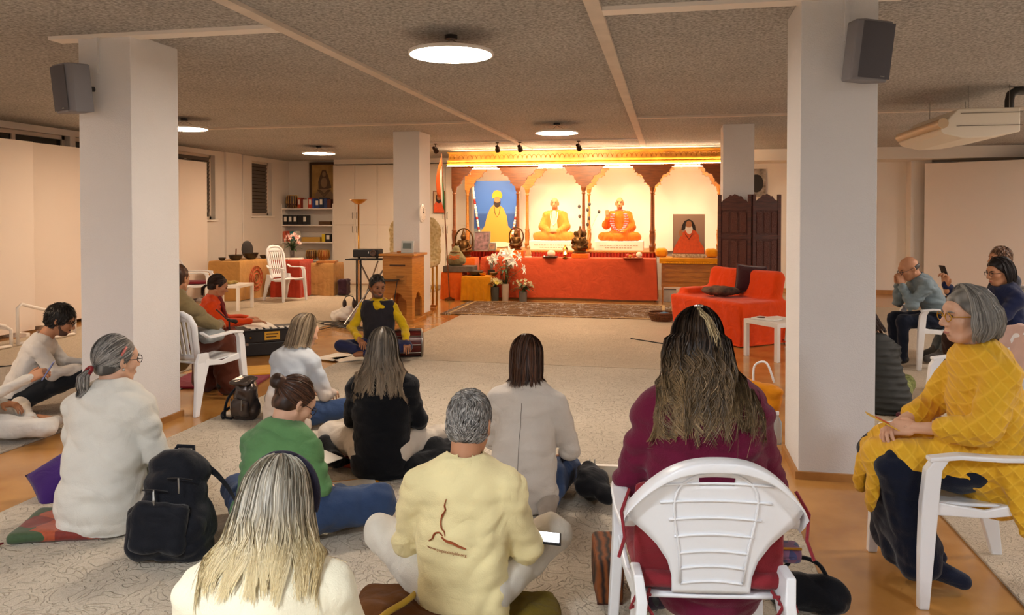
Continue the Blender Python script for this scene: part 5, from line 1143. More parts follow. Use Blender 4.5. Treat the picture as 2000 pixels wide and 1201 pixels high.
# head in its own frame: +y face, +z up, crown at z=.12, chin at -.115
def head_sdf(neck_to, jaw=1.0, nose=1.0, chin=1.0):
    S = SDF(.022)
    S.el((0, -.016, .028), (.077, .098, .092)).el((0, .03, -.03), (.060*jaw, .068, .082)).el((0, .052, -.090), (.036*jaw, .034, .026*chin)).el((0, .068, .03), (.055, .028, .035))
    for s_ in (-1, 1):
        S.el((s_*.04, .06, -.022), (.026, .024, .022)).rc((s_*.062*jaw, .0, -.055), (s_*.025, .055, -.095), .016, .018)
    S.rc((0, .094, .012), (0, .112*nose+.004, -.026), .008, .0125, k=.012).el((.012, .105, -.032), (.009, .010, .008), k=.008).el((-.012, .105, -.032), (.009, .010, .008), k=.008)
    S.el((0, .094, -.062), (.022, .012, .0065), k=.007).el((0, .092, -.074), (.020, .012, .007), k=.007)
    for s_ in (-1, 1):
        S.el((s_*.031, .101, .006), (.017, .014, .011), k=.014, sub=True)
        S.el((s_*.079, -.012, -.008), (.010, .021, .032), rotm(.15, 0, s_*.35), k=.008).el((s_*.086, -.004, -.008), (.006, .011, .018), k=.006, sub=True)
    S.rc((0, -.025, -.06), neck_to, .054, .060, k=.03)
    return S
def hand_sdf(side, curl=.35, spread=.05, thumb=.5):
    """right hand side=1 (thumb towards -x), palm faces -z, fingers +y"""
    sx = -side; S = SDF(.007).rc((0, -.05, 0), (0, .012, 0), .026, .027, .72, (0, 0, 1)).bx((0, .048, 0), (.040, .046, .0145), .0135).el((sx*.028, .03, -.008), (.02, .035, .015))
    for i, (x, L_, r_) in enumerate(((.030, .074, .0092), (.0105, .082, .0094), (-.0105, .076, .009), (-.030, .058, .0082))):
        p = np.array([sx*x, .088-(.006 if i in (0, 3) else 0), .0]); a = .15; yaw = sx*spread*(1.5-i)
        for j, f in enumerate((.45, .31, .24)):
            a += curl*(1 if j else .8); d = np.array([math.sin(yaw)*math.cos(a), math.cos(yaw)*math.cos(a), -math.sin(a)]); q = p+d*L_*f; S.rc(p, q, r_*(1-.08*j), r_*(.92-.08*j), k=.004); p = q
    p = np.array([sx*.034, .012, -.006]); d = np.array([sx*.72, .62, -.32*thumb-.1]); q = p+d*.044; S.rc(p, q, .0125, .0105, k=.008); d2 = np.array([sx*.35, .85, -.4*thumb]); S.rc(q, q+d2*.030, .0102, .0085, k=.004)
    return S
def frame_from(y, z):
    y = Vector(y).normalized(); z = Vector(z); z = (z-y*z.dot(y)).normalized(); x = y.cross(z); return Matrix((x, y, z)).transposed()
def lerp(a, b, t): return tuple(a[i]+(b[i]-a[i])*t for i in range(3))

def floor_pose(seat=.08, lean=.06, th=.49, hd=(0, .05, .15), hr=(0, 0, 0), kn=.36, kz=.02):
    z = seat+.11; J = dict(pel=(0, 0, z), nb=(0, lean, z+th), head=(hd[0], lean+hd[1], z+th+hd[2]), hr=hr)
    for s_, k in ((1, 'R'), (-1, 'L')):
        J['sh'+k] = (s_*.158, lean-.01, z+th-.085); J['el'+k] = (s_*.215, lean+.06, z+.14); J['wr'+k] = (s_*.12, lean+.27, z+.09)
        J['hip'+k] = (s_*.09, .03, z-.01); J['kn'+k] = (s_*kn, .27, z+kz); J['an'+k] = (-s_*.05, .36, z-.04); J['toe'+k] = (-s_*.17, .38, z-.055)
    return J
def chair_pose(lean=.02, th=.50, hd=(0, .05, .15), hr=(0, 0, 0), seat=.50, sp=.12):
    z = seat+.08; J = dict(pel=(0, -.08, z), nb=(0, -.08+lean, z+th), head=(hd[0], -.08+lean+hd[1], z+th+hd[2]), hr=hr)
    for s_, k in ((1, 'R'), (-1, 'L')):
        J['sh'+k] = (s_*.158, -.09+lean, z+th-.085); J['el'+k] = (s_*.215, lean+.0, z+.17); J['wr'+k] = (s_*.10, lean+.22, z+.12)
        J['hip'+k] = (s_*.09, -.04, z-.02); J['kn'+k] = (s_*sp, .36, z-.03); J['an'+k] = (s_*sp, .36, .09); J['toe'+k] = (s_*(sp+.02), .52, .04)
    return J
class Person:
    def __init__(s, loc, rz, label, J, sk=SK_L, scale=1.04, bw=1.0, vox=.011, name='person', jaw=1.0, nose=1.0, head=True, chin=1.0):
        s.J = J; s.bw = bw; s.vox = vox; s.o = empty(name, (loc[0], loc[1], .0142 if (-3.7 < loc[0] < .7 or loc[0] > 1.55 or loc[0] < -4.7) else 0), rz, label, 'person', None, scale)
        s.HM = Matrix.Translation(J['head'])@Euler(J['hr']).to_matrix().to_4x4(); s.sk = sk
        Vp, Vn = Vector(J['pel']), Vector(J['nb']); s.spine = (Vn-Vp); s.dr = tuple(Vector((1, 0, 0)).cross(s.spine).normalized()*-1)
        parts = []; S = SDF(.03)
        S.rc(J['pel'], lerp(J['pel'], J['nb'], .85), .105, .11, .7, s.dr)
        for k in 'RL':
            S.rc(lerp(J['nb'], J['sh'+k], .2), J['sh'+k], .045, .045).rc(J['sh'+k], J['el'+k], .045, .036).rc(J['el'+k], J['wr'+k], .036, .026)
            S.rc(J['hip'+k], J['kn'+k], .07, .05).rc(J['kn'+k], J['an'+k], .048, .034).rc(J['an'+k], J['toe'+k], .034, .026)
        inv = s.HM.inverted(); nb_local = inv@(Vn-s.spine.normalized()*.05)
        parts.append(S.mesh(max(vox*1.4, .016)))
        if head:
            v, q = head_sdf(tuple(nb_local), jaw, nose, chin).mesh(.0062 if vox < .012 else .008); parts.append((xf(s.HM, v), q))
        s.parts = parts
    def hand(s, k, palm=(0, 0, -1), curl=.35, spread=.05, d=None, thumb=.5):
        J = s.J; dd = Vector(J['wr'+k])-Vector(J['el'+k]) if d is None else Vector(d)
        M = frame_from(dd, -Vector(palm)).to_4x4(); M.translation = J['wr'+k]
        v, q = hand_sdf(1 if k == 'R' else -1, curl, spread, thumb).mesh(.0042 if s.vox < .012 else .006); s.parts.append((xf(M, v), q)); s.last_hand = M; return M
    def skin(s):
        s.body = qmesh('body', s.parts, s.sk, s.o); return s.body
    def top(s, m, sl=2, hem=.06, fit=1.0, fold=.006, fs=15, name='top', seed=0, arm=1.0, chest=1.0, cols=None, extra=None, neck=.072, belly=0, clipn=True):
        J = s.J; S = SDF(.035); w = s.bw*fit; p, n = Vector(J['pel']), Vector(J['nb']); ax = s.spine.normalized()
        a = p-ax*hem; b = p.lerp(n, .45); c = p.lerp(n, .76)
        S.rc(a, b, .168*w, .148*w+belly*.02, .72, s.dr).rc(b, c, .148*w+belly*.02, .158*w*chest, .68, s.dr)
        for k in 'RL':
            sh = Vector(J['sh'+k]); S.rc(n-ax*.062, sh, .058*w, .056*w, k=.05).rc(sh, J['el'+k], .060*w*arm, .048*w*arm, k=.014)
            S.rc(lerp(tuple(c), tuple(sh), .55), sh, .085*w, .052*w, .8, s.dr)
            if sl > 1: S.rc(J['el'+k], lerp(J['el'+k], J['wr'+k], sl-1), .049*w*arm, (.039+.007*(2-sl))*w*arm, k=.012)
        if extra: extra(S)
        clip = [((0, 0, .004), (0, 0, -1))] if J['pel'][2] < .4 else []
        hd_ = Vector(J['head']); S.rc(tuple(n.lerp(hd_, .02)), tuple(n.lerp(hd_, .7)), neck-.014, neck+.0, k=.006, sub=True)
        o = sdf_obj(name, S, s.vox, m, s.o, folds(fold*1.5, fs*1.25, seed+11, (.8, .8, 1.7)), clip); s.topo = o; s.topS = S; return o
    def collar(s, m, r=.066, h=.035, name='collar'):
        n = Vector(s.J['nb']); ax = s.spine.normalized(); M = frame_from(ax.cross(Vector((1, 0, 0))), ax); g = MB()
        g.grid(lambda u, v: n+ax*(-.012+h*v)+M@Vector(((r-.008*v)*1.05*math.cos(2*math.pi*u), (r-.006*v)*math.sin(2*math.pi*u), .006*math.sin(2*math.pi*u+1.57))), 28, 3, True); return solid(g.build(name, m, s.o, True), .006)
    def legs(s, m, length=2, fit=1.0, fold=.006, fs=15, name='trousers', seed=0, extra=None, hips=1.0):
        J = s.J; S = SDF(.035); w = s.bw*fit; S.el(J['pel'], (.150*w*hips, .095*w, .10*w)); S.el(tuple(Vector(J['pel'])+Vector((0, -.015, -.03))), (.150*w*hips, .092*w, .08))
        for k in 'RL':
            S.rc(J['hip'+k], J['kn'+k], .088*w, .064*w)
            e = lerp(J['kn'+k], J['an'+k], length-1); S.rc(J['kn'+k], e, .062*w, .048*w)
        if extra: extra(S)
        return sdf_obj(name, S, s.vox, m, s.o, folds(fold*1.4, fs*1.2, seed+31), [((0, 0, .004/s.o.scale[2]), (0, 0, -1))] if J['pel'][2] < .4 else None)
    def feet(s, m, name='sock', r=.042, flat=True):
        J = s.J
        for k in 'RL':
            S = SDF(.02).rc(J['an'+k], J['toe'+k], r, r*.8).rc(lerp(J['an'+k], J['kn'+k], .15), J['an'+k], r*.95, r); d = Vector(J['an'+k])-Vector(J['toe'+k]); S.el(tuple(Vector(J['an'+k])+d.normalized()*.03-Vector((0, 0, .01))), r*.9)
            sdf_obj(name, S, .011, m, s.o)
    def face(s, brow='#3a2a20', eyes=True, lips='#a9605a', glasses=None, gm=None, beard=None):
        h = empty('face'); h.parent = s.o; h.matrix_local = s.HM; b = mat('brow_'+brow, brow, .8)
        for s_ in (-1, 1):
            if eyes: MB().ball((s_*.031, .088, .006), (.013, .008, .0055), 8).build('eye', mat('eye_dark', '#241a16', .25), h, True)
            MB().tube([(s_*.014, .097, .022), (s_*.032, .095, .028), (s_*.05, .082, .023)], [.003, .0042, .002], 6).build('eyebrow', b, h, True)
        MB().tube([(-.021, .098, -.068), (0, .106, -.067), (.021, .098, -.068)], [.002, .005, .002], 6).build('lips', mat('lips_'+lips, lips, .5), h, True)
        if beard: S = SDF(.02).el((0, .05, -.085), (.05, .048, .035)).rc((-.058, .02, -.05), (-.035, .06, -.09), .014, .016).rc((.058, .02, -.05), (.035, .06, -.09), .014, .016).el((0, .098, -.052), (.024, .008, .006)); sdf_obj('beard', S, .007, beard, h)
        if glasses:
            gm = gm or mat('spectacle_'+glasses, glasses, .3); g = empty('spectacles'); g.parent = s.o; g.matrix_local = s.HM
            for s_ in (-1, 1):
                MB().tube([(s_*.032+.024*math.cos(a), .107-.004*abs(math.cos(a)), .004+.019*math.sin(a)) for a in np.linspace(0, 2*math.pi, 19)], .0022, 5).build('rim', gm, g, True)
                MB().tube([(s_*.056, .103, .008), (s_*.078, .05, .006), (s_*.084, -.01, .004), (s_*.082, -.03, -.008)], .002, 5).build('temple', gm, g)
            MB().tube([(-.009, .109, .006), (.009, .109, .006)], .002, 5).build('bridge', gm, g)
        return h
    # ---- hair
    def push_out(s, P, margin=.006):
        """keep hair outside the garment"""
        if getattr(s, 'topS', None) is None: return P
        S = s.topS; shp = P.shape; Q = P.reshape(-1, 3).copy()
        def ev(X):
            d = np.full(len(X), 1.0)
            for p in S.p:
                if p[8]: continue
                e = S.ev(p, X[:, 0], X[:, 1], X[:, 2]); h = np.clip(.5+.5*(e-d)/.035, 0, 1); d = e+(d-e)*h-.035*h*(1-h)
            return d
        for it in range(3):
            d = ev(Q); bad = np.where(d < margin)[0]
            if not len(bad): break
            X = Q[bad]; e = .004; g = np.stack([ev(X+np.eye(3)[i]*e)-ev(X-np.eye(3)[i]*e) for i in range(3)], 1); g /= np.maximum(np.linalg.norm(g, axis=1, keepdims=True), 1e-6)
            Q[bad] = X+g*(margin-d[bad])[:, None]*1.02
        return Q.reshape(shp)
    def cap(s, m, r=1.06, face_y=.055, low=-.06, thick=0, name='hair', extra=None, fold=.004, fs=40, ears=True, lowy=-.01):
        S = SDF(.015).el((0, -.018, .030), (.080*r+thick, .101*r+thick, .096*r+thick)); S.el((0, -.045, -.02), (.070*r+thick, .068*r+thick, .075)); 
        if extra: extra(S)
        clip = [((0, face_y, .05), (0, .80, -.6)), ((0, lowy, low), (0, .35, -.94))]
        v, q = S.mesh(.0075, folds(fold, fs, 3, (1, 1, .4)), clip); o = qmesh(name, [(xf(s.HM, v), q)], m, s.o)
        me = o.data; at = me.attributes.new('hv', 'FLOAT', 'POINT'); at.data.foreach_set('value', np.clip(.35+.4*nz(v*np.array([1, 1, .25]), 70, 5), 0, 1).astype(np.float32))
        return o
    def long_hair(s, m, L, prof, n=1500, k=16, ph=2.1, r0=.0016, wave=.01, freq=9, clumps=60, seed=1, part=(0, .02), lay=.012, name='hair_strands', hang=None, lenj=.15, streak=None, curl_in=0):
        """strands from a parting over the skull then hanging; prof: list of (s, rx, ry, yc) for s=0..1 below ear level"""
        r = np.random.default_rng(seed); phi = r.uniform(-ph, ph, n); cl = r.integers(0, clumps, n); pc = np.sort(r.uniform(-ph, ph, clumps)); cl = np.argmin(np.abs(phi[:, None]-pc[None, :]+r.normal(0, .05, (n, 1))), 1); pcl = pc[cl]; cph = r.uniform(0, 6.28, clumps)[cl]; off = r.uniform(-lay, lay*.5, n); LL = L*(1-lenj*r.random(n))*(1-.12*r.random(clumps)[cl])
        u = np.linspace(0, 1, k)[None, :]; ua = .38; a0 = (r.random(n)**1.5*1.25)[:, None]; a = a0+np.clip(u/ua, 0, 1)*(math.pi/2-a0); sd = np.clip((u-ua)/(1-ua), 0, 1)
        ps = np.array([p[0] for p in prof]); rx = np.interp(sd, ps, [p[1] for p in prof]); ry = np.interp(sd, ps, [p[2] for p in prof]); yc = np.interp(sd, ps, [p[3] for p in prof])
        f = phi[:, None]*(1-.0*sd)+(pcl-phi)[:, None]*.55*sd
        hr = .107+off[:, None]*.6
        bx_ = np.where(u <= ua, np.sin(a)*(.090+off[:, None]*.6), rx+off[:, None]); by_ = np.where(u <= ua, np.sin(a)*(.111+off[:, None]*.6), ry+off[:, None])
        X = np.sin(f)*bx_+part[0]*(1-np.sin(a)); Y = -np.cos(f)*by_+np.where(u <= ua, -.018+part[1]*(1-np.sin(a)), yc); Z = np.where(u <= ua, .03+hr*np.cos(a), .03-sd*LL[:, None])
        wv = wave*sd**1.1*np.sin(freq*sd+cph[:, None]+.7*np.sin(3*sd+phi[:, None])); X = X+wv*np.cos(f)+.3*wv*np.sin(cph[:, None]); Y = Y+wv*np.sin(f)-.6*wv
        if curl_in: X = X*(1-curl_in*sd**3); Y = Y-(Y-yc)*curl_in*sd**3
        P = np.stack([X, Y, Z], -1)+r.normal(0, .0012, (n, 1, 3))
        hv = np.clip(.6*r.random(clumps)[cl]+.5*r.random(n)-.05, 0, 1)
        if streak is not None: hv = streak(phi, hv, r)
        shp = P.shape; P = s.push_out(xf(s.HM, P.reshape(-1, 3)).reshape(shp))
        return strands(name, P, r0, m, s.o, hv)
    def short_hair(s, m, n=1500, ln=.03, k=5, r0=.0013, low=-.06, face_y=.05, seed=2, lift=.35, swirl=.3, radius=1.03, name='hair_strands'):
        r = np.random.default_rng(seed); d = r.normal(size=(n*3, 3)); d /= np.linalg.norm(d, axis=1, keepdims=True); P0 = d*np.array([.080, .101, .096])*radius+np.array([0, -.018, .03])
        ok = (P0[:, 1]*.8-(P0[:, 2]-.05)*.6 < face_y*.8) & (P0[:, 2] > low+np.maximum(0, P0[:, 1]+.01)*.5); P0 = P0[ok][:n]; Nn = (P0-np.array([0, -.018, .03]))/np.array([.08, .101, .096])**2; Nn /= np.linalg.norm(Nn, axis=1, keepdims=True); P0 = P0+Nn*np.clip(.02-P0[:, 2:3], 0, .06)*.35*(P0[:, 1:2] < 0)
        fl_ = np.array([0, -.2, -1.0])+0*P0; fl_[:, 1] += np.where(P0[:, 2] > .08, .9*np.sign(.5), 0); fl_ += r.normal(0, swirl, P0.shape); fl_ -= Nn*np.sum(fl_*Nn, 1, keepdims=True); fl_ /= np.maximum(np.linalg.norm(fl_, axis=1, keepdims=True), 1e-6)
        t = np.linspace(0, 1, k)[None, :, None]; LL = ln*r.uniform(.6, 1.2, (len(P0), 1, 1)); P = P0[:, None, :]+LL*(fl_[:, None, :]*t+Nn[:, None, :]*lift*t*(1.2-t))
        shp = P.shape; P = xf(s.HM, P.reshape(-1, 3)).reshape(shp); return strands(name, P, r0, m, s.o, None)
    def gathered(s, m, to, n=700, k=10, seed=3, ph=2.2, r0=.0015, bulge=.006, name='hair_strands'):
        """hair combed over the skull to a tie point"""
        r = np.random.default_rng(seed); phi = r.uniform(-ph, ph, n); el_ = r.uniform(-.5, 1.45, n); d0 = np.stack([np.sin(phi)*np.cos(el_), -np.cos(phi)*np.cos(el_), np.sin(el_)], 1); tv = (np.array(to)-np.array([0, -.018, .03]))/np.array([.08, .101, .096]); tv /= np.linalg.norm(tv)
        t = np.linspace(0, 1, k)[None, :, None]; d = d0[:, None, :]*(1-t)+tv*t; d /= np.maximum(np.linalg.norm(d, axis=2, keepdims=True), 1e-6); off = r.uniform(0, bulge, (n, 1, 1))
        P = d*(np.array([.082, .103, .098])*1.03+off)+np.array([0, -.018, .03]); ok = (d0[:, 1]*.8-d0[:, 2]*.5 < .42); P = P[ok]; P[:, -1] = P[:, -1]*.5+np.array(to)*.5
        shp = P.shape; P = xf(s.HM, P.reshape(-1, 3)).reshape(shp); return strands(name, P, r0, m, s.o)
    def tail(s, m, pts, rad, n=250, k=14, seed=4, r0=.0015, wave=.004, name='ponytail'):
        """bundle of strands along a path in the head frame"""
        r = np.random.default_rng(seed); pts = np.array(pts); ts = np.linspace(0, 1, len(pts)); t = np.linspace(0, 1, k); C = np.stack([np.interp(t, ts, pts[:, i]) for i in range(3)], 1); R_ = np.interp(t, np.linspace(0, 1, len(rad)), rad); a = r.uniform(0, 6.28, n); q = np.sqrt(r.random(n)); 
        P = C[None]+(np.stack([np.cos(a), np.sin(a)*.8, np.zeros(n)], 1)*q[:, None])[:, None, :]*R_[None, :, None]; P += wave*np.sin(8*t[None, :, None]+r.uniform(0, 6, (n, 1, 3)))*t[None, :, None]
        shp = P.shape; P = s.push_out(xf(s.HM, P.reshape(-1, 3)).reshape(shp)); return strands(name, P, r0, m, s.o)
def at_px(px, w_): p = atw(px, 450, w_); return (p.x, p.y, 0)
def upd(J, **k): J.update(k); return J
R_ = math.radians
M_jean = cloth('denim', '#34486c', vary=.2); M_wtrou = cloth('white_cotton', '#d9d3c6'); M_dkt = cloth('dark_trouser', '#20242a')
H_grey = hair_mat('grey', '#4a4744', '#a7a19a'); H_black = hair_mat('black', '#0c0b0c', '#2a2523'); H_brown = hair_mat('brown', '#2b1a12', '#5f3c28'); H_dkbr = hair_mat('dark_brown', '#1c1210', '#43291e')
H_sand = hair_mat('sandy', '#5c4a38', '#a9957a'); H_ash = hair_mat('ash', '#4d453c', '#948778', '#a08a70')
H_blond = hair_mat('grey_blond', '#8b8578', '#d9d0bd', '#e2cd98'); H_ombre = hair_mat('ombre', '#1d1613', '#54402f', '#b59568', tipmin=.1); H_bob = hair_mat('bob_grey', '#5d5954', '#aaa59c')

# ---- man in pale yellow polo shirt (back print), cross legged, phone on knee
J = floor_pose(seat=.10, lean=.05, th=.455, hd=(.02, .06, .14), hr=(R_(-20), 0, R_(-16)), kn=.35, kz=.10); J['wrR'] = (.22, .26, .34); J['elR'] = (.235, .07, .34); J['wrL'] = (-.16, .28, .33)
pm = Person(at_px(903, 2.98), R_(11), 'man in pale yellow polo shirt and white trousers, seen from behind', J, SK_M, 1.05, 1.08, .010)
pm.hand('R', (0, -.2, -1), .5); pm.hand('L', (0, -.2, -1), .5); pm.skin()
M_polo = cloth('polo_yellow', '#f0e2ac', vary=.06)
pm.top(M_polo, 1.02, .20, 1.05, .006, 13, 'polo_shirt', 1, 1.18); pm.collar(M_polo, .084, .050)
pm.legs(M_wtrou, 1.9, 1.04, .006, 16, 'trousers', 2)
pm.cap(H_grey, 1.0, .045, -.055); pm.short_hair(hair_mat('short_grey', '#55524f', '#b0aca6'), 3400, .022, face_y=.06, lift=.25, low=-.095); pm.face('#6a625a')
# print on the back: winding yogic line figure and web address, draped on the cloth
dg = bpy.context.evaluated_depsgraph_get()
def on_back(P, pts, off=.003):
    me = P.topo.data; bvh = BVHTree.FromPolygons([v.co for v in me.vertices], [p.vertices for p in me.polygons]); out = []
    for (x, z) in pts:
        h = bvh.ray_cast(Vector((x, -1, z)), Vector((0, 1, 0))); q = h[0] if h[0] else Vector((x, -.12, z)); out.append(q+Vector((0, -off, 0)))
    return out
M_print = mat('print_rust', '#9a4a22', .8)
def smooth_path(c, n=8):
    out = []; c = [Vector(p) for p in c]
    for i in range(len(c)-1):
        p0, p1, p2, p3 = c[max(i-1, 0)], c[i], c[i+1], c[min(i+2, len(c)-1)]
        for j in range(n):
            t = j/n; out.append(.5*((2*p1)+(p2-p0)*t+(2*p0-5*p1+4*p2-p3)*t*t+(3*p1-p0-3*p2+p3)*t**3))
    return out+[c[-1]]
def px_back(px, py):   # place on the man's back from the photograph, in his own frame
    M = pm.o.matrix_world.inverted() if 0 else (Matrix.Translation(pm.o.location)@pm.o.rotation_euler.to_matrix().to_4x4()@Matrix.Scale(pm.o.scale[0], 4)).inverted()
    q = M@atw(px, py, 2.84); return (q.x, q.z)
def ribbon_print(name, path, wd):
    sp = smooth_path([px_back(*p) for p in path]); pts = on_back(pm, sp); n = len(pts)
    g = MB(); rr = [1.7*wd*(.35+.65*math.sin(math.pi*min(1, max(0, (i+1)/(n+1))))) for i in range(n)]; g.tube(pts, rr, 6, flat=.35); g.build(name, M_print, pm.topo)
ribbon_print('print_line', [(868, 989), (864, 1002), (866, 1012), (859, 1022), (857, 1030)], .0045)
ribbon_print('print_line', [(866, 1008), (862, 1020), (857, 1031), (858, 1046), (864, 1052), (866, 1060)], .005)
ribbon_print('print_line', [(832, 1075), (840, 1068), (845, 1058), (854, 1055), (861, 1060)], .005)
ribbon_print('print_line', [(859, 1062), (868, 1068), (882, 1072), (894, 1079), (908, 1085)], .005)
tc = bpy.data.curves.new('shirt_lettering', 'FONT'); tc.body = 'www.yogaindailylife.org'; tc.size = 1; to = bpy.data.objects.new('lettering_tmp', tc); COL.objects.link(to); bpy.context.view_layer.update()
me = bpy.data.meshes.new_from_object(to.evaluated_get(bpy.context.evaluated_depsgraph_get())); bpy.data.objects.remove(to)
co = np.array([v.co[:] for v in me.vertices]); x0, x1 = co[:, 0].min(), co[:, 0].max(); a = px_back(829, 1089); b = px_back(909, 1101); hgt = (b[0]-a[0])/(x1-x0)
flatp = [(a[0]+(b[0]-a[0])*(c[0]-x0)/(x1-x0), a[1]+(b[1]-a[1])*(c[0]-x0)/(x1-x0)+c[1]*hgt*1.05) for c in co]
for v, p in zip(me.vertices, on_back(pm, flatp, .0025)): v.co = p
link('printed_lettering', me, M_print, pm.topo)
ph = empty('smartphone', (0, 0, 0), 0, 'lit smartphone resting on the right knee of the man in yellow', 'phone'); q = atw(1061, 1050, 3.10); ph.location = q; ph.rotation_euler = (R_(6), R_(5), R_(8))
MB().box((0, 0, 0), (.145, .085, .010), None, .003).build('case', M_black, ph); MB().box((0, 0, .0055), (.128, .072, .002)).build('screen', mat('phone_screen', '#fff', .2, emit=(.86, .9, 1), estr=1.6), ph)

# ---- blonde woman with headband, foreground left
J = floor_pose(seat=.17, lean=.08, th=.43, hd=(0, .10, .095), hr=(R_(-22), 0, R_(-2)))
p = Person(at_px(498, 1.98), R_(14), 'blonde grey woman in cream shirt with dark headband, nearest the camera', J, SK_L, 1.06, 1.12, .010); p.hand('R'); p.hand('L'); p.skin()
p.top(cloth('cream_shirt', '#efe9cf', vary=.05), 2, .08, 1.05, .005, 12, 'shirt', 5, neck=.08); p.legs(M_wtrou, 2, 1.0)
p.cap(H_blond, 1.0, .05, -.12, .002)
p.long_hair(H_blond, .255, [(0, .092, .112, -.018), (.3, .10, .116, -.02), (.65, .118, .11, -.03), (1, .125, .10, -.05)], 3800, 16, 2.0, .0014, .014, 8, 90, 3, lenj=.4)
hb = MB(); hb.tube([(.088*math.cos(a)*1.03, -.022-.01+.02*math.sin(a)*0-.012, .030+.106*math.sin(a)) if 0 else (.096*math.cos(a), .012, .025+.108*math.sin(a)) for a in np.linspace(-.3, math.pi+.3, 30)], .012, 8, flat=1.5)
ob = hb.build('headband', cloth('navy_band', '#23202f'), p.o, True); ob.matrix_local = p.HM
kn_ = MB().ball((.0, .005, .137), (.045, .016, .014), 10).build('headband_knot', cloth('navy_band', '#23202f'), p.o, True); kn_.matrix_local = p.HM

# ---- woman in maroon hoodie on the near chair
J = chair_pose(lean=.09, th=.46, hd=(-.01, .06, .15), hr=(R_(-14), 0, R_(-6)), seat=.46); J['elR'] = (.25, .06, .66); J['elL'] = (-.25, .06, .66)
p = Person((.13, 2.92, 0), R_(9), 'long haired woman in maroon hooded sweater on the near white chair', J, SK_L, 1.04, 1.26, .011); p.hand('R'); p.hand('L'); p.skin()
M_mar = cloth('maroon_knit', '#6a1836', vary=.15)
def hood(S): S.rc((-.12, -.10, .925), (.12, -.10, .925), .05, .05).el((.03, -.13, .86), (.14, .055, .08)).rc((-.13, -.02, .95), (-.10, -.10, .91), .04, .045).rc((.13, -.02, .95), (.12, -.10, .89), .04, .05)
p.top(M_mar, 2, .10, 1.06, .007, 12, 'hooded_sweater', 8, extra=hood); p.legs(cloth('plum_trouser', '#2a1a26'), 2, 1.12); p.feet(M_black, 'shoe')
p.cap(H_ombre, 1.0, .05, -.11)
p.long_hair(H_ombre, .40, [(0, .110, .12, -.018), (.3, .122, .128, -.025), (.6, .125, .125, -.04), (.85, .125, .118, -.06), (1, .12, .11, -.07)], 3800, 20, 2.1, .0014, .034, 10, 60, 6, part=(.01, .0), lenj=.5, streak=lambda f, h, r: np.where((r.random(len(f)) < .05), .95+0*h, h*.7))
clp = MB().tube([(-.012, -.075, .128), (.004, -.085, .132), (.016, -.082, .13)], .006, 6).build('hair_clip', M_silver, p.o, True); clp.matrix_local = p.HM
H_str = hair_mat('streak', '#8f7a58', '#cdb78c')
p.tail(H_str, [(.0, -.08, .125), (.02, -.115, .09), (.045, -.13, .03), (.06, -.125, -.06)], [.006, .012, .010, .006], 70, 14, 4, .0014, .016, 'pale_lock')

# ---- woman in yellow lace tunic on the right
J = chair_pose(lean=.04, th=.49, hd=(0, .06, .15), hr=(R_(-4), 0, R_(6)), seat=.47); J['elL'] = (-.225, .05, .74); J['wrL'] = (-.08, .27, .70); J['elR'] = (.22, .07, .74); J['wrR'] = (.03, .30, .69)
for k, s_ in (('R', 1), ('L', -1)): J['kn'+k] = (s_*.12, .36, .54); J['an'+k] = (s_*.11, .20, .10); J['toe'+k] = (s_*.12, .08, .05)
p = Person((1.38, 3.90, 0), R_(95), 'grey haired woman in yellow lace tunic sitting on the right', J, SK_L, 1.04, 1.12, .010, jaw=1.02); p.hand('L', (.6, 0, -.8), .45); p.hand('R', (-.6, 0, -.8), .45); p.skin()
def lace_mat():
    m = mat('yellow_lace', '#e9b21c', .85, sheen=.1); nt = m.node_tree; N = nt.nodes; L = nt.links; b = N['Principled BSDF']; tcn = N.new('ShaderNodeTexCoord'); mp = N.new('ShaderNodeMapping'); mp.inputs['Rotation'].default_value = (.78, 0, .3); mp.inputs['Scale'].default_value = (24, 24, 24); L.new(tcn.outputs['Object'], mp.inputs['Vector'])
    sp = N.new('ShaderNodeSeparateXYZ'); L.new(mp.outputs[0], sp.inputs[0]); sq = []
    for ax_ in 'YZ':
        s1 = N.new('ShaderNodeMath'); s1.operation = 'SINE'; ml = N.new('ShaderNodeMath'); ml.operation = 'MULTIPLY'; ml.inputs[1].default_value = 3.1416; L.new(sp.outputs[ax_], ml.inputs[0]); L.new(ml.outputs[0], s1.inputs[0]); ab = N.new('ShaderNodeMath'); ab.operation = 'ABSOLUTE'; L.new(s1.outputs[0], ab.inputs[0]); sq.append(ab)
    mn = N.new('ShaderNodeMath'); mn.operation = 'MINIMUM'; L.new(sq[0].outputs[0], mn.inputs[0]); L.new(sq[1].outputs[0], mn.inputs[1])
    rp = N.new('ShaderNodeValToRGB'); rp.color_ramp.elements[0].position = .08; rp.color_ramp.elements[0].color = (*lin('#ecba30'), 1); rp.color_ramp.elements[1].position = .45; rp.color_ramp.elements[1].color = (*lin('#e2ac20'), 1); L.new(mn.outputs[0], rp.inputs['Fac']); L.new(rp.outputs['Color'], b.inputs['Base Color'])
    bp = N.new('ShaderNodeBump'); bp.inputs['Strength'].default_value = .7; bp.inputs['Distance'].default_value = .01; bp.invert = True; L.new(mn.outputs[0], bp.inputs['Height']); L.new(bp.outputs['Normal'], b.inputs['Normal']); return m
M_lace = lace_mat()
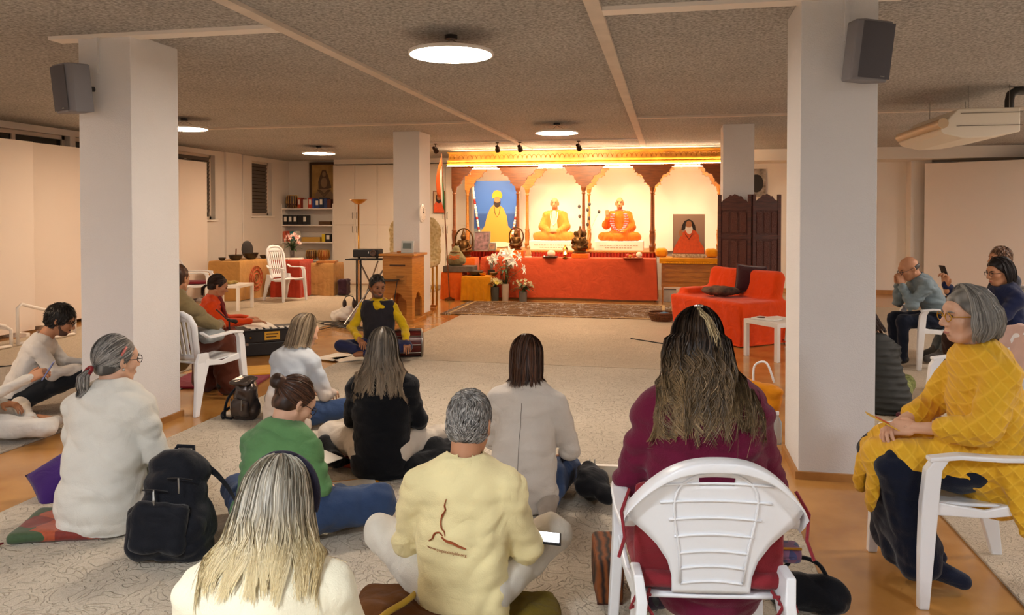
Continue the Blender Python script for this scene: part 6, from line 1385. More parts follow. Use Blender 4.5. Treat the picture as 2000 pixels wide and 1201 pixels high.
def tunic(S):
    for s_ in (-1, 1): S.rc((s_*.08, -.05, .55), (s_*.11, .32, .575), .12, .09)
    S.rc((0, .0, .53), (0, .38, .55), .11, .09).rc((-.06, .42, .54), (-.06, .45, .36), .065, .05, .5, (0, 1, 0)).rc((.1, .42, .54), (.1, .44, .40), .06, .05, .5, (0, 1, 0)).rc((-.23, -.08, .56), (-.25, -.12, .34), .06, .05, .5, (1, 0, 0)).rc((-.2, -.2, .56), (-.22, -.24, .34), .07, .06, .5, (1, 0, 0))
p.top(M_lace, 1.55, .06, 1.08, .005, 12, 'lace_tunic', 14, 1.12, extra=tunic, belly=1)
def skirt(S):
    for s_ in (-1, 1): S.rc((s_*.12, .35, .52), (s_*.12, .26, .14), .09, .10)
    S.rc((0, .35, .46), (0, .27, .14), .09, .11)
p.legs(cloth('navy_skirt', '#141a2c'), 1.8, 1.08, .008, 14, 'skirt', 9, skirt); p.feet(cloth('navy_shoe', '#161c30'), 'shoe', .045)
p.cap(H_bob, 1.03, .058, -.09, .006); p.long_hair(H_bob, .155, [(0, .102, .122, -.018), (.4, .114, .134, -.015), (.75, .114, .13, -.012), (1, .098, .108, -.012)], 4400, 16, 2.0, .0017, .006, 6, 60, 9, lenj=.15, curl_in=.12, part=(.02, .03), lay=.014)
p.face('#8a8078', glasses='#b88a1c', gm=mat('amber_frame', '#c08a1a', .25), lips='#b5706a')

# ---- grey ponytail woman at left
J = floor_pose(seat=.08, lean=.07, th=.48, hd=(.0, .055, .15), hr=(R_(-6), 0, R_(-28)), kn=.27, kz=-.03); J['elR'] = (.23, .08, .36); J['wrR'] = (.16, .28, .26)
p = Person(at_px(196, 4.12), R_(6), 'grey ponytail woman in loose white shirt on a patchwork cushion', J, SK_L, 1.08, 1.14, .010); p.hand('R'); p.hand('L'); p.skin()
def loose(S): S.rc((0, -.02, .28), (0, -.03, .12), .19, .215, .72, (0, 1, 0))
M_wsh = cloth('loose_white', '#dcd9d0', vary=.06); p.top(M_wsh, 1.75, .10, 1.12, .008, 11, 'shirt', 21, 1.1, extra=loose); p.collar(M_wsh, .078, .05); p.legs(M_wtrou, 2, 1.1)
p.cap(H_grey, 1.05, .055, -.05); p.gathered(H_grey, (0, -.135, -.045), 1500); p.tail(H_grey, [(0, -.135, -.045), (0, -.165, -.075), (-.005, -.16, -.13), (-.015, -.13, -.19)], [.018, .034, .036, .022], 420, 14, 4, .0017)
sc_ = MB().tube([(.024*math.cos(a), -.142+.012*math.sin(a), -.05+.02*math.sin(a)) for a in np.linspace(0, 6.28, 15)], .009, 6).build('hair_tie', cloth('red_tie', '#8c2a2c'), p.o, True); sc_.matrix_local = p.HM
cp = MB().tube([(.086, -.005, .075), (.09, -.02, .05), (.088, -.03, .03)], .006, 6).build('hair_clip', mat('pink_clip', '#d0746a', .4), p.o, True); cp.matrix_local = p.HM
p.face('#55504a', glasses='#26262a'); er = MB().ball((.09, -.012, -.04), .008, 8).build('earring', M_silver, p.o, True); er.matrix_local = p.HM

# ---- woman in green sweater with bun
J = floor_pose(seat=.0, lean=.15, th=.41, hd=(.02, .09, .115), hr=(R_(-36), 0, R_(-30))); J['knR'] = (.44, .30, .15); J['anR'] = (.12, .40, .08); J['toeR'] = (0, .42, .07); J['elR'] = (.235, .14, .24); J['wrR'] = (.14, .34, .17)
p = Person(at_px(512, 3.92), R_(-6), 'woman in green sweater with dark bun and glasses, looking down', J, SK_L, 1.06, 1.05, .010); p.hand('R'); p.hand('L'); p.skin()
p.top(cloth('green_knit', '#628f5c', vary=.12), 1.4, .08, 1.06, .006, 13, 'sweater', 31, neck=.08); p.collar(cloth('green_knit', '#628f5c'), .072, .03)
def jeans(S): S.rc((.10, .05, .13), (.46, .30, .14), .11, .095).rc((.46, .30, .14), (.10, .42, .09), .08, .065)
p.legs(M_jean, 2, 1.08, .007, 16, 'jeans', 3, jeans)
def bun(S): S.el((-.02, -.135, .045), (.045, .042, .042))
p.cap(H_brown, 1.04, .055, -.05, extra=bun); p.gathered(H_brown, (-.01, -.11, .04), 1500); p.face('#3a2418', glasses='#1c1a1c')

# ---- woman in black with long ash hair
J = floor_pose(seat=.06, lean=.04, th=.455, hd=(-.01, .05, .14), hr=(R_(-8), 0, R_(4)), kn=.40, kz=.0)
p = Person(at_px(744, 4.98), R_(8), 'woman in black sweater with long ash grey hair, on a patchwork cushion', J, SK_L, 1.05, 1.06, .011); p.hand('R'); p.hand('L'); p.skin()
def wide(S): S.rc((0, -.02, .22), (0, -.025, .10), .165, .18, .72, (0, 1, 0))
p.top(cloth('black_knit', '#0d0e13', vary=.1), 2, .07, 1.08, .006, 12, 'sweater', 41, extra=wide); p.legs(cloth('cream_trouser', '#cfc2b2'), 2, 1.16, .006, 14, 'trousers', 4, hips=1.12)
p.cap(H_ash, 1.0, .05, -.11); p.long_hair(H_ash, .34, [(0, .09, .106, -.018), (.4, .105, .115, -.02), (.75, .135, .105, -.035), (1, .15, .1, -.05)], 2600, 18, 2.1, .0017, .018, 10, 55, 12, lenj=.35)
S = SDF(.05).el((.36, .12, .10), (.20, .17, .10)).el((.25, -.02, .07), (.16, .10, .06)).rc((-.30, .02, .06), (-.40, .18, .12), .06, .08).rc((-.3, .1, .05), (.3, .1, .05), .03, .03); sdf_obj('jacket_around_waist', S, .016, cloth('black_jacket', '#101013'), p.o, folds(.018, 15, 6), [((0, 0, .02), (0, 0, -1))])

# ---- woman in beige cardigan kneeling
J = floor_pose(seat=.07, lean=.07, th=.465, hd=(-.02, .06, .14), hr=(R_(-14), 0, R_(10)))
J.update(knR=(.17, .42, .10), knL=(-.14, .44, .10), anR=(.15, -.10, .06), anL=(-.08, -.12, .06), toeR=(.19, -.26, .04), toeL=(-.10, -.26, .04), elR=(.235, .10, .31), wrR=(.18, .30, .22))
p = Person(at_px(1024, 4.42), R_(-4), 'brown haired woman in long beige cardigan kneeling on a cushion', J, SK_L, 1.06, 1.02, .010); p.hand('R'); p.hand('L'); p.skin()
def card(S): S.rc((0, -.01, .30), (-.01, -.03, .13), .165, .19, .72, (0, 1, 0))
M_bei = cloth('beige_knit', '#cfc6bc', vary=.06); p.top(M_bei, 2, .08, 1.08, .006, 11, 'cardigan', 51, 1.12, extra=card)
g = MB(); g.tube(on_back(p, [(.0, .58-.03*i) for i in range(14)], .001), .0016, 5); g.build('back_seam', cloth('seam_dark', '#7d746b'), p.topo)
p.legs(M_jean, 2, 1.0, .006, 16, 'jeans', 6); p.feet(cloth('grey_sock', '#a79c90'), 'sock', .05)
p.cap(H_brown, 1.05, .05, -.10); p.long_hair(H_brown, .21, [(0, .088, .104, -.018), (.5, .09, .1, -.02), (1, .085, .09, -.02)], 1600, 15, 2.1, .0017, .006, 6, 40, 14, lenj=.25); p.gathered(H_brown, (.0, -.07, .125), 800, bulge=.004); p.tail(H_brown, [(0, -.075, .135), (.0, -.11, .13), (-.015, -.13, .05), (-.02, -.125, -.06)], [.016, .024, .026, .016], 260, 14, 5, .0017)
S = SDF(.03).rc((.3, .28, .12), (.42, .10, .08), .07, .06).el((.34, .2, .1), (.1, .14, .09)); sdf_obj('dark_wrap', S, .016, cloth('black_wrap', '#17171b'), p.o, folds(.014, 18, 3))
# ---- woman in pale blue grey sweater further left
J = floor_pose(seat=.0, lean=.10, th=.46, hd=(.02, .08, .135), hr=(R_(-20), 0, R_(-20))); J['knR'] = (.42, .32, .14); J['anR'] = (.30, .52, .07); J['toeR'] = (.34, .62, .05)
p = Person(at_px(560, 6.05), R_(-12), 'woman in pale blue grey sweater with sandy shoulder length hair', J, SK_L, 1.06, 1.04, .012); p.hand('R'); p.hand('L'); p.skin()
def grad_cloth(name, stops, lo, hi):
    m = grad_mat(name, stops, lo, hi); m.node_tree.nodes['Principled BSDF'].inputs['Roughness'].default_value = .9; return m
p.top(grad_cloth('dip_dyed_knit', [(0, '#cdbfb2'), (.3, '#c8bdb4'), (.5, '#b4bcc8'), (.75, '#b9c3cf'), (1, '#c9ccd0')], .1, .62), 2, .1, 1.1, .006, 12, 'sweater', 61, extra=wide); p.legs(M_jean, 2, 1.05, .006, 16, 'jeans', 7)
p.cap(H_sand, 1.0, .05, -.09); p.long_hair(H_sand, .20, [(0, .09, .104, -.018), (.5, .098, .105, -.018), (1, .098, .1, -.02)], 1500, 14, 2.0, .002, .006, 6, 40, 15, lenj=.2)
# ---- dark haired man in profile at left
J = floor_pose(seat=.02, lean=.20, th=.48, hd=(0, .12, .125), hr=(R_(-26), 0, R_(0))); J.update(knR=(.14, .50, .30), knL=(-.16, .46, .26), anR=(.12, .86, .08), anL=(-.10, .80, .07), toeR=(.12, .98, .05), toeL=(-.1, .92, .05), elR=(.22, .30, .34), wrR=(.14, .52, .36), elL=(-.22, .3, .34), wrL=(-.1, .52, .36))
p = Person(at_px(28, 6.55), R_(-58), 'dark haired man with glasses in white shirt sitting at far left', J, SK_M, 1.06, 1.05, .012); p.hand('R', (0, 0, -1), .3); p.hand('L'); p.skin()
p.top(cloth('white_long_shirt', '#d9d6d2', vary=.05), 1.75, .06, 1.05, .007, 13, 'shirt', 71); p.legs(M_dkt, 2, 1.05, .006, 14, 'trousers', 8); p.feet(M_black, 'sock')
p.cap(H_black, 1.07, .075, -.04, .004); p.short_hair(H_black, 1800, .05, face_y=.09, lift=.3, r0=.002); p.face('#14100e', glasses='#3a3432', beard=mat('stubble', '#5a4034', .8))
# ---- person cut by the left edge: white trousers and hand with phone
q = fl(-70, 870); J = floor_pose(seat=.02, lean=-.10, hd=(-.04, -.02, .15)); J.update(knR=(.30, .46, .10), anR=(.02, .50, .07), knL=(-.34, .26, .13), wrR=(.30, .36, .46), elR=(.28, .10, .34))
p = Person((q.x-.02, q.y+.10, 0), R_(-50), 'person in white cut off by the left edge, holding up a phone', J, SK_M, 1.05, 1.0, .013); p.hand('R', (-.5, .3, -.5), .7, .02); p.hand('L'); p.skin(); p.top(cloth('white_tunic', '#dedad2'), 2, .08, 1.0, .006, 14, 'tunic', 81); p.legs(cloth('white_trouser', '#dfdcd6'), 2, 1.0, .008, 14, 'trousers', 9); p.cap(H_brown, 1.05, .05, -.06); p.face()
o = empty('smartphone', tuple(Matrix.Translation(p.o.location)@Matrix.Rotation(R_(-50), 4, 'Z')@Vector((.32, .50, .53))), R_(-40), 'pale blue backed smartphone held at the far left edge', 'phone'); o.rotation_euler = (R_(60), 0, R_(-55)); MB().box((0, 0, 0), (.075, .15, .009), None, .003).build('case', mat('blue_phone', '#7d86b8', .4), o); MB().box((0, 0, -.005), (.066, .14, .002)).build('screen', M_black, o)
# ---- person in khaki on chair behind column
J = chair_pose(lean=.0, th=.42, hr=(R_(-8), 0, R_(10)), seat=.44); J['elR'] = (.22, .16, .66); J['wrR'] = (.08, .36, .64)
p = Person((-4.33, 6.22, 0), R_(-12), 'person in khaki sleeves on a white chair, mostly behind the left column', J, SK_M, 1.04, 1.06, .013); p.hand('R'); p.hand('L'); p.skin(); p.top(cloth('khaki_knit', '#8a7a58'), 2, .05, 1.1, .007, 13, 'sweater', 91)
def skirt2(S):
    for s_ in (-1, 1): S.rc((s_*.12, .38, .50), (s_*.15, .42, .12), .095, .13)
p.legs(cloth('brown_skirt', '#5a2e20'), 1.9, 1.1, .007, 14, 'skirt', 10, skirt2); p.feet(M_black, 'shoe'); p.cap(H_brown, 1.05, .05, -.06); p.face()
S = SDF(.04).bx((.12, .14, .58), (.16, .12, .06), .055); sdf_obj('folded_vest', S, .014, cloth('grey_vest', '#9aa0a2'), p.o, folds(.008, 18, 3)); 
# ---- woman in orange at the harmonium
J = floor_pose(seat=.08, lean=.08, th=.47, hd=(.02, .06, .14), hr=(R_(-22), 0, R_(10))); J['elR'] = (.26, .22, .40); J['wrR'] = (.20, .52, .40); J['elL'] = (-.26, .2, .38); J['wrL'] = (-.10, .46, .40)
p = Person(at_px(400, 9.25), R_(-62), 'woman in orange jacket playing the harmonium', J, SK_M, 1.05, 1.05, .013); p.hand('R', (0, 0, -1), .25); p.hand('L', (0, 0, -1), .25); p.skin(); p.top(cloth('orange_fleece', '#e04a16'), 1.9, .06, 1.1, .007, 13, 'jacket', 101); p.legs(cloth('rust_skirt', '#6e2a1c'), 2, 1.15, .008, 14, 'skirt', 11)
S = SDF(.02).rc((-.05, .16, .66), (-.07, .24, .34), .035, .04, .6, (0, 1, 0)).rc((.05, .16, .66), (.04, .25, .32), .035, .04, .6, (0, 1, 0)); sdf_obj('scarf', S, .012, cloth('wine_scarf', '#7a2a2a'), p.o, folds(.006, 20, 3))
p.cap(H_dkbr, 1.05, .055, -.05); p.gathered(H_dkbr, (0, -.12, -.03), 500); p.tail(H_dkbr, [(0, -.12, -.03), (0, -.145, -.08), (.0, -.12, -.16)], [.014, .025, .014], 120, 10, 4, .002); p.face('#2a1a12')
# ---- drummer in yellow shirt and dark vest
J = floor_pose(seat=.06, lean=.04, th=.50, hd=(.0, .04, .155), hr=(R_(-14), 0, R_(34))); J['elL'] = (-.30, .05, .36); J['wrL'] = (-.36, .26, .24); J['elR'] = (.29, .08, .36); J['wrR'] = (.14, .32, .27)
p = Person(at_px(740, 9.0), R_(188), 'man in yellow shirt and dark vest sitting with a drum', J, SK_B, 1.05, 1.02, .012); p.hand('R', (0, .3, -1), .3); p.hand('L', (0, 0, -1), .3); p.skin(); p.top(cloth('mustard_shirt', '#c9a814'), 1.85, .05, 1.0, .006, 14, 'shirt', 111); p.collar(cloth('mustard_shirt', '#c9a814'), .07, .04)
S = SDF(.03); w_ = 1.05; a, b, c = Vector(J['pel'])-Vector((0, 0, .05)), Vector(J['pel']).lerp(Vector(J['nb']), .45), Vector(J['pel']).lerp(Vector(J['nb']), .80)
S.rc(a, b, .185, .172, .72, (0, 1, 0)).rc(b, c, .172, .180, .68, (0, 1, 0)).rc((-.11, .035, J['nb'][2]-.05), (.11, .035, J['nb'][2]-.05), .068, .068); S.rc((-.10, .03, J['nb'][2]-.13), (.10, .03, J['nb'][2]-.13), .115, .115, .85, (0, 1, 0)); S.rc((0, .16, J['nb'][2]+.03), (0, .17, J['nb'][2]-.15), .075, .012, k=.01, sub=True); sdf_obj('vest', S, .012, cloth('charcoal_vest', '#25232a'), p.o, folds(.004, 14, 3), [((0, 0, J['nb'][2]-.0), (0, 0, 1))])
p.legs(cloth('navy_trouser', '#23284a'), 2, 1.0, .006, 14, 'trousers', 12); p.cap(H_black, 1.04, .05, -.05); p.short_hair(H_black, 700, .025, face_y=.055, r0=.002); p.face('#120e0c', beard=mat('beard_shadow', '#5a4236', .8))
# ---- bald man on chair, right
J = chair_pose(lean=.24, th=.42, hd=(0, .10, .10), hr=(R_(-28), 0, R_(4)), seat=.44); J.update(elR=(.16, .30, .66), elL=(-.16, .30, .66), wrR=(.045, .35, .88), wrL=(-.045, .35, .88))
p = Person((2.92, 9.36, 0), R_(96), 'bald man in grey blue shirt resting chin on clasped hands', J, SK_M, 1.05, 1.1, .012); p.hand('R', (-1, .2, .3), .8, 0, (-.2, .1, .9)); p.hand('L', (1, .2, .3), .8, 0, (.2, .1, .9)); p.skin(); p.top(cloth('blue_grey_shirt', '#7f9098'), 1.9, .05, 1.05, .008, 14, 'shirt', 121); p.collar(cloth('blue_grey_shirt', '#7f9098'), .072, .05); p.legs(cloth('navy_jean', '#1b2233'), 2, 1.0, .006, 14, 'trousers', 13); p.feet(M_black, 'shoe'); p.face('#7a5a48', glasses='#4a4a4c')
S = SDF(.01).el((0, -.03, .0), (.081, .09, .05)); v, q_ = S.mesh(.008, None, [((0, .0, .02), (0, 0, 1)), ((0, .005, 0), (0, 1, 0)), ((0, 0, -.04), (0, 0, -1))]); qmesh('hair_fringe', [(xf(p.HM, v), q_)], H_grey, p.o)
# ---- woman in navy with phone
J = chair_pose(lean=.04, th=.45, hd=(0, .05, .145), hr=(R_(-12), 0, R_(8)), seat=.43); J.update(elR=(.24, .20, .78), wrR=(.10, .42, .97), elL=(-.22, .12, .70), wrL=(-.1, .34, .66))
p = Person((3.05, 7.95, 0), R_(98), 'woman in navy with black bob and glasses holding up a phone', J, SK_M, 1.05, 1.08, .012); p.hand('R', (-.3, .8, .0), .8, .0, (0, .1, 1)); p.hand('L'); p.skin(); p.top(cloth('navy_knit', '#1d2546'), 2, .05, 1.08, .006, 13, 'sweater', 131); p.legs(cloth('brown_cord', '#3a2620'), 2, 1.12, .006, 14, 'trousers', 14); p.feet(cloth('grey_sock', '#a79c90'), 'sock', .048)
H_bb = hair_mat('black_bob', '#0e0b0c', '#221a1a'); p.cap(H_bb, 1.08, .06, -.10, .004); p.long_hair(H_bb, .14, [(0, .095, .112, -.018), (.5, .104, .118, -.016), (1, .10, .108, -.014)], 1100, 12, 1.9, .0024, .004, 6, 30, 19, lenj=.1, part=(0, .04)); p.face('#1a1210', glasses='#2a2622', lips='#a05048')
g = MB().tube([(.07*math.sin(a), p.J['nb'][1]+.03+.085*math.cos(a)*-1*-1, p.J['nb'][2]-.02-.09*max(0, math.cos(a))) for a in np.linspace(-2.4, 2.4, 20)], .006, 6).build('necklace', mat('bead_gold', '#c9a870', .4), p.o, True)
o = empty('smartphone', tuple(Matrix.Translation(p.o.location)@Matrix.Rotation(R_(98), 4, 'Z')@Vector((.10, .46, 1.14))), R_(98), 'dark smartphone held up by the woman in navy', 'phone'); o.rotation_euler = (R_(68), 0, R_(110)); MB().box((0, 0, 0), (.075, .155, .009), None, .003).build('case', M_black, o); MB().box((0, 0, .005), (.068, .145, .002)).build('screen', mat('phone_dim', '#20242c', .2), o)
# ---- man behind her
J = chair_pose(lean=.02, th=.46, hd=(0, .06, .15), hr=(R_(-4), 0, 0), seat=.44); J.update(anR=(.12, .62, .09), toeR=(.12, .76, .05), knR=(.14, .44, .50), anL=(-.12, .66, .09), toeL=(-.12, .80, .05), knL=(-.14, .44, .50))
p = Person((3.72, 9.72, 0), R_(97), 'man with short brown hair half hidden behind the woman in navy', J, SK_M, 1.06, 1.05, .013); p.hand('R'); p.hand('L'); p.skin(); p.top(cloth('dark_shirt', '#3a3c46'), 2, .05, 1.0, .006, 14, 'shirt', 141); p.legs(cloth('grey_jean', '#6c7478'), 2, 1.05, .006, 14, 'trousers', 15); p.feet(cloth('grey_shoe', '#5a5654'), 'shoe', .05); p.cap(H_brown, 1.05, .06, -.04); p.short_hair(hair_mat('light_brown', '#5a4030', '#8a6a50'), 700, .04, face_y=.07, r0=.002); p.face()
# ---- person in dark puffer jacket on the floor behind right column
J = floor_pose(seat=.02, lean=.20, th=.42, hd=(0, .10, .11), hr=(R_(-40), 0, R_(20)))
p = Person(at_px(1736, 6.6), R_(20), 'person in dark quilted jacket on the floor beside the right column', J, SK_L, 1.05, 1.1, .012); p.hand('R'); p.hand('L'); p.skin()
M_puf = mat('quilted_dark', '#1f2220', .7, bump=1.0, bscale=9, btype='wave', stretch=(0.05, 0.05, 1))
def rings(v, N): return N*(.010*np.abs(np.sin(v[:, 2]*62+.5*np.sin(v[:, 0]*9)))[:, None])
S = None; p.top(M_puf, 2, .06, 1.12, .004, 13, 'quilted_jacket', 151, 1.15); 
me = p.topo.data; co = np.empty(len(me.vertices)*3); me.vertices.foreach_get('co', co); co = co.reshape(-1, 3); no = np.empty(len(me.vertices)*3); me.vertices.foreach_get('normal', no); co += rings(co, no.reshape(-1, 3)); me.vertices.foreach_set('co', co.ravel()); me.update()
p.legs(cloth('olive_dots', '#5c6a30', col2='#a9b070', vscale=40), 2, 1.1, .006, 14, 'trousers', 16); p.feet(cloth('red_shoe', '#8a2430'), 'shoe'); p.cap(H_dkbr, 1.06, .05, -.08); p.long_hair(H_dkbr, .16, [(0, .09, .105, -.018), (1, .09, .1, -.02)], 700, 12, 2.0, .0022, .006, 6, 30, 23)

# ================================================================== BAGS, CUSHIONS, BOOKS ON THE FLOOR
def patch_mat(name, cols, scale=7, rot=.5):
    m = bpy.data.materials.new(name); m.use_nodes = True; nt = m.node_tree; N = nt.nodes; L = nt.links; b = N['Principled BSDF']; b.inputs['Roughness'].default_value = .7; b.inputs['Sheen Weight'].default_value = .2
    tc = N.new('ShaderNodeTexCoord'); mp = N.new('ShaderNodeMapping'); mp.inputs['Rotation'].default_value = (0, 0, rot); L.new(tc.outputs['Object'], mp.inputs['Vector']); v = N.new('ShaderNodeTexVoronoi'); v.distance = 'CHEBYCHEV'; v.inputs['Scale'].default_value = scale; v.inputs['Randomness'].default_value = .35; L.new(mp.outputs[0], v.inputs['Vector'])
    sp = N.new('ShaderNodeSeparateColor'); L.new(v.outputs['Color'], sp.inputs[0]); rp = N.new('ShaderNodeValToRGB'); rp.color_ramp.interpolation = 'CONSTANT'; cr = rp.color_ramp
    cr.elements[0].color = (*lin(cols[0]), 1); cr.elements[1].position = .999; cr.elements[1].color = (*lin(cols[-1]), 1)
    for i, c in enumerate(cols[1:]): e = cr.elements.new((i+1)/len(cols)); e.color = (*lin(c), 1)
    L.new(sp.outputs[0], rp.inputs['Fac']); n = N.new('ShaderNodeTexNoise'); n.inputs['Scale'].default_value = 60; L.new(tc.outputs['Object'], n.inputs['Vector']); mx = N.new('ShaderNodeMix'); mx.data_type = 'RGBA'; mx.blend_type = 'MULTIPLY'; mx.inputs[0].default_value = .5; L.new(rp.outputs['Color'], mx.inputs[6]); L.new(n.outputs['Fac'], mx.inputs[7]); L.new(mx.outputs[2], b.inputs['Base Color'])
    bp = N.new('ShaderNodeBump'); bp.inputs['Strength'].default_value = .4; L.new(v.outputs['Distance'], bp.inputs['Height']); L.new(bp.outputs['Normal'], b.inputs['Normal']); return m
M_patch = patch_mat('patchwork_red', ['#8c2a1c', '#c0542a', '#3f5a34', '#a8341f', '#31646a', '#6a2418']); M_patch2 = patch_mat('patchwork_warm', ['#a83220', '#cf8a2a', '#5a1a1a', '#8a2434', '#d9a53a', '#3a5a7a'], 8, .2)
def floor_cushion(name, px, py, hx, hy, th, rz, m, label, z=.014, tassel=None, dx=0, dy=0):
    q = fl(px, py); o = empty(name, (q.x+dx, q.y+dy, z), rz, label, 'cushion')
    S = SDF(.02).bx((0, 0, th), (hx, hy, th), th*.92); sdf_obj('cover', S, .014, m, o, folds(.004, 16, 5))
    if tassel: MB().tube([(-hx, -hy, th*.6), (-hx-.04, -hy-.02, .012), (-hx-.10, -hy-.06, .01)], .006, 5).build('tie_cord', tassel, o)
    return o
floor_cushion('patchwork_cushion', 142, 1036, .25, .20, .03, R_(20), M_patch, 'flat red and green patchwork cushion under the ponytail woman', .014, cloth('dark_red_cord', '#5a1a1c'))
cushion('purple_cushion', tuple(fl(92, 985)+Vector((0, .10, .13))), (R_(-50), R_(-30), R_(40)), .16, .15, .06, cloth('purple_cotton', '#43256e'), 'purple cushion on the floor left of the ponytail woman')
floor_cushion('patchwork_cushion', 758, 905, .30, .22, .030, R_(6), M_patch2, 'lower red patchwork cushion under the woman in black', .014, dy=.12)
floor_cushion('patchwork_cushion', 690, 905, .20, .16, .022, R_(-4), patch_mat('patchwork_orange', ['#c0421f', '#d9702a', '#8a2018', '#b8862a'], 9), 'small orange patchwork cushion beside the woman in black', .014, dx=-.02)
def bag_sdf(o, name, S, m, vox=.013, amp=.008, seed=0): return sdf_obj(name, S, vox, m, o, folds(amp, 16, seed), [((0, 0, 0), (0, 0, -1))])
# black backpack
q = fl(300, 1112); o = empty('black_backpack', (q.x, q.y+.12, .014), R_(14), 'large black backpack with straps behind the green sweater woman', 'backpack'); o.rotation_euler = (R_(-6), R_(4), R_(16)); M_nyl = cloth('black_nylon', '#10131c', vary=.2, rough=.65)
S = SDF(.05).rc((0, 0, .12), (0, .01, .38), .185, .15, .72, (0, 1, 0)).bx((0, 0, .13), (.19, .13, .13), .07); bag_sdf(o, 'main_body', S, M_nyl, .012, .012, 3)
S = SDF(.03).bx((-.02, -.13, .17), (.14, .045, .12), .04); bag_sdf(o, 'front_pocket', S, M_nyl, .012, .009, 5)
S = SDF(.03).rc((-.16, -.02, .06), (-.17, -.02, .20), .05, .045); bag_sdf(o, 'side_pocket', S, M_nyl, .012, .006, 7)
for sx, z0 in ((.05, .40), (-.06, .34)):
    MB().tube([(sx-.06, -.115, z0), (sx, -.135, z0+.01), (sx+.06, -.12, z0)], .004, 5).build('zip', M_black, o)
    MB().tube([(sx, -.14, z0+.01), (sx+.01, -.15, z0-.035), (sx+.012, -.15, z0-.06)], .004, 5).build('zip_pull', M_metal, o)
MB().grid(lambda u, v: (.13+.19*v+.02*math.sin(v*3), .05+.09*v-.03*u, .40-.30*v**1.3+.05*u), 3, 14).build('shoulder_strap', M_nyl, o, True); solid(o.children[-1], .012)
MB().tube([(-.05, .06, .48), (-.04, .09, .515), (.04, .09, .515), (.05, .06, .48)], .011, 8).build('grab_handle', M_nyl, o, True)
# shiny grey backpack
q = fl(468, 826); o = empty('shiny_backpack', (q.x, q.y+.10, .0), R_(-10), 'shiny metallic grey backpack standing near the left chair', 'backpack'); M_foil = mat('foil_leather', '#5a4f4a', .22, metal=.55, bump=.5, bscale=14, vary=.4, vscale=7)
S = SDF(.04).rc((0, 0, .09), (0, 0, .25), .13, .10, .75, (0, 1, 0)); bag_sdf(o, 'main_body', S, M_foil, .012, .012, 2)
S = SDF(.03).bx((.02, -.09, .12), (.09, .03, .075), .028); bag_sdf(o, 'front_pocket', S, M_foil, .012, .008, 6)
S = SDF(.02).bx((0, -.03, .335), (.10, .08, .018), .016, rotm(.25)); sdf_obj('flap', S, .011, M_foil, o, folds(.006, 18, 1))
for pts in ([(-.10, .04, .28), (-.19, .0, .16), (-.17, -.06, .03), (-.08, -.08, .02)], [(-.12, .02, .12), (-.21, -.04, .05), (-.15, -.10, .02)]): MB().tube([tuple(p) for p in smooth_path(pts, 5)], .012, 6).build('strap', M_nyl, o, True)
for x in (-.05, .06): MB().tube([(x, -.125, .2), (x, -.128, .11)], .004, 5).build('zip', M_metal, o)
# cushions and cord under the man in yellow
q = at_px(745, 2.95); o = empty('velvet_floor_cushion', (q[0]+.10, q[1]-.0, .014), R_(20), 'brown velvet cushion with yellow cord left of the man in yellow', 'cushion')
S = SDF(.04).bx((0, 0, .10), (.21, .24, .10), .08); sdf_obj('cover', S, .013, cloth('brown_velvet', '#6a3f16', vary=.3, sheen=.05), o, folds(.012, 12, 4)); MB().tube([tuple(p) for p in smooth_path([(-.2, -.2, .12), (-.1, -.12, .205), (.0, -.02, .215), (.08, .12, .21)], 6)], .012, 8).build('cord', cloth('ochre_cord', '#c9a23a'), o, True)
q = at_px(900, 2.95); o = empty('olive_floor_cushion', (q[0]+.02, q[1]+.03, .014), R_(12), 'olive cushion beneath the man in yellow polo shirt', 'cushion'); S = SDF(.03).bx((.03, .0, .055), (.34, .26, .055), .045); sdf_obj('cover', S, .014, cloth('olive_velvet', '#7d6a1c', vary=.3, sheen=.05), o, folds(.008, 12, 6))
# ring binder, boards, booklets
q = fl(1182, 948); o = empty('ring_binder', (q.x, q.y+.04, .014), R_(4), 'beige open ring binder on the carpet left of the near chair', 'binder')
MB().box((0, -.05, .06), (.30, .012, .10), (R_(-25), 0, 0), .003).build('cover', mat('binder_beige', '#b5a893', .6), o); MB().box((-.04, .12, .012), (.40, .30, .02), None, .004).build('pages', M_paper, o)
for x in (-.10, -.07): MB().tube([(x, .0+.03*math.cos(a), .10+.035*math.sin(a)) for a in np.linspace(0, 2*math.pi, 15)], .004, 5).build('ring', M_metal, o, True)
tag(MB().ball((q.x+.17, q.y+.10, .06), (.09, .07, .05), 12).build('green_pouch', cloth('bottle_green', '#2f3d30'), None, True), 'small bottle green pouch behind the ring binder', 'pouch')
q = fl(702, 962); o = empty('song_booklet', (q.x-.05, q.y+.05, .014), R_(30), 'yellow orange song booklet beside the green sweater woman', 'booklet'); MB().box((0, 0, .006), (.30, .22, .012), None, .002).build('cover', mat('booklet_yellow', '#d9921c', .6), o); MB().box((0, .01, .013), (.26, .16, .003)).build('printed_page', M_paper, o)
o = empty('song_booklet', tuple(fl(598, 965)+Vector((0, .1, .2))), R_(-20), 'open booklet on the lap of the green sweater woman', 'booklet'); 
for s_ in (-1, 1): MB().box((s_*.075, 0, 0), (.15, .2, .006), (0, s_*.15, 0)).build('page', M_paper, o)
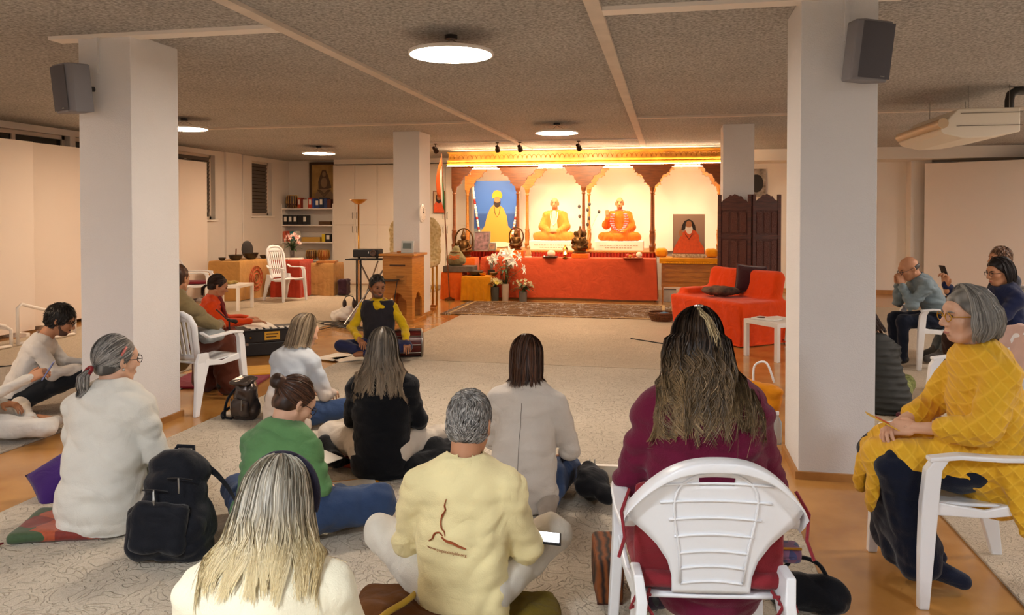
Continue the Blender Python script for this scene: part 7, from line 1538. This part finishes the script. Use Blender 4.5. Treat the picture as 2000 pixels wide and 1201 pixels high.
# striped wooden block, bags at the near chair
q = fl(1183, 1165); o = empty('striped_block', (q.x, q.y+.05, .014), R_(10), 'dark tiger striped block on the carpet left of the near chair', 'block')
M_tig = mat('tiger_stripe', '#7a3e16', .7, bump=.3, bscale=60, btype='wave'); nt = M_tig.node_tree; wv = nt.nodes.new('ShaderNodeTexWave'); wv.inputs['Scale'].default_value = 9; wv.inputs['Distortion'].default_value = 6; rp = nt.nodes.new('ShaderNodeValToRGB'); rp.color_ramp.elements[0].color = (*lin('#1c0d08'), 1); rp.color_ramp.elements[1].color = (*lin('#8a4a1c'), 1); nt.links.new([n for n in nt.nodes if n.type == 'TEX_COORD'][0].outputs['Object'], wv.inputs[0]); nt.links.new(wv.outputs['Fac'], rp.inputs[0]); nt.links.new(rp.outputs[0], nt.nodes['Principled BSDF'].inputs['Base Color'])
S = SDF(.02).bx((0, 0, .10), (.06, .17, .10), .025); sdf_obj('cover', S, .012, M_tig, o, folds(.003, 14, 2)); MB().mm((-.055, -.15, 0), (.055, .15, .012)).build('base', M_dark, o)
q = fl(1572, 1195); o = empty('black_handbag', (q.x, q.y, .0), R_(-15), 'black handbag on the floor right of the near chair', 'bag'); S = SDF(.04).rc((-.10, 0, .09), (.10, 0, .08), .09, .08, .8, (0, 1, 0)); bag_sdf(o, 'main_body', S, M_nyl, .012, .012, 4); MB().tube([tuple(p) for p in smooth_path([(-.1, 0, .15), (-.04, .02, .22), (.05, .02, .21), (.1, 0, .14)], 5)], .009, 6).build('handle', M_nyl, o, True)
o = empty('floral_purse', (.36, 2.74, .52), R_(5), 'small floral purse on the seat edge of the near chair', 'purse'); S = SDF(.02).bx((0, 0, .03), (.09, .05, .03), .025); sdf_obj('cover', S, .01, patch_mat('floral', ['#3a3a6a', '#6a3a5a', '#2a5a6a', '#8a5a7a'], 30), o, folds(.004, 20, 2)); MB().tube([(-.08, -.045, .058), (.08, -.045, .06)], .005, 5).build('zip', M_brass, o)
# orange bag with papers by the right column
o = empty('orange_tote', (.70, 6.28, 0), R_(-20), 'orange yellow tote bag leaning at the right front column', 'bag'); S = SDF(.03).bx((0, 0, .20), (.17, .06, .20), .05, rotm(0, .18)); bag_sdf(o, 'main_body', S, cloth('orange_canvas', '#d98a16'), .014, .012, 3); MB().tube([tuple(p) for p in smooth_path([(-.04, 0, .38), (-.03, 0, .52), (.06, 0, .55), (.12, 0, .40)], 5)], .009, 6).build('handle', M_wplast, o, True)
tag(MB().box((.40, 6.45, .03), (.28, .2, .05), (0, 0, .5), .004).build('book_stack', M_paper), 'white booklets on the floor left of the orange tote', 'booklets'); tag(MB().box((.50, 6.75, .16), (.12, .02, .30), (0, .5, .3), .003).build('yellow_folder', mat('folder_yellow', '#e0b040', .6)), 'pale yellow folder propped beside the orange tote', 'folder')
o = empty('water_bottle', (.80, 5.98, 0), 0, 'clear plastic bottle standing against the right column', 'bottle'); MB().lathe([(.035, 0), (.037, .02), (.037, .16), (.015, .2), (.014, .22), (0, .22)], seg=16).build('bottle', mat('bottle_plastic', '#cfd8dc', .15, trans=.6), o, 50); MB().lathe([(.016, .215), (.016, .24), (0, .24)], seg=12).build('cap', M_wplast, o, 50)
# pink cardigan over the chair behind the woman in yellow; small maroon cushion; yellow papers in her lap
o = empty('pink_cardigan', (2.16, 5.85, .0142), R_(97), 'pale pink cardigan hung over the white chair back', 'cardigan'); S = SDF(.04).bx((0, -.30, .72), (.23, .05, .20), .045, rotm(.18)).rc((-.24, -.28, .86), (-.27, -.24, .52), .05, .045).rc((.24, -.28, .86), (.27, -.24, .52), .05, .045); sdf_obj('cloth', S, .016, cloth('pale_pink', '#d9b8ac'), o, folds(.012, 16, 3))
floor_cushion('small_cushion', 1800, 828, .16, .14, .03, .2, cloth('maroon_cotton', '#5a1f30'), 'small maroon cushion on the floor by the quilted jacket person', .014)
o = empty('yellow_leaflet', tuple(Matrix.Translation((1.38, 3.90, 0))@Matrix.Rotation(R_(95), 4, 'Z')@Vector((-.02, .40, .74))), R_(95), 'yellow leaflet held on the lap of the woman in yellow', 'leaflet'); o.rotation_euler = (R_(25), R_(8), R_(80)); MB().box((0, 0, 0), (.11, .15, .004)).build('sheet', mat('leaflet_yellow', '#e0b030', .6), o); MB().box((.02, 0, .004), (.07, .06, .002)).build('printed_patch', mat('leaflet_orange', '#d95a1a', .6), o)
